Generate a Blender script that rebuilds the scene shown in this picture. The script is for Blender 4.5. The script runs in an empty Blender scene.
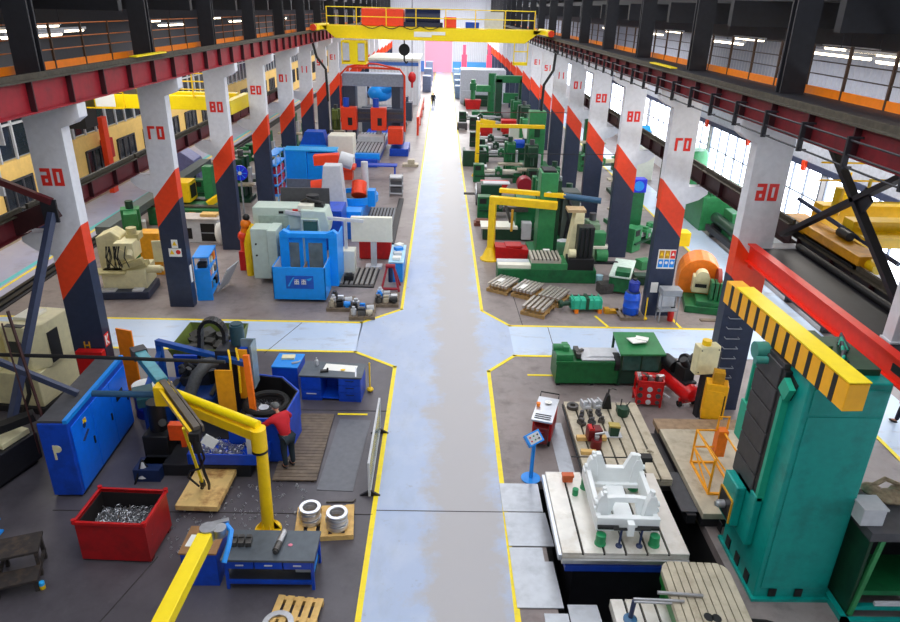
import bpy, bmesh, math, random
from mathutils import Vector, Matrix
random.seed(7)
SC = bpy.context.scene
COL = SC.collection
PI = math.pi

# ---------------------------------------------------------------- materials
def lin(c):
    return tuple(((v/255.)/12.92 if v/255. <= .04045 else ((v/255.+.055)/1.055)**2.4) for v in c)
MATS = {}
def mat(name, rgb, rough=.5, metal=0., var=.12, scale=6., bump=0., dirt=None, dscale=2., damt=.5, emit=0., spec=.5, alpha=None):
    if name in MATS: return MATS[name]
    m = bpy.data.materials.new(name); m.use_nodes = True
    nt = m.node_tree; b = nt.nodes['Principled BSDF']
    L = nt.links.new
    b.inputs['Roughness'].default_value = rough
    b.inputs['Metallic'].default_value = metal
    b.inputs['Specular IOR Level'].default_value = spec
    c = lin(rgb)
    tc = nt.nodes.new('ShaderNodeTexCoord')
    n = nt.nodes.new('ShaderNodeTexNoise'); n.inputs['Scale'].default_value = scale; n.inputs['Detail'].default_value = 5
    L(tc.outputs['Object'], n.inputs['Vector'])
    r = nt.nodes.new('ShaderNodeValToRGB')
    r.color_ramp.elements[0].position = .3; r.color_ramp.elements[1].position = .7
    r.color_ramp.elements[0].color = (*[v*(1-var) for v in c], 1)
    r.color_ramp.elements[1].color = (*[min(1, v*(1+var)) for v in c], 1)
    L(n.outputs['Fac'], r.inputs['Fac'])
    out = r.outputs['Color']
    if dirt:
        n2 = nt.nodes.new('ShaderNodeTexNoise'); n2.inputs['Scale'].default_value = dscale; n2.inputs['Detail'].default_value = 8
        n2.inputs['Roughness'].default_value = .65
        L(tc.outputs['Object'], n2.inputs['Vector'])
        r2 = nt.nodes.new('ShaderNodeValToRGB'); r2.color_ramp.elements[0].position = .5; r2.color_ramp.elements[1].position = .68
        r2.color_ramp.elements[0].color = (0, 0, 0, 1); r2.color_ramp.elements[1].color = (damt, damt, damt, 1)
        L(n2.outputs['Fac'], r2.inputs['Fac'])
        mx = nt.nodes.new('ShaderNodeMix'); mx.data_type = 'RGBA'
        L(r2.outputs['Color'], mx.inputs['Factor']); L(out, mx.inputs['A']); mx.inputs['B'].default_value = (*lin(dirt), 1)
        out = mx.outputs['Result']
    L(out, b.inputs['Base Color'])
    if emit:
        b.inputs['Emission Color'].default_value = (*c, 1); b.inputs['Emission Strength'].default_value = emit
    if bump:
        bp = nt.nodes.new('ShaderNodeBump'); bp.inputs['Strength'].default_value = bump; bp.inputs['Distance'].default_value = .02
        L(n.outputs['Fac'], bp.inputs['Height']); L(bp.outputs['Normal'], b.inputs['Normal'])
    if alpha is not None: b.inputs['Alpha'].default_value = alpha
    MATS[name] = m
    return m

# ---------------------------------------------------------------- mesh builder
class MB:
    def __init__(s): s.v = []; s.f = []; s.mi = []; s.sm = []; s.M = Matrix.Identity(4)
    def at(s, loc=(0,0,0), rz=0, rx=0, ry=0):
        s.M = Matrix.Translation(loc) @ Matrix.Rotation(rz,4,'Z') @ Matrix.Rotation(ry,4,'Y') @ Matrix.Rotation(rx,4,'X'); return s
    def raw(s, vs, fs, m=0, smooth=False):
        o = len(s.v); s.v += [tuple(s.M @ Vector(p)) for p in vs]
        for f in fs: s.f.append([o+i for i in f]); s.mi.append(m); s.sm.append(smooth)
        return s
    def box(s, x0,x1,y0,y1,z0,z1, m=0):
        return s.raw([(x0,y0,z0),(x1,y0,z0),(x1,y1,z0),(x0,y1,z0),(x0,y0,z1),(x1,y0,z1),(x1,y1,z1),(x0,y1,z1)],
            [(3,2,1,0),(4,5,6,7),(0,1,5,4),(1,2,6,5),(2,3,7,6),(3,0,4,7)], m)
    def cb(s, c, d, m=0, rz=0, rx=0, ry=0):
        M0 = s.M
        s.M = M0 @ Matrix.Translation(c) @ Matrix.Rotation(rz,4,'Z') @ Matrix.Rotation(ry,4,'Y') @ Matrix.Rotation(rx,4,'X')
        s.box(-d[0]/2,d[0]/2,-d[1]/2,d[1]/2,-d[2]/2,d[2]/2,m); s.M = M0; return s
    def prism(s, poly, a0, a1, axis='z', m=0):
        n = len(poly)
        def p(q,a): return {'z':(q[0],q[1],a),'y':(q[0],a,q[1]),'x':(a,q[0],q[1])}[axis]
        vs = [p(q,a0) for q in poly]+[p(q,a1) for q in poly]
        return s.raw(vs, [list(range(n))[::-1], list(range(n,2*n))]+[(i,(i+1)%n,n+(i+1)%n,n+i) for i in range(n)], m)
    def cyl(s, p0, p1, r, r2=None, n=14, m=0, cap=True):
        p0=Vector(p0); p1=Vector(p1); r2=r if r2 is None else r2
        d=(p1-p0).normalized(); a=d.orthogonal().normalized(); b=d.cross(a)
        vs=[]
        for (c,rr) in ((p0,r),(p1,r2)):
            vs += [tuple(c+rr*(math.cos(2*PI*i/n)*a+math.sin(2*PI*i/n)*b)) for i in range(n)]
        s.raw(vs, [(i,(i+1)%n,n+(i+1)%n,n+i) for i in range(n)], m, True)
        if cap: s.raw(vs, [list(range(n))[::-1], list(range(n,2*n))], m)
        return s
    def bar(s, p0, p1, w, h, m=0, up=(0,0,1)):
        p0=Vector(p0); p1=Vector(p1); d=(p1-p0).normalized(); u=Vector(up)
        a=d.cross(u)
        if a.length<1e-4: a=d.cross(Vector((0,1,0)))
        a.normalize(); b=a.cross(d)
        vs=[]
        for c in (p0,p1):
            for (i,j) in ((-1,-1),(1,-1),(1,1),(-1,1)): vs.append(tuple(c+a*i*w/2+b*j*h/2))
        return s.raw(vs,[(3,2,1,0),(4,5,6,7),(0,1,5,4),(1,2,6,5),(2,3,7,6),(3,0,4,7)],m)
    def ibeam(s, p0, p1, w, h, t=.03, m=0):
        p0=Vector(p0); p1=Vector(p1)
        s.bar(p0+Vector((0,0,h/2-t/2)),p1+Vector((0,0,h/2-t/2)),w,t,m); s.bar(p0-Vector((0,0,h/2-t/2)),p1-Vector((0,0,h/2-t/2)),w,t,m)
        return s.bar(p0,p1,t,h-2*t,m)
    def tube(s, pts, r, n=8, m=0, closed=False):
        pts=[Vector(p) for p in pts]; k=len(pts); vs=[]; fs=[]; a=None
        for i,p in enumerate(pts):
            if closed: d=pts[(i+1)%k]-pts[i-1]
            else: d=pts[min(i+1,k-1)]-pts[max(i-1,0)]
            d.normalize()
            if a is None: a=d.orthogonal().normalized()
            a=(a-d*a.dot(d)).normalized(); b=d.cross(a)
            vs+=[tuple(p+r*(math.cos(2*PI*j/n)*a+math.sin(2*PI*j/n)*b)) for j in range(n)]
        for i in range(k if closed else k-1):
            for j in range(n):
                i2=(i+1)%k; fs.append((i*n+j,i*n+(j+1)%n,i2*n+(j+1)%n,i2*n+j))
        s.raw(vs,fs,m,True)
        if not closed: s.raw(vs,[list(range(n))[::-1],list(range((k-1)*n,k*n))],m)
        return s
    def lathe(s, prof, c=(0,0,0), n=20, m=0):
        c=Vector(c); vs=[]; fs=[]; k=len(prof)
        for (r,z) in prof: vs+=[(c.x+r*math.cos(2*PI*j/n),c.y+r*math.sin(2*PI*j/n),c.z+z) for j in range(n)]
        for i in range(k-1):
            for j in range(n): fs.append((i*n+j,i*n+(j+1)%n,(i+1)*n+(j+1)%n,(i+1)*n+j))
        s.raw(vs,fs,m,True)
        return s.raw(vs,[list(range(n))[::-1],list(range((k-1)*n,k*n))],m)
    def ball(s, c, r, sx=1,sy=1,sz=1, n=12, m=0):
        c=Vector(c); k=n//2+1; vs=[]; fs=[]
        for i in range(k):
            t=PI*i/(k-1)
            rr=max(1e-4,math.sin(t))
            vs+=[(c.x+r*sx*rr*math.cos(2*PI*j/n),c.y+r*sy*rr*math.sin(2*PI*j/n),c.z-r*sz*math.cos(t)) for j in range(n)]
        for i in range(k-1):
            for j in range(n): fs.append((i*n+j,i*n+(j+1)%n,(i+1)*n+(j+1)%n,(i+1)*n+j))
        return s.raw(vs,fs,m,True)
    def ringz(s, c, R, r, h, n=28, m=0):
        return s.hollow([(R,0),(R,h),(r,h),(r,0)], c, n, m)
    def hollow(s, prof, c=(0,0,0), n=24, m=0):      # closed profile revolved about z
        c=Vector(c); vs=[]; fs=[]; k=len(prof)
        for (r,z) in prof: vs+=[(c.x+r*math.cos(2*PI*j/n),c.y+r*math.sin(2*PI*j/n),c.z+z) for j in range(n)]
        for i in range(k):
            for j in range(n): fs.append((i*n+j,i*n+(j+1)%n,((i+1)%k)*n+(j+1)%n,((i+1)%k)*n+j))
        return s.raw(vs,fs,m,True)
    def tslots(s, x0,x1,y0,y1,z, n, axis='y', gap=.05, depth=.06, th=.2, m=0):
        # a table top of separate lands with real slots between them, over a body
        L=(x1-x0) if axis=='y' else (y1-y0); w=(L-(n)*gap)/(n+1)
        s.box(x0,x1,y0,y1,z-th,z-depth-.006,m); s.box(x0+.01,x1-.01,y0+.01,y1-.01,z-depth-.006,z-depth,m+1)  # dark sheet under the lands paints in the slot shade
        for i in range(n+1):
            a=i*(w+gap)
            if axis=='y': s.box(x0+a,x0+a+w,y0,y1,z-depth,z,m)
            else: s.box(x0,x1,y0+a,y0+a+w,z-depth,z,m)
        return s
    def obj(s, name, mats, parent=None, bev=0, ang=40):
        me = bpy.data.meshes.new(name); me.from_pydata(s.v, [], s.f)
        if not isinstance(mats,(list,tuple)): mats=[mats]
        if s.mi and max(s.mi)>=len(mats): mats=list(mats)+[mat('slot_shade',(34,30,28),.8)]
        for mm in mats: me.materials.append(mm)
        me.polygons.foreach_set('material_index', s.mi); me.polygons.foreach_set('use_smooth', [True]*len(s.f) if any(s.sm) else s.sm)
        me.update()
        bm=bmesh.new(); bm.from_mesh(me); bmesh.ops.recalc_face_normals(bm, faces=bm.faces); bm.to_mesh(me); bm.free()
        if any(s.sm): me.set_sharp_from_angle(angle=math.radians(ang))
        o = bpy.data.objects.new(name, me); COL.objects.link(o)
        if parent: o.parent = parent
        if bev:
            b=o.modifiers.new('b','BEVEL'); b.width=bev; b.segments=2; b.limit_method='ANGLE'
        return o

def tag(o, label, cat, group=None):
    o['label']=label; o['category']=cat
    if group: o['group']=group
    return o
def T(name, label, cat, loc=(0,0,0), rz=0, group=None):
    o=bpy.data.objects.new(name,None); COL.objects.link(o); o.location=loc; o.rotation_euler=(0,0,rz); o.empty_display_size=.2
    return tag(o,label,cat,group)
def P(parent, name, mb, m, label=None, bev=0):
    o=mb.obj(name,m,parent,bev)
    if label: o['label']=label
    return o
def S(name, label, cat, mb, m, loc=(0,0,0), rz=0, group=None, bev=0):
    o=mb.obj(name,m,None,bev); o.location=loc; o.rotation_euler=(0,0,rz)
    return tag(o,label,cat,group)
def ST(name, mb, m, bev=0):
    o=mb.obj(name,m,None,bev); o['kind']='structure'; return o
def dup(root, loc, rz, label=None):
    def cp(o,par):
        c=o.copy(); COL.objects.link(c)
        if par: c.parent=par
        for ch in list(o.children): cp(ch,c)
        return c
    r=cp(root,None); r.location=loc; r.rotation_euler=(0,0,rz)
    if label: r['label']=label
    return r
def B(*a): return MB().box(*a)

# block digits, mirrored as the photograph shows them; drawn in the xz plane facing -y
SEG={'0':'abcdef','1':'bc','2':'abged','3':'abgcd','6':'afgedc','7':'abc','8':'abcdefg','9':'abfgcd'}
def digits(txt, h, mirror=True):
    mb=MB(); w=h*.56; t=h*.2; n=len(txt); gap=h*.14
    tot=n*w+(n-1)*gap; mid=(h-3*t)/2
    zs=[0,t,t+mid,2*t+mid,2*t+2*mid,h]; xs=[0,t,w-t,w]
    CE={'a':((0,4),(1,4),(2,4)),'d':((0,0),(1,0),(2,0)),'g':((0,2),(1,2),(2,2)),'f':((0,4),(0,3),(0,2)),'e':((0,2),(0,1),(0,0)),'b':((2,4),(2,3),(2,2)),'c':((2,2),(2,1),(2,0))}
    for k,ch in enumerate(txt):
        ox=-tot/2+k*(w+gap)
        cells=set(c for sg in SEG[ch] for c in CE[sg])
        if ch=='1': cells={(1,r) for r in range(5)}
        for (cx,rz) in cells:
            x0,x1=ox+xs[cx],ox+xs[cx+1]
            if mirror: x0,x1=-x1,-x0
            mb.box(x0,x1,-.008,-.002,zs[rz],zs[rz+1])
    return mb

# ---------------------------------------------------------------- palette
white=mat('white_paint',(225,226,232),.45,var=.05,dirt=(170,170,178),dscale=.8,damt=.35)
navy=mat('navy_paint',(38,48,72),.4,var=.12,dirt=(60,66,86),damt=.4)
flame=mat('orange_red_paint',(236,66,24),.4,var=.06)
redp=mat('red_paint',(196,20,22),.4,var=.1,dirt=(120,20,20),damt=.4)
numred=mat('number_red',(228,40,28),.45,var=.05)
maroon=mat('girder_red',(150,20,36),.5,var=.12,dirt=(96,20,30),damt=.5)
maroond=mat('girder_dark_red',(92,22,30),.5,var=.15,dirt=(60,24,26),damt=.5)
rust=mat('rail_grime',(70,64,52),.7,var=.3,scale=9,dirt=(52,44,36),damt=.8)
darkst=mat('dark_steel',(30,30,36),.55,var=.2)
blackp=mat('black_paint',(18,18,20),.5,var=.2)
rubber=mat('black_rubber',(16,16,17),.75,var=.2)
yel=mat('yellow_paint',(250,206,10),.4,var=.05,dirt=(200,150,20),damt=.3)
yel2=mat('bright_yellow',(252,222,0),.4,var=.04)
orange=mat('orange_paint',(245,130,10),.45,var=.06)
ochre=mat('ochre_paint',(205,150,20),.5,var=.12,dirt=(120,84,20),damt=.5)
blue=mat('blue_paint',(10,70,190),.4,var=.1,dirt=(12,44,110),damt=.4)
brightblue=mat('bright_blue_paint',(20,140,232),.4,var=.06)
skyblue=mat('sky_blue_paint',(40,170,240),.4,var=.06)
dblue=mat('dark_blue_paint',(18,40,84),.45,var=.15)
teal=mat('teal_paint',(4,146,136),.38,var=.07,dirt=(8,96,92),dscale=1.1,damt=.6)
teal2=mat('teal_green_paint',(30,160,130),.42,var=.08)
green=mat('machine_green',(22,104,58),.42,var=.14,dirt=(18,62,40),damt=.6)
green2=mat('mid_green',(48,130,76),.42,var=.1,dirt=(28,80,50),damt=.4)
dgreen=mat('dark_green',(16,62,40),.45,var=.18,dirt=(14,36,28),damt=.6)
cream=mat('cream_paint',(228,220,176),.45,var=.06,dirt=(160,150,110),damt=.3)
lcream=mat('pale_cream',(232,230,214),.45,var=.04)
pgreen=mat('pale_green_grey',(196,212,200),.45,var=.05)
grey=mat('grey_paint',(140,144,150),.5,var=.1)
lgrey=mat('light_grey_paint',(196,198,202),.5,var=.07)
dgrey=mat('dark_grey',(72,72,76),.6,var=.15)
steel=mat('bare_steel',(176,176,178),.32,.85,var=.1,scale=14)
dsteel=mat('oily_steel',(92,90,88),.42,.7,var=.25,scale=10)
cast=mat('machined_cast_iron',(226,222,214),.38,.3,var=.09,scale=3,dirt=(168,150,118),dscale=1.1,damt=.5)
cast2=mat('worn_cast_iron',(190,180,158),.48,.2,var=.12,scale=3,dirt=(120,104,80),dscale=2.2,damt=.5)
swarfm=mat('swarf_metal',(190,192,196),.3,.9,var=.25,scale=30)
wood=mat('pale_wood',(222,182,110),.65,var=.14,scale=4,dirt=(160,110,50),dscale=3,damt=.5)
wood2=mat('grey_wood',(120,106,90),.75,var=.2,scale=5,dirt=(80,70,60),damt=.6)
woodd=mat('dark_wood',(48,42,40),.75,var=.3,dirt=(110,86,60),dscale=5,damt=.35)
paper=mat('paper_white',(238,238,232),.7,var=.02)
glass=mat('dark_glass',(40,46,54),.12,var=.2,scale=2)
glass2=mat('grey_green_glass',(104,120,120),.15,var=.2,scale=2)
skin=mat('skin',(196,140,112),.55,var=.05)
alu=mat('aluminium',(206,208,212),.3,.8,var=.08)
# ---------------------------------------------------------------- floor and painted ways
def floormat(name, base, spots, scale, rough, extra=None, spec=.5):
    m=bpy.data.materials.new(name); m.use_nodes=True; nt=m.node_tree; b=nt.nodes['Principled BSDF']; L=nt.links.new
    tc=nt.nodes.new('ShaderNodeTexCoord'); cur=None
    rgb=nt.nodes.new('ShaderNodeRGB'); rgb.outputs[0].default_value=(*lin(base),1); cur=rgb.outputs[0]
    for i,(c,sc,lo,hi,amt,stretch) in enumerate(spots):
        mp=nt.nodes.new('ShaderNodeMapping'); mp.inputs['Scale'].default_value=stretch; mp.inputs['Location'].default_value=(i*7.3,i*3.1,0)
        L(tc.outputs['Object'],mp.inputs['Vector'])
        n=nt.nodes.new('ShaderNodeTexNoise'); n.inputs['Scale'].default_value=sc; n.inputs['Detail'].default_value=9; n.inputs['Roughness'].default_value=.68
        L(mp.outputs['Vector'],n.inputs['Vector'])
        r=nt.nodes.new('ShaderNodeValToRGB'); r.color_ramp.elements[0].position=lo; r.color_ramp.elements[1].position=hi
        r.color_ramp.elements[0].color=(0,0,0,1); r.color_ramp.elements[1].color=(amt,amt,amt,1)
        L(n.outputs['Fac'],r.inputs['Fac'])
        mx=nt.nodes.new('ShaderNodeMix'); mx.data_type='RGBA'; L(r.outputs['Color'],mx.inputs['Factor']); L(cur,mx.inputs['A']); mx.inputs['B'].default_value=(*lin(c),1)
        cur=mx.outputs['Result']
    if extra: cur=extra(nt,tc,cur)
    L(cur,b.inputs['Base Color']); b.inputs['Roughness'].default_value=rough; b.inputs['Specular IOR Level'].default_value=spec
    return m
def worn(nt,tc,cur):      # the paint is worn to warm concrete along the driven middle of the way
    L=nt.links.new
    sx=nt.nodes.new('ShaderNodeSeparateXYZ'); L(tc.outputs['Object'],sx.inputs[0])
    n=nt.nodes.new('ShaderNodeTexNoise'); n.inputs['Scale'].default_value=.9; n.inputs['Detail'].default_value=8; n.inputs['Roughness'].default_value=.7
    L(tc.outputs['Object'],n.inputs['Vector'])
    a=nt.nodes.new('ShaderNodeMath'); a.operation='SUBTRACT'; L(sx.outputs['X'],a.inputs[0]); a.inputs[1].default_value=.7
    ab=nt.nodes.new('ShaderNodeMath'); ab.operation='ABSOLUTE'; L(a.outputs[0],ab.inputs[0])
    s=nt.nodes.new('ShaderNodeMath'); s.operation='MULTIPLY_ADD'; L(n.outputs['Fac'],s.inputs[0]); s.inputs[1].default_value=1.9; 
    neg=nt.nodes.new('ShaderNodeMath'); neg.operation='MULTIPLY'; L(ab.outputs[0],neg.inputs[0]); neg.inputs[1].default_value=-.75
    L(neg.outputs[0],s.inputs[2])
    r=nt.nodes.new('ShaderNodeValToRGB'); r.color_ramp.elements[0].position=.12; r.color_ramp.elements[1].position=.5
    r.color_ramp.elements[1].color=(.92,.92,.92,1)
    L(s.outputs[0],r.inputs['Fac'])
    mx=nt.nodes.new('ShaderNodeMix'); mx.data_type='RGBA'; L(r.outputs['Color'],mx.inputs['Factor']); L(cur,mx.inputs['A']); mx.inputs['B'].default_value=(*lin((176,173,174)),1)
    return mx.outputs['Result']
one=(1,1,1)
f_main=floormat('floor_concrete',(134,124,122),[((164,154,150),.5,.45,.7,.6,one),((104,72,70),.35,.55,.75,.5,one),((84,76,76),1.6,.5,.72,.6,one)],1,.45)
f_left=floormat('floor_dark_grey',(82,78,84),[((104,100,106),.6,.45,.7,.6,one),((52,48,54),.5,.5,.72,.7,one),((120,116,118),3.,.6,.8,.4,one)],1,.42)  # darker grey than the main floor, for the left near slab
f_way=floormat('way_paint',(170,185,212),[((192,201,218),.8,.45,.7,.6,one),((160,170,186),1.5,.52,.7,.5,(1,.4,1)),((140,132,128),3.,.6,.72,.5,one)],1,.46,worn)
f_cross=floormat('cross_way_paint',(188,206,230),[((206,216,230),.7,.45,.7,.6,one),((150,146,146),.9,.55,.72,.7,(.6,1.6,1)),((126,120,118),3.,.62,.74,.5,one)],1,.36)
f_bay=floormat('side_bay_paint',(164,168,196),[((188,188,206),.6,.45,.7,.6,one),((130,122,140),.9,.52,.72,.6,one)],1,.4)
lane=mat('lane_yellow',(250,224,20),.5,var=.05,dirt=(190,180,90),dscale=5,damt=.4)
PX0,PX1,PY0,PY1=2.5,6.35,9.45,14.2      # machine pit
for q in ((-26,PX0,-6,140),(PX1,22,-6,140),(PX0,PX1,-6,PY0),(PX0,PX1,PY1,140)): ST('floor',B(*q,-.25,0),f_main)
ST('floor',B(PX0-.05,PX1+.05,PY0-.05,PY1+.05,-1.5,-1.4),mat('pit_black',(22,22,24),.7,var=.3))
for q in ((PX0-.1,PX0,PY0,PY1),(PX1,PX1+.1,PY0,PY1),(PX0,PX1,PY0-.1,PY0),(PX0,PX1,PY1,PY1+.1)): ST('floor',B(*q,-1.5,-.25),mat('pit_black',(22,22,24)))
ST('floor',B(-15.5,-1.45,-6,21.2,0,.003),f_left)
# aisle + crossing with chamfered corners
aisle=MB().raw([(x,y,.007) for x,y in [(-1.45,-6),(1.64,-6),(1.64,19.95),(2.65,21.15),(2.65,23.57),(1.66,24.95),(1.45,56),(1.45,138.4),(-1.45,138.4),(-1.45,24.95),(-2.95,23.6),(-2.9,21.2),(-1.43,20.15)]],[tuple(range(13))])
ST('floor',aisle,f_way)
ST('floor',B(-17,-2.9,21.2,23.6,.0,.007),f_cross); ST('floor',B(2.65,12.6,21.15,23.57,.0,.007),f_cross)
ST('floor',B(-20.9,-17.6,-6,136,.0,.007),f_bay); ST('floor',B(12.7,14.6,-6,136,.0,.007),f_cross)
def line(pts,w=.12):
    mb=MB()
    for (x0,y0),(x1,y1) in zip(pts[:-1],pts[1:]):
        d=Vector((x1-x0,y1-y0)).normalized()*w*.45
        mb.bar((x0-d.x,y0-d.y,.008),(x1+d.x,y1+d.y,.008),w,.012)
    return mb
for pts in ([(-1.5,4),(-1.45,20.15),(-2.9,21.2),(-9.6,21.2)],[(-14.6,21.25),(-11,21.2)],[(-17,23.62),(-2.95,23.62),(-1.5,24.95),(-1.5,136)],
            [(1.66,4),(1.68,19.95),(2.65,21.12),(8,21.12)],[(11,23.57),(2.7,23.57),(1.7,24.95),(1.5,56),(1.5,136)],[(12.7,-5),(12.7,130)],[(-18.12,24),(-18.12,130)]):
    ST('trim_1',line(pts),lane)
ST('trim_2',line([(3,19.75),(4.9,19.75)],.1),lane); ST('trim_2',line([(-2.9,17.2),(-2.1,17.2)],.08),lane)
ST('trim_2',line([(6.5,23.6),(6.2,24.6)],.1),lane); ST('trim_2',line([(9.3,23.6),(9.2,24.6)],.1),lane)
ST('trim_3',line([(-18.42,20),(-18.42,130)],.22),mat('floor_teal_line',(90,196,200),.5,var=.06))
# expansion joints in the concrete
jt=mat('floor_joint',(58,54,54),.8)
for q in ([(-1.45,13),(1.6,13)],[(-9,12.85),(-1.5,12.85)],[(4.1,20),(4.15,23.5)],[(3.2,23.6),(3.0,30)],[(-1.5,17.4),(-6,17.4)],[(-6,21),(-5.2,23.5)],[(2.5,11.3),(1.7,11.3)],[(-6.9,8),(-6.0,11.4)]): ST('trim_4',line(q,.02),jt)

# ---------------------------------------------------------------- building columns
YC=[17.8+7*i for i in range(18)]
def column(side, y, num, label):
    s=-1 if side=='L' else 1
    xi,xo=(-9.7,-10.62) if side=='L' else (8.15,9.12)     # aisle face, outer face
    t=T('building_column',label,'column',((xi+xo)/2,y,0)); w=abs(xi-xo)/2; d=.42
    fi=w if side=='L' else -w          # local x of the aisle face
    fo=-fi; sg=1 if fi>0 else -1
    lo,hi=5.45,5.45
    # paint bands are bands of the shaft: navy below, orange-red diagonal, white above
    def band(z0i,z0o,z1i,z1o,nm,m):
        mb=MB(); poly=[(fi,z0i),(fo,z0o),(fo,z1o),(fi,z1i)]; mb.prism(poly,0,d,'y'); return P(t,nm,mb,m)
    band(0,0,4.35,3.25,'shaft_base',navy)
    band(4.35,3.25,5.45,4.35,'shaft_band',flame)
    band(5.45,4.35,8.6,8.6,'shaft',white)
    mb=MB(); mb.prism([(fi-sg*.02,8.0),(fi+sg*.3,8.12),(fi+sg*.52,8.28),(fi+sg*.52,8.62),(fo,8.62),(fo,8.0)],-.01,d+.01,'y'); P(t,'top_corbel',mb,white)
    mb=MB(); mb.prism([(fo+sg*.02,4.55),(fo-sg*.45,4.72),(fo-sg*.75,4.95),(fo-sg*.75,5.22),(fo+sg*.02,5.22)],.02,d-.02,'y'); P(t,'lower_corbel',mb,white)
    mb=MB(); cx=(fo-sg*.0)+sg*.35; 
    mb.box(cx-.3,cx+.3,.06,.12,8.63,14); mb.box(cx-.3,cx+.3,.3,.36,8.63,14); mb.box(cx-.03,cx+.03,.12,.3,8.63,14); P(t,'upper_post',mb,darkst)
    if num:
        o=P(t,'column_number',digits(num,.46),numred); o.location=(.02*s,-.002,6.52)
    return t
for i,y in enumerate(YC):
    n=6+i; num='%02d'%n if n<=13 else None
    for sd,w in (('L','left'),('R','right')):
        other='left' if sd=='R' else 'right'
        if num: lab='white, orange-red and navy concrete column numbered %s in the row %s of the aisle'%(num,w)
        else: lab='far white, orange-red and navy column, number %d beyond column 13 in the %s row'%(n-13,w)
        c=column(sd,y,num,lab)
        if n==6 and sd=='L':
            mb=MB(); mb.box(.16,.2,-.005,0,1.7,1.95); mb.box(.3,.34,-.005,0,1.7,1.95); mb.box(.2,.3,-.005,0,1.81,1.85); q=P(c,'column_letter',mb,ochre,'small yellow letter H'); q.location=(-.3,0,.0)
            mb=MB(); mb.box(.461,.466,.05,.3,1.75,2.15); P(c,'red_marker',mb,numred); mb=MB(); mb.bar((.47,.1,1.8),(.47,.1,2.1),.01,.05,up=(0,1,0)); mb.bar((.47,.12,1.95),(.47,.25,2.1),.01,.05,up=(0,1,0)); mb.bar((.47,.12,1.95),(.47,.25,1.8),.01,.05,up=(0,1,0)); P(c,'marker_letter',mb,paper)
        if n==7:
            sgm=MB(); x0=-.12
            if sd=='L':
                for k,(a,z) in enumerate(((-.06,2.45),(-.2,2.1),(.04,2.1))):
                    pl=P(c,'safety_sign',B(a,a+.24,-.01,0,z,z+.33),[paper]); 
                    tri=MB().prism([(a+.03,z+.1),(a+.21,z+.1),(a+.12,z+.28)],-.014,-.01,'y') if k<2 else MB().cyl((a+.12,-.014,z+.19),(a+.12,-.01,z+.19),.09)
                    P(pl,'pictogram',tri,yel if k<2 else numred)
                P(c,'notice',B(.462,.47,.1,.3,1.0,1.7),paper)
            else:
                P(c,'sign_board',B(-.26,.42,-.012,0,2.0,2.78),paper)
                for k in range(6):
                    a=-.22+(k%3)*.22; z=2.42 if k<3 else 2.06
                    q=P(c,'safety_sign',B(a,a+.19,-.018,-.012,z,z+.32),ochre if k<2 else (numred if k==2 else brightblue))
                    P(q,'pictogram',MB().cyl((a+.095,-.022,z+.19),(a+.095,-.018,z+.19),.06) if k>2 else MB().prism([(a+.03,z+.12),(a+.16,z+.12),(a+.095,z+.26)],-.022,-.018,'y'),paper if k>1 else yel)
                P(c,'notice',B(-.36,-.08,-.012,0,1.0,1.42),paper)

# ---------------------------------------------------------------- crane runways
def girder(label,x,sgn,y0,y1,z0,z1,m,name,stf=1.75,off=.9,rail=True):
    # x: aisle-side flange edge; sgn: +1 girder body extends to +x
    t=T(name,label,'crane girder',(x,y0,0)); L=y1-y0; w=.4*sgn
    P(t,'web',B(min(.15*sgn,.19*sgn),max(.15*sgn,.19*sgn),0,L,z0+.03,z1-.03),m)
    P(t,'bottom_flange',B(min(0,w),max(0,w),0,L,z0,z0+.03),m); P(t,'top_flange',B(min(0,w),max(0,w),0,L,z1-.03,z1),rust if rail else m)
    if rail: P(t,'crane_rail',MB().box(min(.13*sgn,.21*sgn),max(.13*sgn,.21*sgn),0,L,z1,z1+.12),rust)
    k=0; yy=off
    sm=MB().box(min(.01*sgn,.15*sgn),max(.01*sgn,.15*sgn),-.02,.02,z0+.03,z1-.03)
    first=None
    while yy<L and k<70:
        if first is None: first=P(t,'stiffener',sm,mat('stiffener_shade',(52,14,22),.5,var=.2)); first.location=(0,yy,0)  # darker than the web, so the colour carries the shading between panels
        else:
            c=first.copy(); COL.objects.link(c); c.parent=t; c.location=(0,yy,0)
        yy+=stf; k+=1
    return t
girder('dark red main crane girder with shade-darkened stiffeners along the left column tops',-9.18,-1,3,137.5,8.63,9.34,maroon,'crane_girder',off=.8)
gR=girder('dark red main crane girder carrying black conductor bars along the right column tops',7.62,1,3,137.5,8.63,9.22,mat('girder_deep_red',(112,16,28),.55,var=.15,dirt=(66,18,24),damt=.6),'crane_girder',off=1.1)
for zz in (8.98,8.72,8.5):
    P(gR,'conductor_bar',MB().cyl((-.14,0,zz),(-.14,134,zz),.022,n=6),darkst)
hb=None
for k in range(60):
    if hb is None:
        mb=MB(); mb.box(-.2,-.1,-.03,.03,8.45,9.05); mb.box(-.12,.1,-.02,.02,9.0,9.04); mb.box(-.2,.0,-.02,.02,8.46,8.5); hb=P(gR,'bar_bracket',mb,darkst); hb.location=(0,.9,0)
    else:
        c=hb.copy(); COL.objects.link(c); c.parent=gR; c.location=(0,.9+k*1.75,0)
S('yellow_strip','bright yellow painted plate on the left crane rail between columns 06 and 07','plate',B(-.1,.12,0,2.4,0,.04),yel2,(-9.35,21.9,9.462))
S('yellow_strip','bright yellow painted plate on the right crane rail near column 07','plate',B(-.1,.12,0,2.6,0,.04),yel2,(7.79,24.4,9.342))
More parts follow.
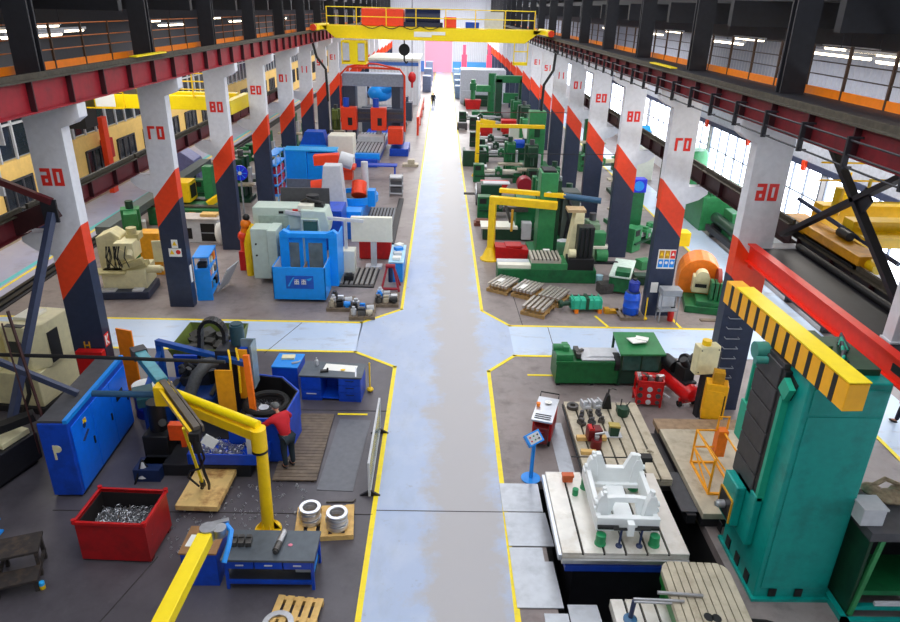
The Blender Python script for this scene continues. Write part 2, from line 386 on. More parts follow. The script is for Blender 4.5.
for a,b,lab in ((18.25,24.8,'nearest'),(25.3,31.8,'second nearest'),(32.3,38.8,'third nearest'),(39.3,45.8,'fourth nearest'),(46.3,52.8,'farthest')):
    girder(lab+' of the low dark red girders spanning the left column corbels',-11.1,-1,a-.05,b+.3,5.22,5.78,maroond,'bay_girder',off=1.6)
    girder(lab+' of the low black-brown girders spanning the right column corbels',9.62,1,a-.05,b+.3,5.22,5.78,mat('girder_brown_black',(50,24,26),.55,var=.2),'bay_girder',off=1.6)
girder('lower dark brown girder running from column 06 to the left edge of the photo',-11.1,-1,6,17.9,5.22,5.78,maroond,'bay_girder',off=1.6)
girder('lower dark girder right of the black walkway at the right edge',9.62+.3,1,6,18.1,5.0,5.45,darkst,'bay_girder',off=1.6)

# walkways outside the rails, with orange toe boards
def walkway(label,x0,x1,xr,y0,y1,railm):
    t=T('crane_walkway',label,'walkway',(x0,y0,0)); L=y1-y0
    P(t,'deck',B(0,x1-x0,0,L,9.22,9.26),darkst)
    rx=xr-x0
    P(t,'toe_board',B(rx-.015,rx+.015,0,L,9.26,9.46),orange)
    for z in (9.75,10.05,10.4): P(t,'rail',MB().cyl((rx,0,z),(rx,L,z),.016,n=6),railm)
    pm=None
    for k in range(int(L/1.75)):
        if pm is None: pm=P(t,'rail_post',B(rx-.03,rx+.03,-.03,.03,9.26,10.43),mat('post_brown',(70,46,28),.6)); pm.location=(0,.3,0)
        else:
            c=pm.copy(); COL.objects.link(c); c.parent=t; c.location=(0,.3+k*1.75,0)
walkway('left crane walkway with orange toe board and thin railing beside the girder',-10.75,-9.6,-10.72,4,100,mat('rail_orange',(190,100,20),.5))
walkway('right crane walkway with orange toe board and thin railing beside the girder',8.1,9.4,9.3,4,100,mat('rail_dark',(60,50,46),.6))

# ---------------------------------------------------------------- shell
corr=mat('corrugated_sheet',(196,200,208),.5,var=.04)
wl=mat('wall_pale',(214,216,222),.6,var=.05)
def corrug(x0,x1,z0,z1,pitch=.35,amp=.04,axis='x'):
    mb=MB(); n=int(abs(x1-x0)/pitch)*2; vs=[]; fs=[]
    for i in range(n+1):
        a=x0+(x1-x0)*i/n; o=amp if i%2 else 0
        for z in (z0,z1): vs.append((a,o,z) if axis=='x' else (o,a,z))
    for i in range(n): fs.append((2*i,2*i+2,2*i+3,2*i+1))
    return mb.raw(vs,fs)
w=ST('wall_back',corrug(-26,22,0,15),corr); w.location=(0,138.6,0)
ST('trim_5',B(-26,-3.7,138.35,138.55,0,1.9),mat('dado_blue',(64,110,186),.5)); ST('trim_5',B(1.7,22,138.35,138.55,0,1.9),mat('dado_cyan',(70,150,214),.5))
pink=mat('pink_shutter',(244,150,176),.5,var=.03)
d=ST('door_1',MB().box(-3.6,1.55,138.3,138.5,0,5.5),pink)
mb=MB(); mb.box(-3.75,-3.6,138.2,138.55,0,5.65); mb.box(1.55,1.7,138.2,138.55,0,5.65); o=mb.obj('door_frame',wl,d)
o=B(-3.6,1.55,138.15,138.29,5.5,5.95).obj('door_header',lcream,d)
# side walls
rdark=mat('roof_dark',(34,35,44),.7,var=.2)
offy=mat('office_yellow',(246,206,120),.6,var=.05,dirt=(214,176,104),dscale=.6,damt=.4)
ST('wall_left',B(-21.5,-21.2,-6,138,0,3.65),offy)
ST('wall_left',B(-21.5,-21.3,-6,138,6.6,15),mat('upper_wall_dark',(44,46,54),.7))
k=0
for y in [20+4.2*i for i in range(27)]:
    k+=1
    w=ST('window_%d'%k,B(-21.2,-21.14,y,y+2.6,1.15,2.75),glass)
    mb=MB()
    for yy in (y,y+.82,y+1.66,y+2.52): mb.box(-21.14,-21.08,yy,yy+.09,1.1,2.8)
    mb.box(-21.14,-21.08,y,y+2.6,1.1,1.18); mb.box(-21.14,-21.08,y,y+2.6,2.7,2.8); o=mb.obj('window_frame',dgrey,w)
    u=ST('window_%d'%(k+40),B(-21.4,-21.3,y-.8,y+3.3,3.75,6.5),glass)
    mb=MB()
    for yy in (y-.8,y+.55,y+1.9,y+3.3): mb.box(-21.3,-21.2,yy-.06,yy+.06,3.65,6.6)
    mb.box(-21.3,-21.2,y-.9,y+3.4,5.3,5.4); mb.obj('window_frame',lgrey,u)
# right wall: pale sheet, long bright windows
ST('wall_right',B(17.2,17.4,-6,138,0,1.9),wl); ST('wall_right',B(17.2,17.4,-6,138,4.85,6.0),mat('right_wall_pale',(186,192,204),.6)); ST('trim_7',B(17.1,17.4,-6,138,4.6,4.85),mat('header_dark',(56,64,92),.6)); ST('wall_right',B(17.1,17.4,-6,138,9.9,15),rdark)
o=ST('wall_right',corrug(-6,138,6.0,9.9,.4,.05,'y'),mat('right_corrugated',(150,156,172),.5,var=.06)); o.location=(17.2,0,0)
daylight=mat('daylight_pane',(232,242,255),.3,var=.01,emit=5.5)
wfr=mat('window_frame_grey',(120,126,140),.5)
for k in range(20):
    y=-5+7.1*k
    w=ST('window_%d'%(k+90),B(17.25,17.3,y,y+6.6,1.9,4.6),daylight)
    mb=MB()
    for j in range(6): mb.box(17.15,17.24,y+j*1.32-.04,y+j*1.32+.04,1.9,4.6)
    mb.box(17.15,17.24,y,y+6.6,3.3,3.36); mb.obj('window_frame',wfr,w)
    ST('wall_right',B(17.18,17.42,y+6.6,y+7.1,1.9,4.6),wl)
# roofs: nave with skylights, low dark side-bay roofs
ST('ceiling',B(-11,9.6,-6,138,14.6,14.8),rdark)
ST('ceiling',B(-21.5,-10.9,-6,138,12.6,12.8),rdark); ST('ceiling',B(9.5,17.4,-6,138,12.6,12.8),rdark)
sky=mat('skylight_pane',(238,244,255),.4,var=.01,emit=2.6)
for k,(a,b) in enumerate(((-8.5,-4.5),(3.2,7.2))):
    for j in range(6): ST('window_%d'%(120+k*6+j),B(a,b,-4+j*24,-4+j*24+20,14.5,14.58),sky)
# side-bay roof beams and lamps
bm=None
for sd,xa,xb in ((-1,-21.4,-10.9),(1,9.7,17.1)):
    for k in range(14):
        y=18+7*k
        ST('trim_6',B(xa,xb,y,y+.3,10.7,11.5),darkst)
    for k in range(4):
        x=xa+1.2+k*(xb-xa-2)/3.2
        ST('trim_6',B(x,x+.16,-6,138,11.5,11.8),darkst)
lampm=mat('lamp_glow',(255,238,206),.4,var=.01,emit=7.)
def lamp(x,y,z,label,L=3.4):
    t=T('batten_lamp',label,'lamp',(x,y,z),0,'batten lamps under the side-bay roofs')
    P(t,'housing',B(-.12,.12,-L/2,L/2,.03,.12),lgrey); P(t,'lamp_tube',MB().cyl((0,-L/2+.05,0),(0,L/2-.05,0),.05,n=8),lampm); P(t,'hanger',MB().cyl((0,0,.12),(0,0,11.2-z),.012,n=6),darkst)
for (x,y) in ((-14,27),(-17,31),(-12.8,23),(-15.5,26),(-14,38),(-17.5,44),(-14,50),(-18,58),(-14,64)): lamp(x,y,9.95,'batten lamp hanging high under the dark roof of the left side bay')
for (x,y) in ((12,22),(14.5,26),(11.5,17.5),(15.5,19),(13.5,22.5),(12,31),(15,36),(12,42),(15,48),(12,54),(14,15)): lamp(x,y,10.0,'batten lamp hanging high under the dark roof of the right side bay')
# ================================================================ left foreground
# tall blue cabinet
def at(x,y,z=0): return (x,y,z)
t=T('storage_cabinet','tall bright blue steel cabinet with grey top lying along the left work area','cabinet',(-8.85,14.95,0),.03)
P(t,'body',MB().box(-.4,.28,-1.62,1.6,.06,2.08),blue,bev=.02)
P(t,'plinth',B(-.38,.26,-1.5,1.55,0,.06),blackp)
P(t,'top_plate',MB().box(-.38,.2,-1.58,1.58,2.08,2.14),dgrey)
P(t,'top_rail',MB().box(.2,.3,-1.62,1.62,2.08,2.18),brightblue)
for k,(a,b) in enumerate(((-1.5,-.5),(-.48,.53),(.55,1.56))):
    d=P(t,'door',MB().box(.28,.3,a,b,.12,1.92),mat('cabinet_door_blue',(6,112,240),.38,var=.06),bev=.006)
    P(d,'handle',MB().box(.3,.325,b-.16,b-.12,.9,1.1),blackp)
P(t,'window_slot',B(.3,.312,.8,1.2,1.2,1.42),blackp)
P(t,'painted_emblem',MB().bar((.31,-1.15,1.3),(.31,-.85,1.45),.01,.08,up=(1,0,0)).cyl((.3,-.95,1.62),(.312,-.95,1.62),.07),dblue)
P(t,'yellow_sticker',B(.3,.31,-.98,-.84,1.66,1.78),yel)
P(t,'painted_letter',MB().cyl((-.06,-1.635,1.4),(-.06,-1.62,1.4),.1).cb((-.13,-1.627,1.3),(.05,.012,.4)),cream)
# red swarf bin
t=T('swarf_bin','open red steel bin full of curly metal swarf','bin',(-6.78,11.8,0),-.04)
mb=MB(); w,d,h=.74,.55,1.06
mb.box(-w,w,-d,-d+.03,.05,h); mb.box(-w,w,d-.03,d,.08,h); mb.box(-w,-w+.03,-d+.03,d-.03,.08,h); mb.box(w-.03,w,-d+.03,d-.03,.08,h); mb.box(-w+.03,w-.03,-d+.03,d-.03,.08,.12)
P(t,'shell',mb,mat('bin_red',(168,16,20),.42,var=.12,dirt=(90,16,18),damt=.5))
P(t,'dark_inside',MB().box(-w+.03,-w+.04,-d+.03,d-.03,.12,h-.08).box(w-.04,w-.03,-d+.03,d-.03,.12,h-.08).box(-w+.04,w-.04,-d+.03,-d+.04,.12,h-.08).box(-w+.04,w-.04,d-.04,d-.03,.12,h-.08),mat('inside_black',(26,22,24),.7))  # thin dark sheets make the inside of the bin walls dark
mb=MB(); e=.03
mb.box(-w-e,w+e,-d-e,-d+.03,h-.07,h+.005); mb.box(-w-e,w+e,d-.03,d+e,h-.07,h+.005); mb.box(-w-e,-w+.03,-d,d,h-.07,h+.005); mb.box(w-.03,w+e,-d,d,h-.07,h+.005)
P(t,'rim',mb,redp,bev=.008)
for a in (-w,w):
    for b in (-d,d): P(t,'corner_lug',MB().cyl((a,b,h-.05),(a,b,h+.05),.05,n=8),redp)
for b in (-d+.12,d-.12): P(t,'skid',B(-w,w,b-.06,b+.06,0,.08),mat('dark_red',(90,14,16),.5))
def swarf(n,x0,x1,y0,y1,z,seed,h=.12,r=.007,R=.045,dome=0):
    rnd=random.Random(seed); mb=MB()
    for i in range(n):
        cx,cy=rnd.uniform(x0,x1),rnd.uniform(y0,y1)
        q=1-((cx-(x0+x1)/2)/((x1-x0)/2))**2; q*=1-((cy-(y0+y1)/2)/((y1-y0)/2))**2
        cz=z+rnd.uniform(-h*.4,h*.6)+dome*max(0,q); rr=R*rnd.uniform(.6,1.5); a=rnd.uniform(0,6.3); tl=rnd.uniform(-1,1); dx,dy=math.cos(a),math.sin(a); pts=[]; turns=rnd.uniform(1.0,2.4); pitch=rr*1.2
        for k in range(int(turns*7)):
            th=k*2*PI/7
            u=rr*math.cos(th); v=rr*math.sin(th); l=pitch*k/7-pitch*turns/2
            pts.append((cx+dx*l-dy*u,cy+dy*l+dx*u,cz+v+tl*l))
        mb.tube(pts,r,4)
    return mb
heap=MB(); n=14; vs=[]; fs=[]
for i in range(n+1):
    for j in range(n+1):
        x=-.74+1.48*i/n; y=-.5+1.0*j/n; q=max(0,(1-(x/.74)**2)*(1-(y/.5)**2))
        vs.append((x*.95,y,.5+.22*q+.04*math.sin(9*x+5*y)))
for i in range(n):
    for j in range(n): fs.append((i*(n+1)+j,(i+1)*(n+1)+j,(i+1)*(n+1)+j+1,i*(n+1)+j+1))
heap.raw(vs,fs); P(t,'swarf_bed',heap,mat('swarf_bed',(120,122,126),.5,.6,var=.5,scale=40,bump=.6))
sw=P(t,'swarf',swarf(330,-.66,.66,-.44,.44,.56,3,dome=.2),swarfm); sw['kind']='stuff'
# loose swarf on the floor (could not be counted)
sc=swarf(150,-6.0,-3.2,11.3,13.9,.03,11,h=.02,r=.005,R=.025).obj('loose_swarf',swarfm); sc['kind']='stuff'; tag(sc,'scattered bright swarf curls on the dark floor around the wood slab','swarf')
# wood slab
t=T('wood_slab','thick pale wood slab with burn stains lying on the floor below the jib hoist','board',(-5.58,13.58,0),-.03)
P(t,'plank',MB().box(-.5,.5,-.8,.82,.1,.24),mat('slab_wood',(232,196,124),.6,var=.1,scale=3,dirt=(150,80,24),dscale=2.1,damt=.8),bev=.01)
for y in (-.6,0,.62): P(t,'batten',B(-.48,.48,y-.06,y+.06,0,.1),wood2)
# yellow jib crane with post
t=T('jib_crane','yellow pillar jib crane standing behind the blue workbench with raised knuckle arm','crane',(-3.82,12.3,0))
P(t,'pillar',MB().cyl((0,0,0),(.04,0,2.5),.14,.125,n=20),yel)
mb=MB().cyl((0,0,0),(0,0,.04),.3,n=20)
for k in range(6):
    a=k*PI/3; mb.prism([(.12,.04),(.3,.04),(.12,.3)],-.012,.012,'y') if k==0 else None
    mb.M=Matrix.Rotation(a,4,'Z'); mb.prism([(.12,.04),(.28,.04),(.12,.28)],-.012,.012,'y'); mb.M=Matrix.Identity(4)
P(t,'base_plate',mb,yel)
P(t,'collar',MB().cyl((0,0,2.2),(0,0,2.75),.17,n=20),yel); P(t,'band',MB().cyl((0,0,2.16),(0,0,2.22),.175,n=20),blackp)
P(t,'arm',MB().bar((.1,-.04,2.55),(-2.5,1.48,2.55),.2,.24),yel,bev=.01)
P(t,'upper_tube',MB().cyl((-.0,.05,2.8),(-2.5,1.5,2.78),.1,n=12),yel2)
mb=MB().box(-.17,.17,-.17,.17,-.25,.25); q=P(t,'knuckle',mb,yel,bev=.02); q.location=(-2.56,1.5,2.66)
P(t,'fore_beam',MB().bar((-3.72,3.1,2.82),(-2.62,1.66,2.86),.26,.22),mat('fore_beam_teal',(64,150,164),.4,dirt=(60,90,96)),'teal box beam',bev=.01)
P(t,'beam_cap',MB().bar((-3.9,3.33,2.82),(-3.7,3.08,2.82),.34,.28),dgrey)
P(t,'lower_beam',MB().bar((-2.6,1.62,2.9),(-1.28,-.02,2.72),.14,.14).bar((-2.5,1.7,2.86),(-1.18,.06,2.68),.05,.16),mat('beam_grey',(92,84,74),.5,dirt=(60,40,30)),'weathered grey channel')
P(t,'lower_beam_edge',MB().bar((-2.7,1.52,2.84),(-1.4,-.08,2.66),.06,.1),yel)
P(t,'hoist',MB().cyl((-1.3,-.1,2.62),(-1.3,-.1,2.2),.09).box(-1.42,-1.2,-.18,.0,2.5,2.7).tube([(-1.25,-.1,2.4),(-1.2,-.05,2.0),(-1.4,.1,1.6),(-1.75,.4,1.3),(-1.95,.7,.9),(-1.75,.75,.6)],.025,6).tube([(-1.3,-.1,2.2),(-1.35,.2,1.4),(-1.45,.6,.8),(-1.55,.8,.5)],.035,6),blackp)
P(t,'hoist_label',MB().cb((-1.0,-.15,2.5),(.3,.01,.26),ry=.6),paper)
P(t,'lift_tube',MB().bar((-1.62,.1,2.66),(-1.78,1.05,.42),.055,.055),yel2)
P(t,'lift_hook',MB().tube([(-1.78,1.05,.42),(-1.79,1.07,.3),(-1.83,1.09,.26),(-1.87,1.08,.3)],.02,6).cyl((-1.77,1.0,.55),(-1.78,1.05,.4),.07,n=10),blackp)
# nearer yellow arm entering from the bottom edge
t=T('boom_crane','bright yellow box boom crossing the bottom edge in front of the blue workbench','crane',(-4.38,8.95,2.02))
P(t,'beam',MB().bar((.0,-3.6,0),(.16,.86,0),.27,.22),yel2,bev=.012)
P(t,'pivot',MB().cyl((.18,.98,-.1),(.18,.98,.14),.15,n=16).cyl((.38,1.0,-.05),(.38,1.0,.12),.13,n=14).bar((.04,1.05,.06),(.5,1.22,.08),.1,.1),steel,'grey steel pivot head')
P(t,'hose',MB().tube([(.56,.55,-.3),(.6,.8,-.1),(.58,1.05,.0),(.46,1.15,.06)],.05,8),brightblue,'blue hose')
P(t,'support_post',MB().bar((0,-3.6,-2.0),(0,-3.6,.12),.3,.3,up=(0,1,0)),yel2)
# blue workbench
t=T('workbench','long blue workbench with dark steel top, drawers and lower shelf near bottom edge','workbench',(-3.35,10.92,0))
P(t,'worktop',B(-.95,.93,-.42,.45,.76,.82),mat('bench_top',(84,92,100),.45,.2,var=.12,dirt=(60,66,72)),bev=.008)
for x in (-.9,.84):
    for y in (-.38,.36): P(t,'leg',B(x,x+.06,y,y+.06,0,.76),blue)
P(t,'drawer_frame',B(-.9,.9,-.36,.4,.56,.76),mat('bench_inner',(10,50,140),.45))
for k in range(3):
    d=P(t,'drawer',B(-.86+k*.58,-.31+k*.58,-.4,-.36,.57,.75),blue,bev=.006); P(d,'handle',B(-.66+k*.58,-.5+k*.58,-.42,-.4,.66,.68),lgrey)
P(t,'shelf',B(-.88,.88,-.34,.38,.2,.24),mat('shelf_dark',(40,44,52),.5)); P(t,'shelf_rail',B(-.86,.86,-.39,-.34,.16,.24),blue)
P(t,'side_panel',B(.84,.86,-.3,.3,.24,.56),brightblue)
for k in range(3): S('clamp_block','black steel block on the workbench top, %s of three in a row'%('left','middle','right')[k],'block',MB().box(-.06,.06,-.12,.12,0,.11).box(-.05,.05,.02,.1,.11,.15),dsteel,(-4.14+k*.15,10.98,.82),.1,bev=.006)
t=T('spindle','steel tool spindle lying on the workbench top','tool',(-3.2,10.95,.82),-.1)
P(t,'shank',MB().cyl((0,-.02,.07),(0,.3,.07),.065,n=14).cyl((0,.3,.07),(0,.34,.07),.04,n=12),steel); P(t,'head',MB().cyl((0,-.26,.07),(0,-.02,.07),.07,.068,n=14).cyl((0,-.3,.07),(0,-.26,.07),.05,n=12),dsteel)
S('rag','small pink rag lying on the workbench top','rag',MB().ball((0,0,.012),.05,1,.8,.24),mat('rag_pink',(224,130,150),.8),(-2.98,10.93,.82))
S('parts_tray','pale box stored on the workbench shelf','box',B(-.16,.16,-.12,.12,0,.12),lgrey,(-2.72,10.9,.242))
t=T('blue_chest','blue steel chest with wooden lid left of the workbench under the yellow arm','chest',(-4.76,10.98,0))
P(t,'body',B(-.38,.34,-.36,.4,.0,.84),blue,bev=.012); P(t,'lid',B(-.4,.36,-.38,.42,.84,.88),mat('chest_lid_wood',(150,110,70),.6,var=.2))
S('paper_sheet','white sheet of paper on the wooden lid of the blue chest','paper',B(-.13,.13,-.17,.17,0,.005),paper,(-4.95,10.96,.88),-.08)
# pallets
def pallet(name,label,loc,rz,w,d,h=.14,n=5,m=wood,group=None):
    t=T(name,label,'pallet',loc,rz,group); bw=w/(n*1.35)
    for k in range(n):
        x=-w/2+(w-bw)*k/(n-1); P(t,'deck_board',B(x,x+bw,-d/2,d/2,h-.022,h),m,bev=.003)
    for y in (-d/2+.05,0,d/2-.05): P(t,'bearer',B(-w/2,w/2,y-.045,y+.045,.022,h-.022),m)
    for y in (-d/2+.05,d/2-.05): P(t,'foot_board',B(-w/2,w/2,y-.045,y+.045,0,.022),m)
    return t
pallet('pallet','pale wooden pallet under the two stacks of steel rings','' and 0 or (-2.55,12.47,0),.1,1.32,1.05)
pallet('pallet','pale wooden pallet at bottom edge with one steel ring on it',(-2.72,9.72,0),-.1,.92,1.05,n=5)
ringm=mat('ring_steel',(214,214,216),.28,.9,var=.08)
for (x,y,lab) in ((-2.88,12.45,'left stack'),(-2.24,12.28,'right stack')):
    for k in range(5):
        S('steel_ring','bright steel ring, %s in the %s on the aisle-side pallet'%(('lowest','second from bottom','middle','second from top','topmost')[k],lab),'ring',MB().hollow([(.24,.01),(.25,.03),(.25,.06),(.24,.08),(.17,.08),(.16,.06),(.16,.02),(.17,.01)],n=30),ringm,(x+.012*math.sin(k*2.1),y+.01*math.cos(k*3),.14+k*.085-.01),0)
S('steel_ring','flat grey steel ring lying on the pallet at the bottom edge','ring',MB().hollow([(.3,0),(.3,.05),(.19,.05),(.19,0)],n=32),steel,(-2.98,9.55,.14))
S('pry_bar','dark steel bar lying on the floor behind the ring pallet','tool',MB().tube([(-.35,0,.03),(.3,.03,.03),(.34,.1,.05)],.025,8),dsteel,(-2.3,13.25,0))
# wooden step stool
t=T('step_stool','dark worn wooden step stool at the left edge with paint flecks','stool',(-8.62,10.98,0),.35)
P(t,'seat',MB().box(-.42,.42,-.32,.32,.62,.68),woodd,bev=.008)
for a in (-.38,.32):
    for b in (-.28,.22): P(t,'leg',B(a,a+.07,b,b+.07,0,.62),woodd)
P(t,'step',B(-.4,.4,-.75,-.3,.26,.32),woodd,bev=.006); P(t,'side_rail',MB().box(.34,.4,-.72,.28,.2,.26).box(-.4,-.34,-.72,.28,.2,.26),woodd)
for a in (-.38,.31): P(t,'leg',B(a,a+.07,-.72,-.66,0,.26),woodd)
t=T('drink_can','small blue and yellow can standing on the floor beside the step stool','can',(-7.98,10.5,0))
P(t,'can_body',MB().lathe([(.05,0),(.055,.01),(.055,.1)],n=14),yel); P(t,'can_top',MB().lathe([(.055,.1),(.055,.17),(.045,.18)],n=14),skyblue)
t=T('blue_rack','bright blue steel rack at the left edge above the step stool','rack',(-10.0,11.6,0)); t.scale=(1,1,.8)
for x in (0,.5): P(t,'upright',MB().bar((x-.1,-.1,0),(x,.1,1.3),.06,.06,up=(0,1,0)),brightblue)
for z in (.4,.8): P(t,'rack_shelf',B(-.1,.55,-.1,.2,z,z+.05),brightblue)
t=T('wood_box','splintered wooden box at the lower left edge','box',(-9.15,10.2,0),.2)
P(t,'box_body',B(-.3,.3,-.3,.3,0,.4),woodd); P(t,'box_edge',MB().box(.22,.32,-.32,.32,.34,.42),wood)
# grate, mat, standing panel, post
t=T('slatted_platform','weathered wooden slat platform on the floor beside the worker','platform',(-3.58,15.52,0),.0)
for k in range(22): P(t,'slat',B(-.55,.56,-1.5+k*.141,-1.5+k*.141+.125,.04,.075),mat('slat_wood',(112,98,84),.7,var=.2,dirt=(70,60,54)))
for x in (-.45,.42): P(t,'joist',B(x,x+.08,-1.5,1.58,0,.04),woodd)
S('steel_plate','grey steel floor plate lying between slat platform and aisle','plate',B(-.45,.45,-1.6,1.6,0,.012),mat('floor_plate',(104,106,112),.45,.3,var=.1),(-2.45,15.3,.004),-.04)
t=T('standing_panel','narrow clear screen panel with pale frame standing along the aisle yellow line','screen',(-1.62,14.9,0),.0)
P(t,'pane',B(-.012,.012,-1.45,1.45,.14,1.02),mat('panel_pane',(176,190,186),.15,var=.03,alpha=.5)); 
P(t,'frame',MB().box(-.025,.025,-1.5,1.5,1.02,1.07).box(-.025,.025,-1.5,1.5,.09,.14).box(-.025,.025,-1.5,-1.45,.14,1.02).box(-.025,.025,1.45,1.5,.14,1.02),lgrey)
for y in (-1.35,1.35): P(t,'foot',MB().prism([(-.26,0),(.26,0),(.05,.14),(-.05,.14)],y-.03,y+.03,'y'),blackp)
t=T('barrier_post','slim yellow barrier post with ball foot by the blue bench cabinet','post',(-2.12,18.55,0))
P(t,'pole',MB().cyl((0,0,.06),(0,0,.96),.025,n=10),yel); P(t,'foot',MB().ball((0,0,.075),.11,1,1,.7),yel); P(t,'cap',MB().ball((0,0,.98),.035),yel)
# blue bench cabinets
t=T('bench_cabinet','low blue bench cabinet with grey top and open middle bay near the crossing','cabinet',(-3.2,18.35,0),-.06)
P(t,'carcass',MB().box(-.92,-.3,-.42,.42,0,.82).box(.22,.9,-.42,.42,0,.82).box(-.3,.22,.3,.42,.08,.82).box(-.3,.22,-.42,.3,.08,.12),blue,bev=.008)
P(t,'worktop',B(-.96,.94,-.46,.46,.82,.87),mat('bench_top',(84,92,100)),bev=.006)
d=P(t,'drawer',B(-.9,-.32,-.45,-.42,.1,.36),blue,bev=.006); P(d,'handle',B(-.75,-.45,-.47,-.45,.24,.27),lgrey)
d=P(t,'cabinet_door',B(-.9,-.32,-.45,-.42,.38,.8),blue,bev=.006)
for z in (.1,.34,.58): d=P(t,'drawer',B(.25,.88,-.45,-.42,z,z+.22),blue,bev=.006); P(d,'handle',B(.45,.7,-.47,-.45,z+.15,z+.17),dblue)
S('drawing_sheet','large white paper sheet spread on the grey bench cabinet top','paper',B(-.5,.5,-.2,.2,0,.004),paper,(-3.0,18.45,.87),-.12)
S('yellow_cloth','small yellow cloth on the paper sheet on the bench cabinet','cloth',MB().ball((0,0,.015),.08,1,.7,.2),yel,(-2.9,18.3,.874))
S('gauge','small dark tool on the bench cabinet top left of the paper','tool',MB().box(-.12,.12,-.06,.06,0,.05).cyl((.1,0,.05),(.1,0,.11),.03,n=10),blackp,(-3.45,18.2,.87),.2)
S('spray_bottle','small clear bottle standing at the back of the bench cabinet top','bottle',MB().lathe([(.05,0),(.055,.03),(.055,.16),(.02,.2),(.02,.25)],n=12),lgrey,(-3.75,18.62,.87))
S('steel_rule','long pale steel rule lying across the right of the bench cabinet top','rule',B(-.02,.02,-.3,.3,0,.006),alu,(-2.5,18.2,.876),.12)
t=T('tool_chest','squarer bright blue tool chest standing left of the bench cabinet','cabinet',(-4.7,18.95,0),-.06)
P(t,'body',B(-.4,.4,-.45,.45,0,.8),blue,bev=.012); P(t,'top',B(-.41,.41,-.46,.46,.8,.84),brightblue)
S('tray','pale cream tray on the blue tool chest','tray',MB().box(-.2,.2,-.12,.12,0,.06),cream,(-4.72,19.1,.84),.05)
S('wrench_set','small grey wrench set on the front of the blue tool chest','tool',MB().cb((0,0,.02),(.2,.1,.03)).cyl((.1,0,.02),(.2,.06,.02),.02,n=8),steel,(-4.45,18.75,.84),.5)
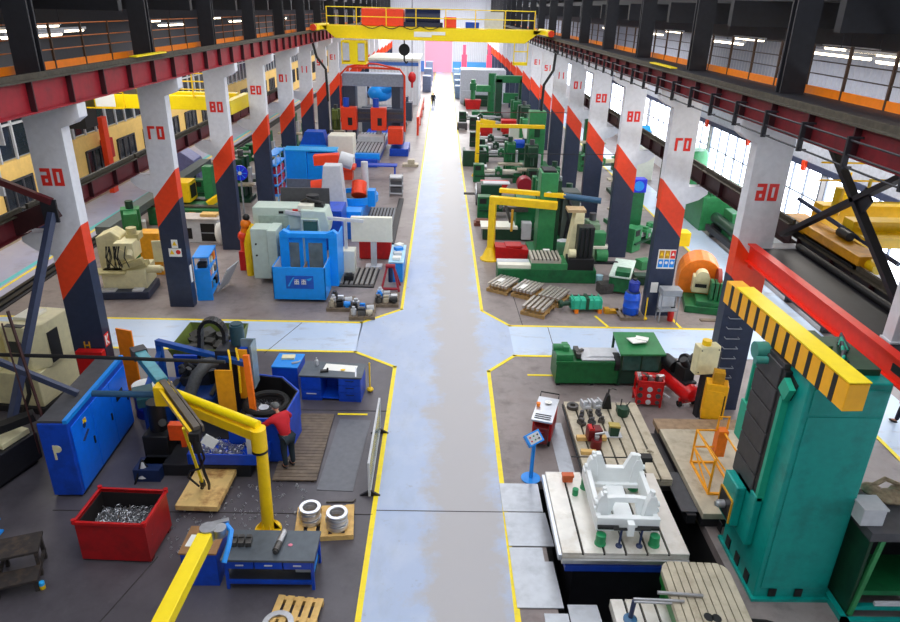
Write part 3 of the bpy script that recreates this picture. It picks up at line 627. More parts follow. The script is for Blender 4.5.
# ---- man in red
def skinfig(name,verts,edges,radii,m,parent=None,root=0,sub=1):
    me=bpy.data.meshes.new(name); me.from_pydata(verts,edges,[]); o=bpy.data.objects.new(name,me); COL.objects.link(o)
    if parent: o.parent=parent
    md=o.modifiers.new('s','SKIN'); sv=me.skin_vertices[0].data
    for i,r in enumerate(radii): sv[i].radius=r if isinstance(r,tuple) else (r,r)
    sv[root].use_root=True; md.use_smooth_shade=True
    s2=o.modifiers.new('u','SUBSURF'); s2.levels=sub; s2.render_levels=sub
    me.materials.append(m)
    dg=bpy.context.evaluated_depsgraph_get(); dg.update(); ev=o.evaluated_get(dg); nm=bpy.data.meshes.new_from_object(ev); o.modifiers.clear(); o.data=nm
    return o
def person(label,loc,rz,shirt,trouser,hairm,cap=None,lean=.25,arms='forward',stride=.0,hgt=1.74):
    k=hgt/1.74
    t=T('person',label,'person',loc,rz)
    L=lean
    hip=(0,0,.93); che=(0,L*.75,1.28); nk=(0,L*1.02,1.44); hd=(0,L*1.25+.03,1.55)
    V=[hip,(0,L*.35,1.1),che,nk,hd,
       (-.1,0,.9),(-.11,.02+stride*.5,.5),(-.11,-.02+stride,.09),(-.11,.13+stride,.05),
       (.1,0,.9),(.11,.02-stride*.5,.5),(.11,-.02-stride,.09),(.11,.13-stride,.05),
       (-.2,L*.85,1.40),(.2,L*.85,1.40)]
    if arms=='forward':
        V+=[(-.4,L*.85+.1,1.24),(-.27,L*.85+.38,1.14),(.36,L*.85+.1,1.2),(.22,L*.85+.38,1.12)]
    else: V+=[(-.25,L*.8,1.12),(-.24,L*.8+.07,.88),(.25,L*.8,1.12),(.24,L*.8+.07,.88)]
    V=[(a*k,b*k,c*k) for a,b,c in V]
    E=[(0,1),(1,2),(2,3),(3,4),(0,5),(5,6),(6,7),(7,8),(0,9),(9,10),(10,11),(11,12),(2,13),(2,14),(13,15),(15,16),(14,17),(17,18)]
    body=skinfig('body',V,E,[(.12,.085),(.12,.08),(.13,.08),.055,.05,.095,.065,.045,.04,.095,.065,.045,.04,.055,.055,.045,.036,.045,.036],skin,t)
    # clothes follow the same skeleton, a little larger
    sh=[V[i] for i in (0,1,2,13,15,16,14,17,18)]; sh[0]=(sh[0][0],sh[0][1],sh[0][2]-.06)
    sh[5]=tuple(.25*a+.75*b for a,b in zip(sh[4],sh[5])); sh[8]=tuple(.25*a+.75*b for a,b in zip(sh[7],sh[8]))
    skinfig('jacket',sh,[(0,1),(1,2),(2,3),(3,4),(4,5),(2,6),(6,7),(7,8)],[(.18,.15),(.17,.145),(.17,.14),.1,.07,.052,.1,.07,.052],shirt,t)
    tr=[V[0],V[5],V[6],V[7],V[9],V[10],V[11]]
    skinfig('trousers',tr,[(0,1),(1,2),(2,3),(0,4),(4,5),(5,6)],[(.165,.125),.11,.085,.065,.11,.085,.065],trouser,t)
    for sx in (-1,1):
        f=Vector(V[7 if sx<0 else 11]); P(t,'shoe',MB().ball((f.x,f.y+.07,.045),.055,.95,2.4,.82),blackp)
        hw=Vector(V[16 if sx<0 else 18]); el=Vector(V[15 if sx<0 else 17]); d=(hw-el).normalized(); a=d.cross(Vector((0,0,1))).normalized(); u=a.cross(d)
        HV=[tuple(hw-d*.02),tuple(hw+d*.06)]; HE=[(0,1)]; HR=[.03,(.036,.02)]
        for j,(o,l) in enumerate(((-.03,.075),(-.01,.085),(.01,.08),(.03,.065))):
            b=len(HV); HV+=[tuple(hw+d*.08+a*o),tuple(hw+d*(.08+l*.5)+a*o*1.1-u*.008),tuple(hw+d*(.08+l*.9)+a*o*1.15-u*.03)]; HE+=[(1,b),(b,b+1),(b+1,b+2)]; HR+=[.011,.009,.008]
        b=len(HV); HV+=[tuple(hw+d*.03-a*sx*.035),tuple(hw+d*.07-a*sx*.055-u*.01)]; HE+=[(0,b),(b,b+1)]; HR+=[.012,.009]
        skinfig('hand',HV,HE,HR,skin,t)
    h=Vector(V[4]); 
    mb=MB().ball(h+Vector((0,.02,.04)),.1,.82,1.0,1.22,n=16).ball(h+Vector((0,.125,.02)),.018,.8,1,1.2,n=8)
    for sx in (-1,1): mb.ball(h+Vector((sx*.085,.01,.03)),.025,.5,.8,1.2,n=8)
    P(t,'head',mb,skin)
    mb=MB()
    for sx in (-1,1): mb.ball(h+Vector((sx*.034,.105,.055)),.012,n=8)
    P(t,'eyes',mb,blackp); P(t,'mouth',MB().ball(h+Vector((0,.112,-.03)),.02,1.2,.4,.3,n=8),numred)
    P(t,'cap' if cap else 'hair',(MB().ball(h+Vector((0,.0,.085)),.105,.9,1.05,.85,n=14).ball(h+Vector((0,.1,.1)),.06,1.1,1.2,.2,n=10) if cap else MB().ball(h+Vector((0,-.01,.075)),.105,.86,1.0,1.0,n=14)),cap or hairm)
    return t
person('person in red sweatshirt, dark trousers and grey cap leaning over the blue machine',(-3.8,14.55,.078),.75,mat('sweatshirt_red',(186,18,34),.8,var=.08),mat('trousers_dark',(24,40,50),.8),blackp,mat('cap_grey',(96,98,98),.8),lean=.34,arms='forward')
# ================================================================ big blue machine (left, middle)
t=T('cutting_machine','large dark blue machine with orange guards, energy chain and swarf trays beside the worker','machine',(-5.9,15.7,0))
P(t,'base',MB().box(-1.55,1.2,-1.5,.9,0,.35).box(-1.0,1.9,-.6,1.2,0,.5),mat('machine_base_dark',(26,28,34),.5),bev=.02)
# rear curved tank on the right, with a dark inside
mb=MB(); tk=[(.55,-.9),(1.95,-.9),(2.1,.5),(1.5,1.25),(.4,1.45)]
P(t,'tank',MB().prism(tk,.05,.7,'z'),blue); P(t,'tank_floor',MB().prism([(x*.97+.03,y*.95) for x,y in tk],.7,.72,'z'),mat('inside_black',(26,22,24)))
mb=MB()
for a,b in zip(tk,tk[1:]): mb.bar((a[0],a[1],1.0),(b[0],b[1],1.0),.04,.75)
P(t,'tank_wall',mb,blue); 
mb=MB()
for a,b in zip(tk,tk[1:]):
    d=Vector((1.2,.2)); a2=Vector(a).lerp(d,.05); b2=Vector(b).lerp(d,.05); mb.bar((a2.x,a2.y,1.0),(b2.x,b2.y,1.0),.02,.72)
P(t,'tank_inside',mb,blackp)  # thin black strips along the inside of the tank walls
sw=P(t,'swarf',swarf(150,.7,1.7,-.5,.9,.76,21,h=.1),swarfm); sw['kind']='stuff'
P(t,'drip_tray',MB().tube([(1.25+.55*math.cos(k*PI/10),.3+.55*math.sin(k*PI/10),1.08) for k in range(0,20)],.09,8,closed=True),rubber)
P(t,'steel_part',MB().cb((1.1,-.1,1.0),(.6,.16,.12),rz=.8).cyl((1.25,.0,.85),(1.25,.0,1.15),.14),alu)
# front swarf tray
mb=MB().box(-.3,1.6,-1.55,-.55,.42,.5).box(-.3,1.6,-1.57,-1.53,.42,.72).box(-.32,-.28,-1.57,-.55,.42,.72).box(1.58,1.62,-1.57,-.55,.42,.72)
P(t,'tray',mb,blue); sw=P(t,'tray_swarf',swarf(160,-.2,1.0,-1.45,-.7,.56,22,h=.08),swarfm); sw['kind']='stuff'
P(t,'apron_sheet',MB().box(1.15,1.55,-1.45,-1.42,.5,1.6),lgrey,'pale grey sheet')
# left body with blue frame and column
P(t,'body',MB().box(-1.9,-1.3,-.2,1.3,.1,1.3).box(-1.3,-.2,.3,1.6,.1,1.2),mat('machine_blue',(14,56,128),.42,dirt=(14,30,70)),bev=.03)
P(t,'bracket_frame',MB().bar((-2.0,1.6,0),(-2.0,1.6,2.2),.16,.16,up=(0,1,0)).bar((-2.05,1.6,2.25),(.8,.3,2.3),.16,.14).bar((-2.0,1.6,1.95),(-1.9,.2,1.5),.12,.12),mat('frame_blue',(20,78,160),.42),bev=.01)
P(t,'panel_side',B(-1.7,-1.0,1.7,1.8,.5,1.75),blue)
P(t,'column',MB().box(-.1,.5,.6,1.2,.3,2.5),mat('column_dark',(30,34,44),.5),bev=.02)
P(t,'mirror_panel',MB().box(.5,.9,.95,1.0,1.4,2.7).box(.88,.92,.5,1.0,1.4,2.7),mat('pane_grey',(120,140,152),.15),'grey glossy panel')
P(t,'cover_sheet',B(.05,.52,.0,.03,.9,2.25),mat('sheet_orange',(252,168,24),.4),bev=.01); P(t,'cover_sheet',B(.5,.8,.5,.53,1.1,2.6),mat('sheet_orange',(252,168,24),.4))
P(t,'guard_post',MB().bar((1.0,-.1,.85),(.86,.2,2.6),.15,.13,up=(0,1,0)),mat('guard_orange',(250,118,20),.4))
P(t,'guard_box',MB().box(-.9,-.5,-1.1,-.9,.8,1.25).box(-.62,-.5,-1.1,-.9,.6,.8),mat('box_orange',(238,84,20),.45))
P(t,'motor',MB().cyl((.4,1.1,2.45),(.4,1.1,3.05),.19,n=18).cyl((.4,1.1,3.05),(.4,1.1,3.1),.15,n=18),mat('motor_teal',(42,74,86),.45))
P(t,'motor_base',MB().box(.1,.7,.75,1.35,2.3,2.46),blue)
# energy chain loop
mb=MB(); pts=[]
for k in range(15):
    a=-PI*.05+k*PI*1.1/14; pts.append((-.3-.34*math.cos(a),1.2,2.72+.42*math.sin(a)))
pts=[(-.72,1.2,2.0)]+pts+[(.02,1.1,2.2),(-.1,.8,1.6),(-.3,.5,1.2)]
for a,b in zip(pts,pts[1:]): mb.bar(a,b,.24,.1,up=(0,1,0)) if 0 else mb.bar(a,b,.1,.26,up=(0,1,0))
P(t,'energy_chain',mb,blackp)
mb=MB().tube([(-.1,.75,2.1),(-.3,.55,2.15),(-.55,.35,1.9),(-.75,.15,1.4),(-.85,.1,.9),(-.8,.2,.5)],.17,10); P(t,'flexible_duct',mb,mat('duct_grey',(78,80,82),.5,var=.25,scale=18))
P(t,'hose',MB().tube([(.3,.6,2.3),(.33,.45,2.6),(.4,.3,2.4),(.38,.25,1.4)],.03,8).tube([(.5,.6,2.4),(.54,.45,2.66),(.6,.35,2.4),(.58,.3,1.4)],.03,8),yel,'yellow hose')
P(t,'strut',MB().bar((-.95,-.9,.7),(-.55,-.5,1.6),.07,.1),mat('frame_blue',(20,78,160)))
mb=MB()
rnd=random.Random(4)
for k in range(16): mb.cb((rnd.uniform(-1.5,.1),rnd.uniform(.9,1.9),1.2+rnd.uniform(0,.3)),(rnd.uniform(.15,.5),rnd.uniform(.15,.4),rnd.uniform(.1,.5)),rz=rnd.uniform(0,3))
for k in range(8): mb.cyl((rnd.uniform(-1.4,.1),rnd.uniform(.9,1.7),1.2),(rnd.uniform(-1.4,.1),rnd.uniform(.9,1.7),1.7),.08,n=10)
P(t,'drive_unit',mb,mat('drive_dark',(46,48,52),.5,.3,var=.3))
mb=MB().box(-1.6,-.95,-1.1,-.4,.2,.9).cyl((-1.3,-.7,.9),(-1.3,-.7,1.7),.22,n=14).cyl((-1.6,-.2,.6),(-1.1,-.9,1.2),.1,n=10); P(t,'feed_head',mb,blackp,bev=.02)
P(t,'foot_tank',B(-1.65,-1.0,-1.75,-1.2,0,.35),dblue)
P(t,'green_cover',MB().cb((-1.85,-.1,1.65),(.5,.4,.12),rz=.5).cb((-1.75,-.25,1.45),(.4,.3,.25),rz=.4),mat('cover_teal',(38,84,92),.45))
# olive tipping tub behind it
t=T('tipping_tub','olive green open tub with dark scrap behind the blue machine','bin',(-7.15,19.2,.5))
mb=MB(); 
mb.raw([(-.7,-.8,.25),(.8,-.8,.25),(.8,.8,.25),(-.7,.8,.25),(-.95,-.95,1.0),(.95,-.95,1.0),(.95,1.0,1.0),(-.95,1.0,1.0)],[(3,2,1,0),(0,1,5,4),(1,2,6,5),(2,3,7,6),(3,0,4,7)])
o=P(t,'shell',mb,mat('olive_green',(96,112,44),.5,dirt=(60,64,40))); so=o.modifiers.new('so','SOLIDIFY'); so.thickness=.04
mb=MB()
for k in range(26): mb.cb((rnd.uniform(-.6,.6),rnd.uniform(-.6,.6),.6+rnd.uniform(0,.35)),(rnd.uniform(.2,.5),rnd.uniform(.15,.4),rnd.uniform(.1,.3)),rz=rnd.uniform(0,3),rx=rnd.uniform(-.4,.4))
sw=P(t,'scrap',mb,mat('scrap_dark',(62,62,58),.6,.3,var=.3)); sw['kind']='stuff'
P(t,'foot',MB().box(-.65,.75,-.75,.75,-.5,.25),darkst)
# blue barrel behind cabinet
t=T('oil_drum','dark blue drum with white lid standing behind the tall blue cabinet','drum',(-8.4,17.05,0))
P(t,'drum_body',MB().lathe([(.33,0),(.34,.02),(.33,.3),(.345,.32),(.33,.34),(.33,.62),(.345,.64),(.33,.66),(.34,.96)],n=22),mat('drum_blue',(16,36,150),.4)); P(t,'lid',MB().lathe([(.34,.96),(.34,1.0),(.3,1.01)],n=22),paper)
t=T('tripod_stand','small black tripod stand with pale cone beside the machine base','stand',(-7.35,14.1,0))
for a in (0,2.1,4.2): P(t,'leg',MB().bar((0,0,.55),(.3*math.cos(a),.3*math.sin(a),0),.035,.035),blackp)
P(t,'cone',MB().cyl((0,0,.1),(0,0,.5),.18,.04),lgrey)
# panels round column 06
S('hose_cabinet','red steel box at the foot of left column 06','box',B(-.38,.38,-.12,.12,0,1.78),redp,(-10.05,17.6,0),bev=.02)
S('orange_board','upright orange panel leaning at the right side of left column 06','panel',B(-.03,.03,-.28,.28,0,2.1),mat('panel_orange',(250,140,20),.4),(-9.36,18.35,0),1.25,bev=.01)
S('side_panel','tall olive-brown panel standing left of column 06','panel',B(-.04,.04,-.3,.3,0,2.15),mat('panel_brown',(120,98,50),.6,dirt=(84,70,40)),(-11.25,19.5,0),1.3,bev=.01)
# cream CNC at left edge
t=T('machining_centre','cream boxy machining centre at the left edge behind the diagonal brace','machine',(-12.05,17.6,0),-.12)
P(t,'lower_body',MB().box(-1.2,.75,-.5,1.3,.2,1.25),cream,bev=.03)
mb=MB().prism([(-.2,-.3),(.5,-.3),(.85,.05),(.85,1.2),(-.2,1.2)],1.25,2.6,'z'); P(t,'enclosure',mb,cream,bev=.03)
P(t,'left_enclosure',MB().box(-1.3,-.4,-1.3,.4,1.25,2.45),cream,bev=.05)
P(t,'sliding_window',MB().box(.86,.88,.1,.55,1.35,2.3),blackp); P(t,'viewing_window',MB().cb((.15,-.32,2.0),(.4,.02,.35)),glass)
P(t,'roof_cover',MB().box(-.15,.4,.2,.9,2.6,2.68),lcream); P(t,'top_recess',MB().box(-.1,.45,-.28,-.1,2.3,2.62),blackp)
P(t,'base',B(-1.2,.8,-.6,1.3,0,.2),darkst)
P(t,'cable_guard',MB().tube([(.5,-.7,1.3),(.8,-.9,1.7),(.9,-1.1,1.0),(.7,-1.3,.4)],.06,8),blackp)
t=T('conveyor_box','black open chip conveyor with grey handles between cream machine and blue cabinet','conveyor',(-10.15,16.2,0))
P(t,'trough',MB().box(-.4,.3,-.8,.9,.3,.42).box(-.4,-.34,-.8,.9,.42,.8).box(.24,.3,-.8,.9,.42,.8),darkst,bev=.01)
for k in range(5): P(t,'cross_bar',B(-.34,.24,-.7+k*.36,-.66+k*.36,.72,.78),lgrey)
for a in (-.3,.2):
    for b in (-.7,.8): P(t,'leg',B(a,a+.06,b,b+.06,0,.3),darkst)
P(t,'handle',MB().tube([(.1,-.9,.8),(.2,-.9,1.25),(.6,-.5,1.35),(.75,-.2,1.2)],.05,8),grey)
t=T('cream_bench','cream sheet-metal machine cover standing dark at the lower left edge','machine',(-11.1,14.3,0),-.3)
P(t,'body',B(-1.,.7,-.7,.7,.12,.9),darkst,bev=.03); P(t,'cover',MB().box(-.4,.6,-.2,.6,.9,1.05),cream,bev=.02); P(t,'feet',MB().box(-.9,.6,-.6,.6,0,.12),blackp)
P(t,'chute',MB().bar((-.2,-.6,1.2),(.9,.6,1.5),.3,.2),blackp); P(t,'vent',MB().cyl((.2,-.72,.45),(.2,-.68,.45),.2),lgrey)
# dark braces in front of left column 06
t=T('cross_brace','dark blue-grey diagonal steel brace hanging from column 06 at the left edge','brace',(-10.4,17.3,0))
P(t,'main_diagonal',MB().bar((.25,.1,5.9),(-.55,-3.2,.0),.16,.18),mat('brace_blue_grey',(58,66,92),.45))
P(t,'upper_diagonal',MB().bar((.3,.1,6.2),(-2.4,.05,7.35),.14,.16),maroond); P(t,'lower_beam',MB().bar((.3,.2,6.0),(-2.6,.2,4.75),.16,.5),mat('beam_brown',(58,26,28),.5,var=.2))
P(t,'lower_diagonal',MB().bar((1.6,-2.8,2.2),(-1.2,-2.8,3.6),.12,.14),mat('brace_blue_grey',(58,66,92)))
P(t,'joint_plate',MB().cb((.2,.1,5.95),(.4,.06,.6)),darkst)
P(t,'chain_drop',MB().bar((.9,-3.5,4.7),(1.15,-3.6,1.7),.05,.05).bar((.7,-3.5,4.4),(.85,-3.6,1.0),.03,.03),mat('chain_brown',(62,32,30),.5))
S('cable_line','black cable strung level across the left foreground in front of the blue cabinet','cable',MB().tube([(-11,0,3.42),(-8,.05,3.36),(-4.9,0,3.32)],.045,8),blackp,(0,13.9,.15))
S('pipe_bar','slate blue pipe running level from tall cabinet to the yellow jib knuckle','pipe',MB().cyl((-8.35,0,0),(-6.6,.0,0),.08),mat('pipe_slate',(44,84,116),.45),(0,14.35,2.3))
# ================================================================ right foreground
# teal boring mill column
t=T('boring_mill','huge teal boring mill column under a yellow and black striped beam at the right','machine',(6.58,10.45,0))
P(t,'column',MB().box(0,1.5,0,1.72,0,5.12),teal,bev=.03)
P(t,'front_panel',B(.1,1.44,-.02,0,.32,4.42),teal,bev=.01); P(t,'top_panel',B(.1,1.44,-.02,0,4.48,5.0),teal,bev=.01)
for x in (.28,.82): P(t,'base_slot',MB().box(x,x+.16,-.03,-.018,.1,.3),blackp)
for k in range(4): P(t,'side_slot',MB().box(-.02,.0,.3+k*.5,.5+k*.5,.1,.36),blackp)
P(t,'front_foot',B(-.06,1.56,-.08,1.8,0,.07),teal)
# ways and bellows on the left face
P(t,'way_cover',B(-.12,0,.72,1.7,2.0,5.1),mat('bellows_dark',(58,56,58),.5,var=.2,dirt=(36,34,36)))
for k in range(6): P(t,'bellows_fold',B(-.16,-.12,.74,1.68,2.05+k*.5,2.05+k*.5+.47),mat('bellows_dark',(58,56,58)),bev=.02)
P(t,'guide_strip',B(-.14,0,.5,.6,2.1,4.5),teal2); P(t,'guide_groove',B(-.13,0,.6,.72,2.0,5.0),blackp)
P(t,'saddle',MB().box(-.16,.0,.5,1.4,.95,2.2).box(-.36,-.16,.9,1.55,1.1,2.1),teal,bev=.03)
P(t,'saddle_window',B(-.385,-.355,.95,1.5,1.2,1.7),blackp); P(t,'window_rim',MB().box(-.39,-.36,.92,.96,1.15,1.72).box(-.39,-.36,1.5,1.54,1.15,1.72).box(-.39,-.36,.96,1.5,1.7,1.74),ochre)
P(t,'spindle_nose',MB().cyl((-.38,1.25,1.42),(-.52,1.25,1.42),.09,n=16).cyl((-.52,1.25,1.42),(-.57,1.25,1.42),.06,n=14),alu)
P(t,'lift_bar',MB().box(.0,.06,1.9,1.98,2.7,4.5).box(.0,.06,2.06,2.14,2.7,4.5).box(-.04,.1,1.85,2.19,2.6,3.5),teal2,bev=.02)
P(t,'pulley',MB().cyl((-.35,1.5,5.0),(-.02,1.5,5.0),.17,n=18).cyl((-.4,1.3,4.88),(-.02,1.3,4.88),.08,n=12),mat('pulley_teal',(54,130,120),.4))
P(t,'side_recess',MB().cb((-.01,.62,4.75),(.03,.5,.4),rx=.3),blackp); P(t,'recess_flap',MB().cb((-.1,.5,4.7),(.12,.3,.3),rx=.4),teal2)
P(t,'rear_base',MB().box(.3,1.5,1.72,2.4,0,1.2).box(.1,.5,1.72,2.2,2.6,3.4),dgreen,bev=.03)
P(t,'top_gear',MB().box(.55,1.4,.3,1.65,5.12,5.25).box(.5,.8,.9,1.6,5.12,5.4),dgreen)
for k in range(9): P(t,'top_hose',MB().tube([(.6+.08*k,.3+.1*k,5.27),(.75+.06*k,.4+.13*k,5.36+.03*(k%3)),(.9+.03*k,.5+.1*k,5.28)],.03,6),(blackp,teal2,dgrey)[k%3])
# striped beam
t=T('striped_beam','yellow hollow beam with black warning stripes lying across the teal machine top','beam',(6.6,9.48,5.14),.05)
P(t,'beam_body',MB().box(0,.36,0,4.6,0,.5),mat('beam_yellow',(252,180,14),.42,var=.06),bev=.012)
P(t,'top_cover',MB().box(-.01,.37,-.01,4.11,.52,.545),yel2)
for k in range(11): P(t,'warning_stripe',MB().prism([(.3+k*.39,.0),(.42+k*.39,.0),(.42+k*.39,.5),(.3+k*.39,.5)],-.006,0,'x'),blackp)
P(t,'end_clip',B(.36,.4,.1,.25,.1,.4),blackp)
# rotary table
def roundrect(x0,x1,y0,y1,r,n=5):
    pts=[]
    for cx,cy,a0 in ((x1-r,y1-r,0),(x0+r,y1-r,PI/2),(x0+r,y0+r,PI),(x1-r,y0+r,1.5*PI)):
        for k in range(n+1): a=a0+PI/2*k/n; pts.append((cx+r*math.cos(a),cy+r*math.sin(a)))
    return pts
t=T('rotary_table','round-cornered slotted cast iron table on a green base at the bottom edge','table',(5.16,9.6,0),-.04); t.scale=(.88,1,1)
P(t,'base',MB().prism(roundrect(-.7,.72,-.95,.85,.25),-1.35,.62,'z'),mat('table_green',(30,120,50),.42,var=.12,dirt=(18,70,34)),bev=.01)
P(t,'skirt',MB().prism(roundrect(-.76,.78,-1.02,.92,.28),.62,.78,'z'),mat('table_green',(30,120,50)))
mb=MB(); N=9
out=roundrect(-.76,.78,-1.02,.92,.28,6)
def chordy(x):
    ys=[]
    for a,b in zip(out,out[1:]+out[:1]):
        if (a[0]-x)*(b[0]-x)<=0 and abs(a[0]-b[0])>1e-6: ys.append(a[1]+(b[1]-a[1])*(x-a[0])/(b[0]-a[0]))
    return (min(ys),max(ys)) if ys else (0,0)
ww=1.54/N
for k in range(N):
    x0=-.76+k*ww+(.012 if k else .002); x1=-.76+(k+1)*ww-(.012 if k<N-1 else .002)
    xs=[x0+(x1-x0)*j/5 for j in range(6)]; lo=[chordy(x)[0] for x in xs]; hi=[chordy(x)[1] for x in xs]
    mb.prism([(x,y) for x,y in zip(xs,lo)]+[(x,y) for x,y in reversed(list(zip(xs,hi)))],.8,.9,'z')
mb.prism(out,.78,.83,'z'); P(t,'table_top',mb,cast2)
P(t,'oil_mark',MB().cyl((-.1,-.45,.9),(-.1,-.45,.904),.1,n=12).cyl((.06,-.47,.9),(.06,-.47,.904),.1,n=12),blackp)
S('steel_bar','bright steel bar lying on the left edge of the round-cornered table','bar',MB().cyl((-.5,.03,.04),(.35,-.04,.04),.035,n=10),steel,(4.75,9.65,.905))
t=T('slotted_table','small slotted iron table low at the bottom edge left of the green base','table',(4.1,9.25,0))
P(t,'table_top',MB().tslots(-.62,.5,-.9,.75,.42,3),cast); P(t,'body',B(-.55,.45,-.85,.7,-1.3,.22),darkst)
t=T('screw_jack','blue screw jack with steel lever standing on the small slotted table','jack',(3.75,9.5,.42))
P(t,'base',MB().lathe([(.13,0),(.13,.04),(.06,.08)],n=16),mat('jack_blue',(60,110,150),.4)); P(t,'stem',MB().cyl((0,0,.08),(.02,0,.5),.045,n=12),dblue); P(t,'lever',MB().cyl((0,.02,.52),(.95,-.02,.52),.028,n=8).cyl((0,-.05,.52),(.7,-.08,.52),.022,n=8),steel)
# big slotted front table with the white casting
t=T('machine_table','large pale slotted machine table carrying the white casting','table',(3.96,12.2,0))
P(t,'table_top',MB().tslots(-1.32,1.32,-1.36,1.34,.8,5,th=.3),cast,bev=.004)
P(t,'edge_rail',MB().box(-1.4,-1.33,-1.36,1.3,.6,.74).box(-1.32,1.32,-1.43,-1.37,.58,.66),alu)
P(t,'base',MB().box(-1.25,1.25,-1.42,1.3,.36,.5),mat('table_blue',(20,60,160),.4)); P(t,'pedestal',B(-1.0,1.0,-1.1,1.1,-1.4,.36),darkst)
t=T('machine_table','second slotted table behind, crowded with small parts and clamps','table',(4.77,15.5,0))
P(t,'table_top',MB().tslots(-1.05,1.08,-1.8,1.8,.5,6,th=.2),cast2,bev=.004); P(t,'body',B(-.98,1.0,-1.25,1.75,0,.3),darkst); P(t,'side_groove',B(-1.09,-1.06,-1.8,1.8,.32,.42),blackp)
t=T('machine_bed','worn pale iron bed plate beside the dark gutter in front of the orange cage','bed',(7.15,14.2,0))
P(t,'plate',MB().box(-.95,1.5,-1.7,1.8,.3,.46),cast2,bev=.01); P(t,'end_plate',MB().box(-.98,1.5,1.8,2.35,.3,.44),mat('rusty_plate',(150,124,96),.6,var=.25)); P(t,'body',B(-.9,1.45,-1.6,2.3,0,.3),darkst)
P(t,'gutter',MB().box(-1.22,-1.0,-1.5,1.9,0,.24),mat('gutter_dark',(44,44,48),.4,.4))
S('floor_cover','dark steel cover plate lying beside the machine bed','plate',B(-.28,.28,-.75,.75,0,.03),dgrey,(6.1,13.55,.24))
# white casting with four horn towers
wc=mat('casting_white',(238,242,242),.45,var=.03)
t=T('machine_casting','white machine frame casting with four horned corner towers on green jacks','casting',(4.05,12.15,1.06),-.02)
mb=MB().box(-.66,.66,-.95,-.85,0,.34).box(-.66,.66,.8,.9,0,.3).box(-.66,-.56,-.85,.8,0,.3).box(.56,.66,-.85,.8,0,.3)
mb.box(-.56,.56,-.85,-.55,.02,.12).box(-.56,.56,.45,.8,.02,.12).box(-.2,.2,-.55,.45,.02,.1)
P(t,'base_frame',mb,wc,bev=.015)
def endwall(y,h):
    mb=MB(); mb.prism([(-.56,.1),(.56,.1),(.56,.5),(.45,h),(.34,h),(.2,.5),(-.2,.5),(-.34,h),(-.45,h),(-.56,.5)],y,y+.14,'y'); return mb
P(t,'cross_wall',endwall(.55,.86),wc,bev=.012)
mb=MB().prism([(-.62,.0),(-.3,.0),(-.22,.42),(.22,.42),(.3,.0),(.62,0),(.62,.5),(.2,.56),(-.2,.56),(-.62,.5)],-.55,-.43,'y'); P(t,'cross_wall',mb,wc,bev=.012)
for sx in (-1,1):
    for y in (-.65,.62):
        mb=MB()
        mb.prism([(-.16,.1),(.14,.1),(.1,.62),(.05,.74),(-.06,.74),(-.12,.55)],-.09,.09,'y'); 
        for z,yy in ((.74,-.04),(.7,.05)): mb.cyl((-.02,yy,z),(-.02,yy,z+.12),.045,n=10)
        mb.cyl((.1,0,.5),(.16,0,.5),.06,n=10).cyl((.11,0,.34),(.17,0,.34),.05,n=10)
        q=P(t,'horn_tower',mb,wc,bev=.01); q.location=(sx*.52,y,0); q.rotation_euler=(0,0,0 if sx>0 else PI)
for sx in (-1,1):
    P(t,'side_rib',MB().prism([(-.9,.2),(.8,.2),(.6,.45),(-.6,.4)],sx*.6-.05,sx*.6+.05,'x'),wc,bev=.01)
    P(t,'foot_clamp',B(sx*.42-.22,sx*.42+.22,-1.02,-.95,.1,.16),blackp)
P(t,'front_key',B(-.04,.1,-1.1,-.9,0,.3),wc)
jg=mat('jack_green',(20,140,84),.42)
for k,(x,y,w) in enumerate(((3.47,11.12,'front left'),(4.6,11.1,'front right'),(3.5,12.95,'back left'),(4.62,12.93,'back right'))):
    S('support_jack','green cylinder jack under the %s corner of the white casting'%w,'jack',MB().lathe([(.12,0),(.12,.03),(.105,.04),(.105,.25),(.07,.26)],n=18),jg,(x,y,.8))
for x,w in ((3.85,'left'),(4.28,'right')):
    tt=T('screw_jack','blue screw jack in front of the white casting, %s of the pair'%w,'jack',(x,11.05,.8)); P(tt,'base',MB().lathe([(.07,0),(.07,.03),(.03,.06)],n=14),dblue); P(tt,'stem',MB().cyl((0,0,.05),(.02,.03,.4),.025,n=10),dblue); P(tt,'clamp_arm',MB().cb((.03,.05,.41),(.34,.06,.03)),blackp)
S('level_block','orange box level on the pale table behind the white casting','tool',MB().box(-.12,.12,-.07,.07,0,.14).box(-.14,.14,-.08,.08,.14,.2),mat('level_orange',(196,90,40),.5),(3.12,13.2,.8),bev=.01)
S('measuring_rod','long thin dark rod spanning behind the white casting','rod',MB().cyl((-.9,0,.0),(.9,0,0),.015,n=8).cb((.86,0,.0),(.3,.2,.12)).cyl((.86,0,-.55),(.86,0,0),.03,n=8).cyl((.86,0,-.545),(.86,0,-.5),.1,n=10),blackp,(4.1,13.4,1.35))
S('green_block','small green cylinder block on the pale table left of the casting','block',MB().cyl((0,0,0),(0,0,.16),.07,n=12),jg,(3.22,12.7,.8))
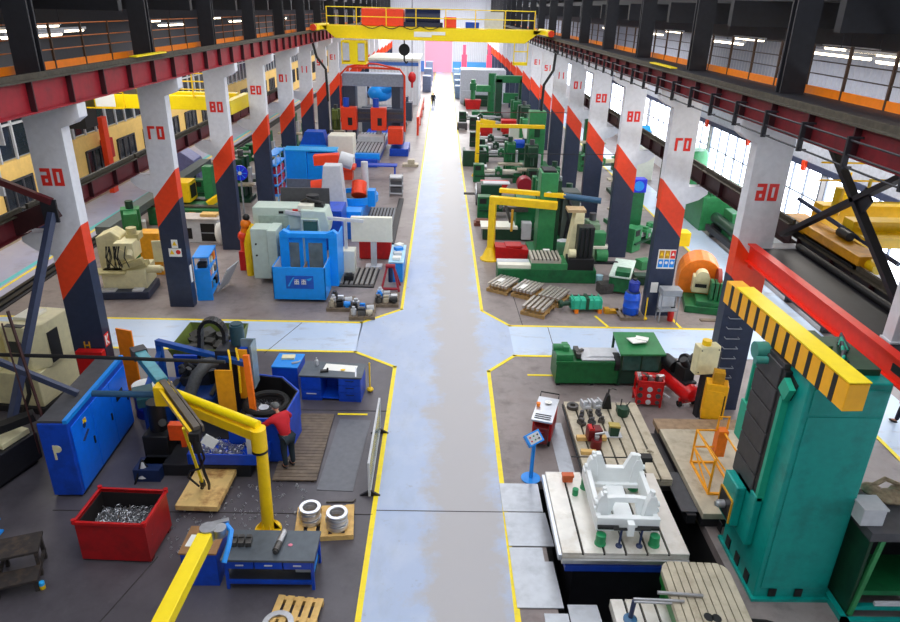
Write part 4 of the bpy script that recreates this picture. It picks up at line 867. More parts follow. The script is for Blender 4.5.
# clutter on the second table
def heapbox(name,label,loc,parts,m,rz=0,cat='part'):
    mb=MB()
    for c,d in parts: mb.cb(c,d)
    return S(name,label,cat,mb,m,loc,rz,bev=.006)
z=.505
heapbox('wood_block','yellow wooden block under the red gearbox on the second table','' and 0 or (4.15,15.35,z),[((0,0,.06),(.8,.14,.12))],wood,.02,'block')
heapbox('wood_block','small yellow wooden block at the left edge of the second table',(3.95,14.72,z),[((0,0,.05),(.4,.14,.1))],wood,-.08,'block')
t=T('gearbox','dark red gearbox assembly standing on the second table','gearbox',(4.2,15.0,z),.1); t.scale=(.72,.72,.72)
P(t,'housing',MB().box(-.26,.26,.15,.55,.16,.62).cyl((0,0,.0),(0,0,.35),.2,n=16),mat('gearbox_red',(110,20,24),.45,dirt=(60,16,18)),bev=.015)
P(t,'shaft',MB().cyl((-.05,.1,.5),(.3,.1,.55),.05,n=12).cyl((0,.0,.35),(0,.0,.5),.09,n=14),steel); P(t,'cover',MB().box(-.24,-.05,.16,.5,.62,.7),redp); P(t,'lever',MB().tube([(-.1,.2,.7),(-.2,.15,.95)],.02,6),blackp)
t=T('gear_unit','dark green gear unit with yellow top on the second table','gearbox',(4.8,15.6,z)); t.scale=(.7,.7,.7)
P(t,'housing',MB().prism([(-.16,0),(.16,0),(.2,.4),(-.18,.45)],-.15,.15,'y'),dgreen,bev=.01); P(t,'cover',MB().cb((0,0,.44),(.42,.3,.08),ry=.08),mat('khaki',(180,160,80),.5)); P(t,'base_plate',B(-.3,.32,-.2,.2,0,.02),lgrey)
t=T('gear_unit','black green round gear unit on the second table near the back right','gearbox',(5.3,16.6,z)); t.scale=(.75,.75,.75)
P(t,'housing',MB().cyl((0,0,0),(0,0,.34),.2,n=14).box(-.22,.22,-.05,.25,.05,.3),dgreen,bev=.01); P(t,'levers',MB().tube([(.1,.1,.3),(.25,.1,.55)],.02,6).tube([(-.1,.1,.3),(-.05,.2,.6)],.02,6),blackp)
t=T('grease_gun','tall dark conical tool stand at the back of the second table','tool',(4.92,17.0,z)); t.scale=(.75,.75,.75); P(t,'cone',MB().prism([(-.18,0),(.18,0),(.06,.6),(-.04,.6)],-.12,.12,'y'),blackp,bev=.01); P(t,'nozzle',MB().cyl((0,0,.6),(.02,0,.85),.04,n=10),dsteel); P(t,'handle',MB().tube([(.02,0,.8),(.15,0,.86),(.3,.02,.78)],.02,6),dsteel)
k=0
for (x,y,s) in ((3.92,16.95,.16),(4.3,17.0,.13),(4.62,17.05,.13),(4.1,16.5,.1),(4.36,16.55,.1),(4.6,16.6,.1),(4.02,16.1,.12),(4.32,16.15,.1),(4.6,16.2,.09)):
    lab=['round dark bearing at the back left corner of the second table','pale fixture block beside the bearing on the second table','pale fixture block, rightmost of the back row of parts','dark bracket in the middle row, left','dark bracket in the middle row, centre','dark bracket in the middle row, right','dark parts block in front row, left','dark parts block in front row, centre','dark parts block in front row, right'][k]; k+=1
    if k==1: S('bearing',lab,'part',MB().hollow([(.17,0),(.17,.1),(.08,.1),(.08,0)]),dsteel,(x,y,z))
    elif k<4: S('fixture_block',lab,'part',MB().box(-s,s,-s,s,0,.08).box(-s,-s+.05,-s,s,.08,.22).box(s-.05,s,-s,s,.08,.22).cyl((0,0,.08),(0,0,.2),.06,n=12),lgrey,(x,y,z),.1*k,bev=.006)
    else: S('bracket',lab+' on the second table','part',MB().box(-s,s,-s*.6,s*.6,0,.1).cyl((-.02,0,.1),(-.02,0,.2),s*.5,n=12).box(s*.3,s*.8,-s*.5,s*.5,.1,.16),dsteel if k%2 else dgrey,(x,y,z),.3*k,bev=.006)
S('hook_clamp','small ring hook clamp on the right side of the second table','part',MB().tube([(.1*math.cos(a*.5),.08*math.sin(a*.5),.05) for a in range(11)],.025,6).cb((-.1,-.08,.04),(.14,.08,.08)),cast2,(5.55,14.75,z))
t=T('control_stand','bright blue pedestal control stand with tilted panel beside the red trolley','stand',(2.43,14.3,0))
P(t,'foot',MB().lathe([(.24,0),(.25,.02),(.25,.035),(.04,.05)],n=26),brightblue); P(t,'post',MB().cyl((0,0,.04),(.02,.05,1.1),.05,n=14),brightblue)
q=P(t,'panel_box',MB().box(-.22,.22,-.16,.16,-.06,.06),brightblue,bev=.012); q.location=(.0,.05,1.2); q.rotation_euler=(.75,-.2,.5)
q2=P(q,'button_plate',B(-.17,.17,-.12,.12,.06,.066),lgrey); 
for k in range(6):
    b=P(q,'push_button',MB().cyl((-.11+.11*(k%3),-.05+.1*(k//3),.066),(-.11+.11*(k%3),-.05+.1*(k//3),.08),.022,n=8),(redp,green2,blackp)[k%3])
q=P(t,'bracket_arm',MB().bar((0,.05,1.08),(.1,.02,1.24),.03,.06),alu)
t=T('tool_trolley','tall red tool trolley with silver top tray near the aisle','trolley',(3.0,16.2,0),-.3)
P(t,'cabinet',MB().box(-.27,.27,-.42,.62,.16,.86),redp,bev=.02); P(t,'top_tray',MB().box(-.29,.29,-.64,.64,.86,.92),alu,bev=.01)
for k in range(3): P(t,'tray_slot',B(-.22,.22,-.55+k*.1,-.5+k*.1,.92,.926),blackp)
P(t,'push_handle',MB().tube([(-.26,.64,.86),(-.26,.8,.98),(.26,.8,.98),(.26,.64,.86)],.02,8),blackp)
P(t,'front_motor',MB().box(-.2,.2,-.66,-.42,.2,.7).cyl((0,-.6,.25),(0,-.6,.6),.14,n=12),mat('gearbox_red',(110,20,24)),bev=.01)
for a in (-.22,.22):
    for b in (-.4,.5): P(t,'wheel',MB().cyl((a-.03,b,.08),(a+.03,b,.08),.08,n=12),rubber)
S('orange_cup','small orange cup on the red trolley top','cup',MB().lathe([(.05,0),(.06,.1)],n=12),orange,(2.82,16.35,.925)); S('white_dish','white dish on the red trolley top','dish',MB().lathe([(.05,0),(.1,.04),(.09,.04),(.05,.01)],n=16),paper,(3.12,16.5,.925))
# green lathe-like machine with glazed hood
t=T('grinding_machine','green grinding machine with white bed and glazed green-roofed hood beside the crossing','machine',(5.5,19.6,0),.02)
P(t,'bed',MB().box(-1.75,.3,-.5,.45,.1,.85),mat('grinder_green',(20,100,50),.42,dirt=(14,60,34)),bev=.02); P(t,'bed_rim',MB().box(-1.78,.3,-.53,-.48,.8,.9),mat('grinder_green',(20,100,50)))
P(t,'cover_sheet',MB().box(-.95,.3,-.45,.42,.9,.94).prism([(-.95,.9),(.3,.9),(.3,1.0),(-.6,1.0)],-.3,.3,'y'),lgrey,bev=.01)
P(t,'tailstock',MB().box(-1.75,-1.2,-.35,.4,.85,1.05).cyl((-1.8,.1,1.1),(-1.3,.1,1.1),.12,n=14).box(-1.5,-1.3,-.1,.3,1.0,1.2),green2,bev=.015); P(t,'work_rest',MB().box(-1.1,-.95,-.3,.3,.9,1.05).cb((-.95,0,1.02),(.3,.1,.08),rz=.6),dsteel)
for x in (-1.7,-.6,.2): P(t,'foot',B(x,x+.12,-.45,.4,0,.1),blackp)
P(t,'hood_frame',MB().bar((.28,-.55,.1),(.28,-.55,1.2),.07,.07,up=(0,1,0)).bar((1.55,-.55,.1),(1.55,-.55,1.2),.07,.07,up=(0,1,0)).bar((.28,.55,.1),(.28,.55,1.34),.07,.07,up=(0,1,0)).bar((1.55,.55,.1),(1.55,.55,1.34),.07,.07,up=(0,1,0)),dgreen)
P(t,'hood_roof',MB().raw([(.2,-.65,1.18),(1.65,-.65,1.18),(1.6,.6,1.36),(.24,.6,1.36),(.2,-.65,1.25),(1.65,-.65,1.25),(1.6,.6,1.43),(.24,.6,1.43)],[(3,2,1,0),(4,5,6,7),(0,1,5,4),(1,2,6,5),(2,3,7,6),(3,0,4,7)]),green2,bev=.01)
P(t,'hood_glass',MB().box(.34,1.5,-.56,-.54,.62,1.17),mat('hood_glass',(56,96,88),.12,var=.2)); P(t,'glass_mullion',B(.9,.94,-.58,-.54,.6,1.17),dgreen); P(t,'hood_body',MB().box(.3,1.55,-.5,.5,.1,.6),mat('hood_body',(28,60,48),.5),bev=.02)
P(t,'dark_curtain',MB().prism([(1.56,.2),(1.75,.3),(1.72,1.1),(1.56,1.22)],-.6,.5,'y'),blackp); P(t,'wheel_guard',MB().cyl((.1,-.3,.8),(.26,-.3,.8),.3,n=16),blackp)
S('white_cloth','crumpled white paper sheet on the green hood roof','cloth',MB().cb((0,0,.03),(.5,.4,.03),rz=.3,ry=.05).cb((.2,.1,.05),(.4,.25,.03),rz=-.4),paper,(6.35,19.6,1.4))
# red engine frame
t=T('engine_block','open red machine frame full of grey parts standing before the green hood','engine',(6.45,18.15,0),-.1)
for a in (-.38,.34):
    for b in (-.25,.25): P(t,'leg',B(a,a+.06,b-.03,b+.03,0,.85),redp)
P(t,'frame',MB().box(-.4,.42,-.3,-.26,.8,.9).box(-.4,.42,.26,.3,.8,.9).box(-.4,-.36,-.3,.3,.8,.9).box(.38,.42,-.3,.3,.8,.9),redp); P(t,'lower_shelf',B(-.4,.42,-.26,.3,.28,.34),redp)
P(t,'front_plate',B(-.34,.34,-.3,-.27,.1,.8),redp,bev=.01)
for k in range(9): P(t,'grey_cylinder',MB().cyl((-.28+.27*(k%3),-.33,.2+.22*(k//3)),(-.28+.27*(k%3),-.2,.2+.22*(k//3)),.06+.02*(k%2),n=14),(dsteel,lgrey,dgrey)[k%3])
for k in range(7): P(t,'top_part',MB().cb((-.3+.1*k,.05*(-1)**k,.88),(.12,.3,.14),rz=.3*k).cyl((-.3+.1*k,-.1,.85),(-.3+.1*k,-.1,1.0),.05,n=10),(alu,redp,dsteel)[k%3])
P(t,'lever',MB().bar((.4,-.2,.5),(.62,-.3,.4),.05,.03),lgrey)
# compressor
t=T('air_compressor','red tank air compressor with black motor beside the green machine','compressor',(7.5,18.55,0),.3)
P(t,'tank',MB().lathe([(.02,-.85),(.2,-.8),(.3,-.65),(.3,.65),(.2,.8),(.02,.85)],n=22),mat('tank_red',(214,18,20),.3))
q=t.children[-1]; q.rotation_euler=(PI/2,0,0); q.location=(0,0,.48)
P(t,'motor',MB().cyl((-.1,.1,1.02),(-.1,.65,1.02),.2,n=16),blackp); P(t,'pump',MB().box(-.2,.2,-.45,.0,.8,1.25).cyl((0,-.2,1.2),(.3,-.2,1.5),.12,n=12).cyl((0,-.3,1.2),(-.2,-.3,1.5),.12,n=12),blackp,bev=.02); P(t,'belt_guard',MB().cyl((.22,.1,1.05),(.3,.1,1.05),.35,n=20),darkst)
for b in (-.55,.55):
    for a in (-.26,.26): P(t,'wheel',MB().cyl((a-.04,b,.1),(a+.04,b,.1),.1,n=12),rubber)
P(t,'saddle',MB().box(-.2,.2,-.6,.65,.74,.82),darkst); P(t,'leg',MB().box(-.3,.3,-.58,-.52,.1,.3).box(-.3,.3,.52,.58,.1,.3),redp)
# yellow control cabinet, cream box
t=T('control_cabinet','tall yellow control cabinet leaning before right column 06','cabinet',(7.95,16.85,0),-.3)
P(t,'case',MB().box(-.3,.3,-.22,.22,.35,1.5),mat('cabinet_yellow',(246,178,20),.42),bev=.02); P(t,'door',B(-.28,.2,-.235,-.22,.38,1.3),mat('cabinet_yellow',(246,178,20)),bev=.005); P(t,'slot',B(.22,.25,-.23,-.215,.5,1.2),blackp); P(t,'neck',MB().box(-.15,.15,-.15,.15,1.5,1.85),ochre); P(t,'stand',B(-.28,.28,-.2,.2,.0,.35),darkst)
t=T('switch_box','cream electrical box on a dark stand in front of right column 06','box',(7.72,17.42,0),.15)
P(t,'case',MB().box(-.33,.33,-.16,.16,1.5,2.4),cream,bev=.02); P(t,'door',MB().box(-.31,.31,-.175,-.16,1.53,2.37),cream,bev=.006)
for a,b in ((-.26,1.6),(-.26,2.3),(.26,1.6),(.26,2.3)): P(t,'screw_cap',MB().cyl((a,-.19,b),(a,-.17,b),.02,n=8),blackp)
P(t,'stand',B(.0,.3,-.1,.12,0,1.5),darkst); P(t,'side_switch',MB().box(.33,.42,-.1,.1,1.6,2.2),dgrey); P(t,'lamp_cap',MB().cyl((-.05,0,2.4),(-.05,0,2.55),.13,n=14),yel)
# ladder rungs on column 06
t=T('wall_ladder','row of grey steel rungs fixed to the front of right column 06','ladder',(8.5,17.74,0))
for k in range(9): P(t,'rung',MB().tube([(-.2,.04,1.2+.32*k),(-.2,-.1,1.2+.32*k),(.2,-.1,1.2+.32*k),(.2,.04,1.2+.32*k)],.014,6),grey)
# orange operator cage
t=T('operator_cage','orange tubular operator cage standing beside the teal machine saddle','cage',(6.95,13.95,.46))
og=mat('cage_orange',(252,166,20),.42)
for a,b,h in ((-.4,-.75,1.0),(-.4,.5,1.0),(.25,-.75,1.0),(.25,.5,1.0)): P(t,'post',MB().cyl((a,b,0),(a,b,h),.03,n=8),og)
for z in (.5,1.0): P(t,'rail',MB().tube([(-.4,-.75,z),(-.4,.5,z),(.25,.5,z)],.026,6),og); 
P(t,'rail',MB().cyl((.25,-.75,1.0),(.25,.5,1.0),.026,n=6),og); P(t,'brace',MB().cyl((-.4,.5,1.0),(.2,-.7,.3),.022,n=6).cyl((-.4,.5,.5),(-.4,-.7,.05),.022,n=6),og); P(t,'floor_frame',MB().box(-.42,.27,-.78,-.72,0,.05).box(-.42,.27,.48,.53,0,.05).box(-.42,-.37,-.72,.48,0,.05).box(.22,.27,-.72,.48,0,.05),og)
P(t,'back_box',MB().box(.1,.35,.35,.6,.3,1.05),mat('box_amber',(235,120,14),.45),bev=.01); P(t,'handle_frame',MB().tube([(.1,.5,1.05),(.1,.5,1.4),(.35,.5,1.4),(.35,.5,1.05)],.03,6),og); P(t,'foot_block',B(-.1,.2,-.95,-.78,0,.2),ochre)
# floor plates
fp=mat('cover_plate',(186,190,196),.38,.35,var=.06,dirt=(120,122,128),damt=.3)
def plate(poly,label,z=.012): return S('floor_plate',label,'plate',MB().prism(poly,0,.025,'z'),fp,(0,0,z))
plate([(1.62,13.0),(2.58,13.0),(2.58,14.05),(1.6,14.05)],'grey steel floor plate beside the blue control stand, first along the yellow line')
plate([(1.66,11.85),(2.68,11.85),(2.62,12.96),(1.64,12.96)],'grey steel floor plate, second along the yellow line from the control stand')
plate([(1.68,10.12),(2.62,10.12),(2.58,11.38),(2.4,11.38),(2.4,11.8),(1.66,11.8)],'notched grey steel floor plate, third along the yellow line')
plate([(2.2,9.2),(2.68,9.2),(2.68,9.98),(2.2,9.98)],'small grey floor plate at the bottom edge beside the pit'); plate([(2.72,9.0),(3.36,9.0),(3.3,10.2),(2.7,10.2)],'pale floor plate covering part of the pit at the bottom edge',.02)
S('floor_strip','long grey steel strip on the floor left of the second table','plate',MB().box(-.2,.2,-1.6,1.6,0,.012),fp,(3.42,15.3,.004),-.0)
# green machine at the lower right corner
t=T('machine_stand','dark green machine bench with open bay in the lower right corner','machine',(8.7,10.2,0))
P(t,'side_panel',MB().box(-.45,-.38,-.2,.95,.1,2.0),dgreen,bev=.01); P(t,'front_edge',MB().bar((-.38,-.22,.1),(-.2,-.2,2.15),.09,.06,up=(0,1,0)),green2); P(t,'inner_shelf',B(-.38,1.2,-.1,.9,.5,.62),green); P(t,'back',B(-.38,1.3,.9,1.0,.1,2.0),darkst); P(t,'bottom_rail',MB().box(-.6,1.3,-.42,-.3,0,.14).box(-.6,-.48,-.42,1.2,0,.14).box(-.38,1.3,-.2,-.1,.2,.3),teal); P(t,'right_panel',B(1.2,1.3,-.2,.95,.1,2.0),dgreen); P(t,'top',B(-.5,1.4,-.25,1.05,2.0,2.2),dgrey)
P(t,'white_bar',B(.0,.7,-.3,-.24,.42,.5),lgrey)
t=T('terminal_box','light grey terminal box on the bench in the lower right corner','box',(8.3,10.3,2.205)); P(t,'case',MB().box(-.24,.2,-.16,.25,0,.36),lgrey,bev=.015); P(t,'lid',MB().box(-.26,.22,-.18,.27,.36,.4),lgrey)
S('cloth_bundle','tangled pale brown and green rags lying behind the grey terminal box','rag',MB().ball((0,0,.08),.3,1.4,.8,.35).ball((.3,.15,.1),.22,1.2,.9,.5).ball((-.3,.2,.1),.2,1,1,.5).tube([(-.4,.2,.1),(0,.3,.28),(.4,.2,.15),(.7,-.1,.05)],.05,6),mat('rag_brown',(150,130,104),.85,var=.35,scale=9,dirt=(90,140,110),dscale=4),(9.1,10.9,2.23))
S('black_hose','black hose lying on the floor at the foot of the teal machine','hose',MB().tube([(-.9,.35,.04),(-.3,.3,.04),(.2,.1,.04),(.5,-.2,.04),(.6,-.6,.04)],.03,8),rubber,(6.9,9.55,0))
# red girder, walkway deck, end carriage, yellow bridge crane, braces
t=T('red_girder','bright red steel beam running from right column 06 to the right edge','girder',(8.5,9,5.08)); 
P(t,'web',B(.0,.04,0,8.78,-.22,.22),mat('beam_red',(240,44,20),.4,var=.06)); P(t,'top_flange',B(-.08,.14,0,8.78,.22,.25),mat('beam_red',(232,30,20))); P(t,'bottom_flange',B(-.08,.14,0,8.78,-.25,-.22),mat('beam_red',(232,30,20))); P(t,'bolt_plate',B(-.015,0,1.9,2.2,-.08,.08),blackp); P(t,'bracket',MB().box(.0,.2,8.4,8.7,-.4,-.25).box(.04,.25,4,4.2,-.2,.0),mat('beam_red',(232,30,20)))
t=T('deck_walkway','wide black walkway deck beside the bright red beam','walkway',(8.68,8,0)); P(t,'deck',B(0,1.12,0,9.75,5.14,5.2),darkst); P(t,'kerb',MB().cyl((1.14,0,5.28),(1.14,9.75,5.28),.09,n=10),blackp); P(t,'bearer',MB().box(.1,.2,0,9.75,5.02,5.14),blackp)
S('white_post','white painted steel post on the black deck at the right edge','post',MB().box(-.0,.6,0,.3,0,2.2).box(-.03,.63,-.03,.33,0,.05),white,(8.85,11.9,5.205),bev=.01)
t=T('end_carriage','amber yellow crane end carriage on the lower right rail','crane',(10.35,15.4,5.62)); P(t,'carriage_box',MB().box(-.3,.3,0,3.9,-.2,.18),mat('carriage_amber',(226,160,24),.42,dirt=(180,110,20)),bev=.02); P(t,'wheel',MB().cyl((-.05,.4,-.14),(.05,.4,-.14),.16,n=14),darkst); P(t,'wheel',MB().cyl((-.05,3.5,-.14),(.05,3.5,-.14),.16,n=14),darkst); P(t,'buffer',MB().cyl((0,-.35,0),(0,0,0),.14,n=14),yel); P(t,'side_plate',MB().box(-.34,-.3,.1,3.8,-.3,-.1),blackp); P(t,'motor',MB().cyl((.1,1.2,.3),(.1,1.7,.3),.12,n=12),blackp)
t=T('bridge_crane','bright yellow bridge crane with handrail in the right side bay','crane',(10.7,17.0,5.6))
for y in (0,1.6): P(t,'girder',B(0,6.2,y,y+.5,-.1,.62),yel,bev=.01)
for k in range(5): P(t,'rail_post',MB().bar((.1+k*1.4,-.05,.5),(.1+k*1.4,-.05,1.75),.06,.06,up=(0,1,0)),yel)
for z in (1.15,1.72): P(t,'handrail',MB().cyl((.1,-.05,z),(6.1,-.05,z),.03,n=6),yel)
P(t,'platform',B(0,6.2,-.6,0,.3,.36),yel); P(t,'motor_housing',MB().cyl((-.05,.9,.55),(-.05,.9,1.3),.13,n=12),yel); P(t,'rear_rail',MB().cyl((0,2.2,1.7),(6.1,2.2,1.7),.03,n=6).cyl((0,2.2,1.2),(6.1,2.2,1.2),.03,n=6),yel)
t=T('cross_brace','black steel cross brace above the walkway in front of right column 06','brace',(9.35,0,0))
P(t,'falling_bar',MB().bar((0,16.9,8.5),(0,11.6,5.0),.12,.2,up=(1,0,0)),darkst); P(t,'rising_bar',MB().bar((0,17.8,5.6),(0,12.4,8.9),.12,.2,up=(1,0,0)),darkst); P(t,'gusset',MB().cb((0,14.7,7.35),(.06,.4,.4),rx=.6),darkst)
S('brace_tube','dark blue tube sloping above the amber end carriage','tube',MB().cyl((0,0,0),(.5,-4.2,-.5),.06,n=10),dblue,(10.4,19.4,6.2))
person('person in dark trousers and black shoes walking past the right edge','' and 0 or (13.85,17.15,.008),.6,mat('coat_navy',(30,40,70),.8),mat('trousers_navy',(20,26,44),.8),blackp,None,lean=.05,arms='down',stride=.15)
# ================================================================ left middle ground
def lathe(label,loc,rz,L=3.,m=green,m2=lgrey,name='lathe',hs=1.25):
    t=T(name,label,'lathe',loc,rz)
    P(t,'pedestal',MB().box(-L/2,-L/2+.8,-.3,.3,0,.65),m,bev=.02); P(t,'pedestal',MB().box(L/2-.6,L/2,-.3,.3,0,.65),m,bev=.02)
    P(t,'chip_tray',B(-L/2+.1,L/2-.05,-.42,.35,.42,.5),dgreen if m in (green,green2) else dgrey)
    P(t,'bed',MB().box(-L/2+.5,L/2,-.2,-.06,.65,.85).box(-L/2+.5,L/2,.08,.22,.65,.85).box(-L/2+.5,L/2,-.2,.22,.6,.7),m2)
    P(t,'headstock',MB().box(-L/2,-L/2+.75,-.34,.34,.65,hs),m,bev=.03); P(t,'chuck',MB().cyl((-L/2+.75,0,1.0),(-L/2+.92,0,1.0),.2,n=16),steel)
    P(t,'carriage',MB().box(-.2,.3,-.4,.32,.85,.98).box(-.05,.15,-.3,.2,.98,1.1).box(-.2,.3,-.42,-.36,.55,.85),m,bev=.01); P(t,'tailstock',MB().box(L/2-.5,L/2-.1,-.18,.2,.85,1.1).cyl((L/2-.75,0,1.0),(L/2-.1,0,1.0),.08,n=10),m,bev=.01)
    P(t,'handwheel',MB().cyl((0,-.48,.72),(0,-.44,.72),.11,n=12),steel); P(t,'control_panel',B(-L/2+.1,-L/2+.5,-.36,-.34,.85,1.15),blackp)
    return t
def mill(label,loc,rz,h=2.2,w=.8,m=green,m2=cast2,name='milling_machine'):
    t=T(name,label,'milling machine',loc,rz)
    P(t,'base',MB().box(-w*.8,w*.8,-w*1.2,w*.7,0,.22),m,bev=.02); P(t,'column',MB().box(-w*.5,w*.5,-.05,w*.7,.22,h),m,bev=.03)
    P(t,'head',MB().box(-w*.35,w*.35,-w*.9,-.05,h*.72,h*.98).cyl((0,-w*.6,h*.5),(0,-w*.6,h*.72),.12,n=12),m,bev=.02)
    P(t,'knee',MB().box(-w*.4,w*.4,-w*1.0,-.05,.3,h*.36),m,bev=.02); P(t,'work_table',MB().tslots(-w*1.1,w*1.1,-w*1.0,-w*.3,h*.42,2,'x',th=.12),m2)
    P(t,'motor',MB().cyl((0,w*.2,h),(0,w*.2,h+.35),.17,n=14),dgreen if m in (green,green2) else dgrey); P(t,'control_box',MB().box(w*.5,w*.72,-.1,.3,h*.4,h*.75),lgrey,bev=.01)
    P(t,'handwheel',MB().cyl((w*1.12,-w*.6,h*.38),(w*1.18,-w*.6,h*.38),.13,n=12),steel)
    return t
# cream gear machine on navy trough, left of column 07
t=T('gear_machine','cream gear cutting machine on a navy oil trough between left columns 06 and 07','machine',(-12.75,26.3,0),.1)
P(t,'trough',MB().box(-1.05,.95,-.9,.7,0,.32),navy,bev=.03); P(t,'trough_tray',MB().box(-.95,-.35,-.85,-.2,.32,.38),lgrey); P(t,'trough_tray',MB().box(.3,.7,-.85,-.52,.32,.38),lgrey)
P(t,'bed',MB().box(-.9,.8,-.5,.9,.3,1.1),cream,bev=.04); P(t,'column',MB().prism([(-1.1,.9),(-.15,.9),(-.15,2.3),(-.5,2.55),(-1.1,2.3)],.1,1.0,'y'),cream,bev=.04)
P(t,'head',MB().box(-.3,.45,-.35,.6,1.5,2.2).cyl((-.1,-.4,1.75),(-.1,-.1,1.75),.22,n=16).cyl((.3,-.5,1.7),(.3,0,2.1),.12,n=12),cream,bev=.03)
P(t,'cross_slide',MB().cb((.35,-.4,1.35),(.9,.25,.25),ry=-.35).cb((.5,-.1,1.2),(.7,.5,.2),ry=-.2).box(-1.2,.1,-.75,-.1,1.0,1.1),mat('cream_dark',(190,180,130),.5),bev=.02)
P(t,'spindle',MB().cyl((.5,-.2,1.05),(1.35,-.2,1.05),.16,n=14).cyl((1.35,-.2,1.05),(1.45,-.2,1.05),.1,n=12),cream)
mb=MB(); rnd=random.Random(8)
for k in range(12): 
    a=rnd.uniform(-.6,.2); mb.tube([(a,-.42,2.1),(a+rnd.uniform(-.1,.1),-.6,1.7),(a+rnd.uniform(-.2,.2),-.5,1.2)],.022,6)
P(t,'hoses',mb,blackp); P(t,'control_panel',MB().box(1.0,1.5,.2,.28,1.2,2.1),cream,bev=.01); P(t,'top_gear',MB().cyl((.2,.5,2.2),(.2,.5,2.6),.2,n=14).box(.0,.5,.3,.9,2.1,2.35),mat('cream_dark',(190,180,130)))
S('amber_box','amber square box standing behind the cream gear machine','box',B(-.45,.45,-.35,.35,0,1.9),mat('carriage_amber',(226,160,24)),(-12.6,28.6,0),bev=.02)
t=T('orange_motor','orange-capped gear motor standing right of the cream gear machine','motor',(-11.6,28.0,0)); P(t,'motor_body',MB().cyl((0,0,1.3),(.5,0,1.3),.22,n=14),dgrey); P(t,'motor_cap',MB().cyl((-.15,0,1.3),(0,0,1.3),.24,n=14),orange); P(t,'stand',B(-.1,.5,-.25,.25,0,1.1),dgreen)
# blue shelf cart behind column 07
t=T('shelf_cart','bright blue three-shelf cart full of parts behind left column 07','cart',(-9.55,26.25,0),.12)
for a in (-.3,.26):
    for b in (-.75,.7): P(t,'upright',B(a,a+.05,b,b+.05,0,1.85),brightblue)
for z in (.25,.8,1.3,1.8): P(t,'shelf',B(-.32,.32,-.76,.76,z,z+.04),brightblue)
P(t,'end_panel',B(-.3,.3,-.78,-.75,.0,1.3),brightblue)
rnd=random.Random(3); cols=[paper,cream,blackp,wood2,orange,lgrey,skyblue]
for k in range(12):
    z=(.29,.84,1.34)[k%3]; S('parts_carton',['pale','cream','black','brown','orange','grey','blue'][k%7]+' carton, %s on the %s shelf of the blue cart'%(('nearest','second','third','farthest')[k//3],('bottom','middle','upper')[k%3]),'box',B(-.17,.17,-.13,.13,0,.2+.1*(k%2)),cols[k%7],(-9.5,25.75+.34*(k//3),z),.12)
S('leaning_board','pale grey board leaning against the blue shelf cart','board',MB().cb((0,0,.55),(.04,1.1,1.2),ry=.5),lgrey,(-8.85,26.7,.05),-.15,bev=.008)
# bright blue machining enclosure
sb=mat('enclosure_blue',(14,150,246),.36,var=.05)
t=T('cnc_enclosure','bright blue machining enclosure with projecting front bin beside the crossing','machine',(-5.6,26.0,0))
mb=MB().box(-1.08,1.02,-.52,-.48,.16,1.5).box(-1.08,-1.04,-.52,.8,.16,1.5).box(.98,1.02,-.52,.8,.16,1.5).box(-1.08,1.02,-.52,.8,.12,.16); P(t,'front_bin',mb,sb,bev=.008)
P(t,'bin_liner',MB().box(-1.03,-1.015,-.46,.8,.2,1.48).box(.955,.97,-.46,.8,.2,1.48).box(-1,.95,-.44,.8,.16,.2),lgrey); P(t,'bin_divider',B(.05,.08,-.1,.8,.2,1.3),mat('rusty_plate',(150,124,96)))
P(t,'logo_panel',B(-.55,.55,-.535,-.52,.6,1.15),mat('logo_blue',(20,84,190),.4)); 
q=P(t,'logo_swoosh',MB().prism([(-.5,.82),(-.28,1.18),(-.2,1.22),(-.36,.95),(-.42,.82)],-.442,-.435,'y').prism([(.25,1.12),(.5,1.2),(.45,1.1),(.36,1.06)],-.442,-.435,'y'),skyblue); q.location=(0,-.1,-.12)
mb=MB()
for ox in (-.12,.16):
    for q in ((-.09,.09,.92,.95),(-.09,.09,1.02,1.05),(-.09,.09,1.09,1.11),(-.02,.02,.9,1.12),(-.09,-.06,.9,1.02),(.06,.09,.9,1.02)): mb.box(ox+q[0],ox+q[1],-.448,-.435,q[2],q[3])
q=P(t,'logo_lettering',mb,paper); q.location=(0,-.1,-.12)
for x in (-.95,1.05): P(t,'frame_post',MB().box(x-.06,x+.3,.8,1.15,.2,2.35),sb,bev=.015)
P(t,'frame_top',MB().box(-1.0,1.35,.78,1.15,2.3,2.5).prism([(-1.0,2.5),(-.85,2.62),(-.6,2.5)],.8,1.1,'y').prism([(.9,2.5),(1.2,2.62),(1.35,2.5)],.8,1.1,'y'),sb,bev=.015)
for x in (-.55,.42):
    d=P(t,'sliding_door',MB().box(x-.42,x+.46,.95,1.0,.5,2.3),sb,bev=.01); P(d,'door_window',B(x-.28,x+.3,.93,.95,.95,2.05),mat('enclosure_window',(112,122,120),.15,var=.3,scale=2))
P(t,'side_panel',MB().box(-1.0,-.95,1.1,2.6,.2,2.3),sb); P(t,'side_panel',MB().box(1.28,1.33,1.1,2.6,.2,2.3),sb); P(t,'base',MB().box(-.85,.8,-.3,2.6,.04,.12),lgrey); P(t,'foot',MB().box(-.7,.6,-.2,.2,0,.04),darkst)
P(t,'pale_body',MB().box(-2.35,-1.6,1.4,2.3,.25,2.45),pgreen,bev=.02); P(t,'pale_door',MB().box(-1.65,-1.25,1.3,2.5,.6,2.42),pgreen,bev=.02)
for a,b in ((-2.15,1.3),(-2.15,1.8)): P(t,'knob',MB().cyl((a,1.36,b),(a,1.4,b),.04,n=10),blackp)
t=T('machining_head_unit','pale grey-green machine head block behind and above the bright blue enclosure','machine',(-6.45,29.4,.12))
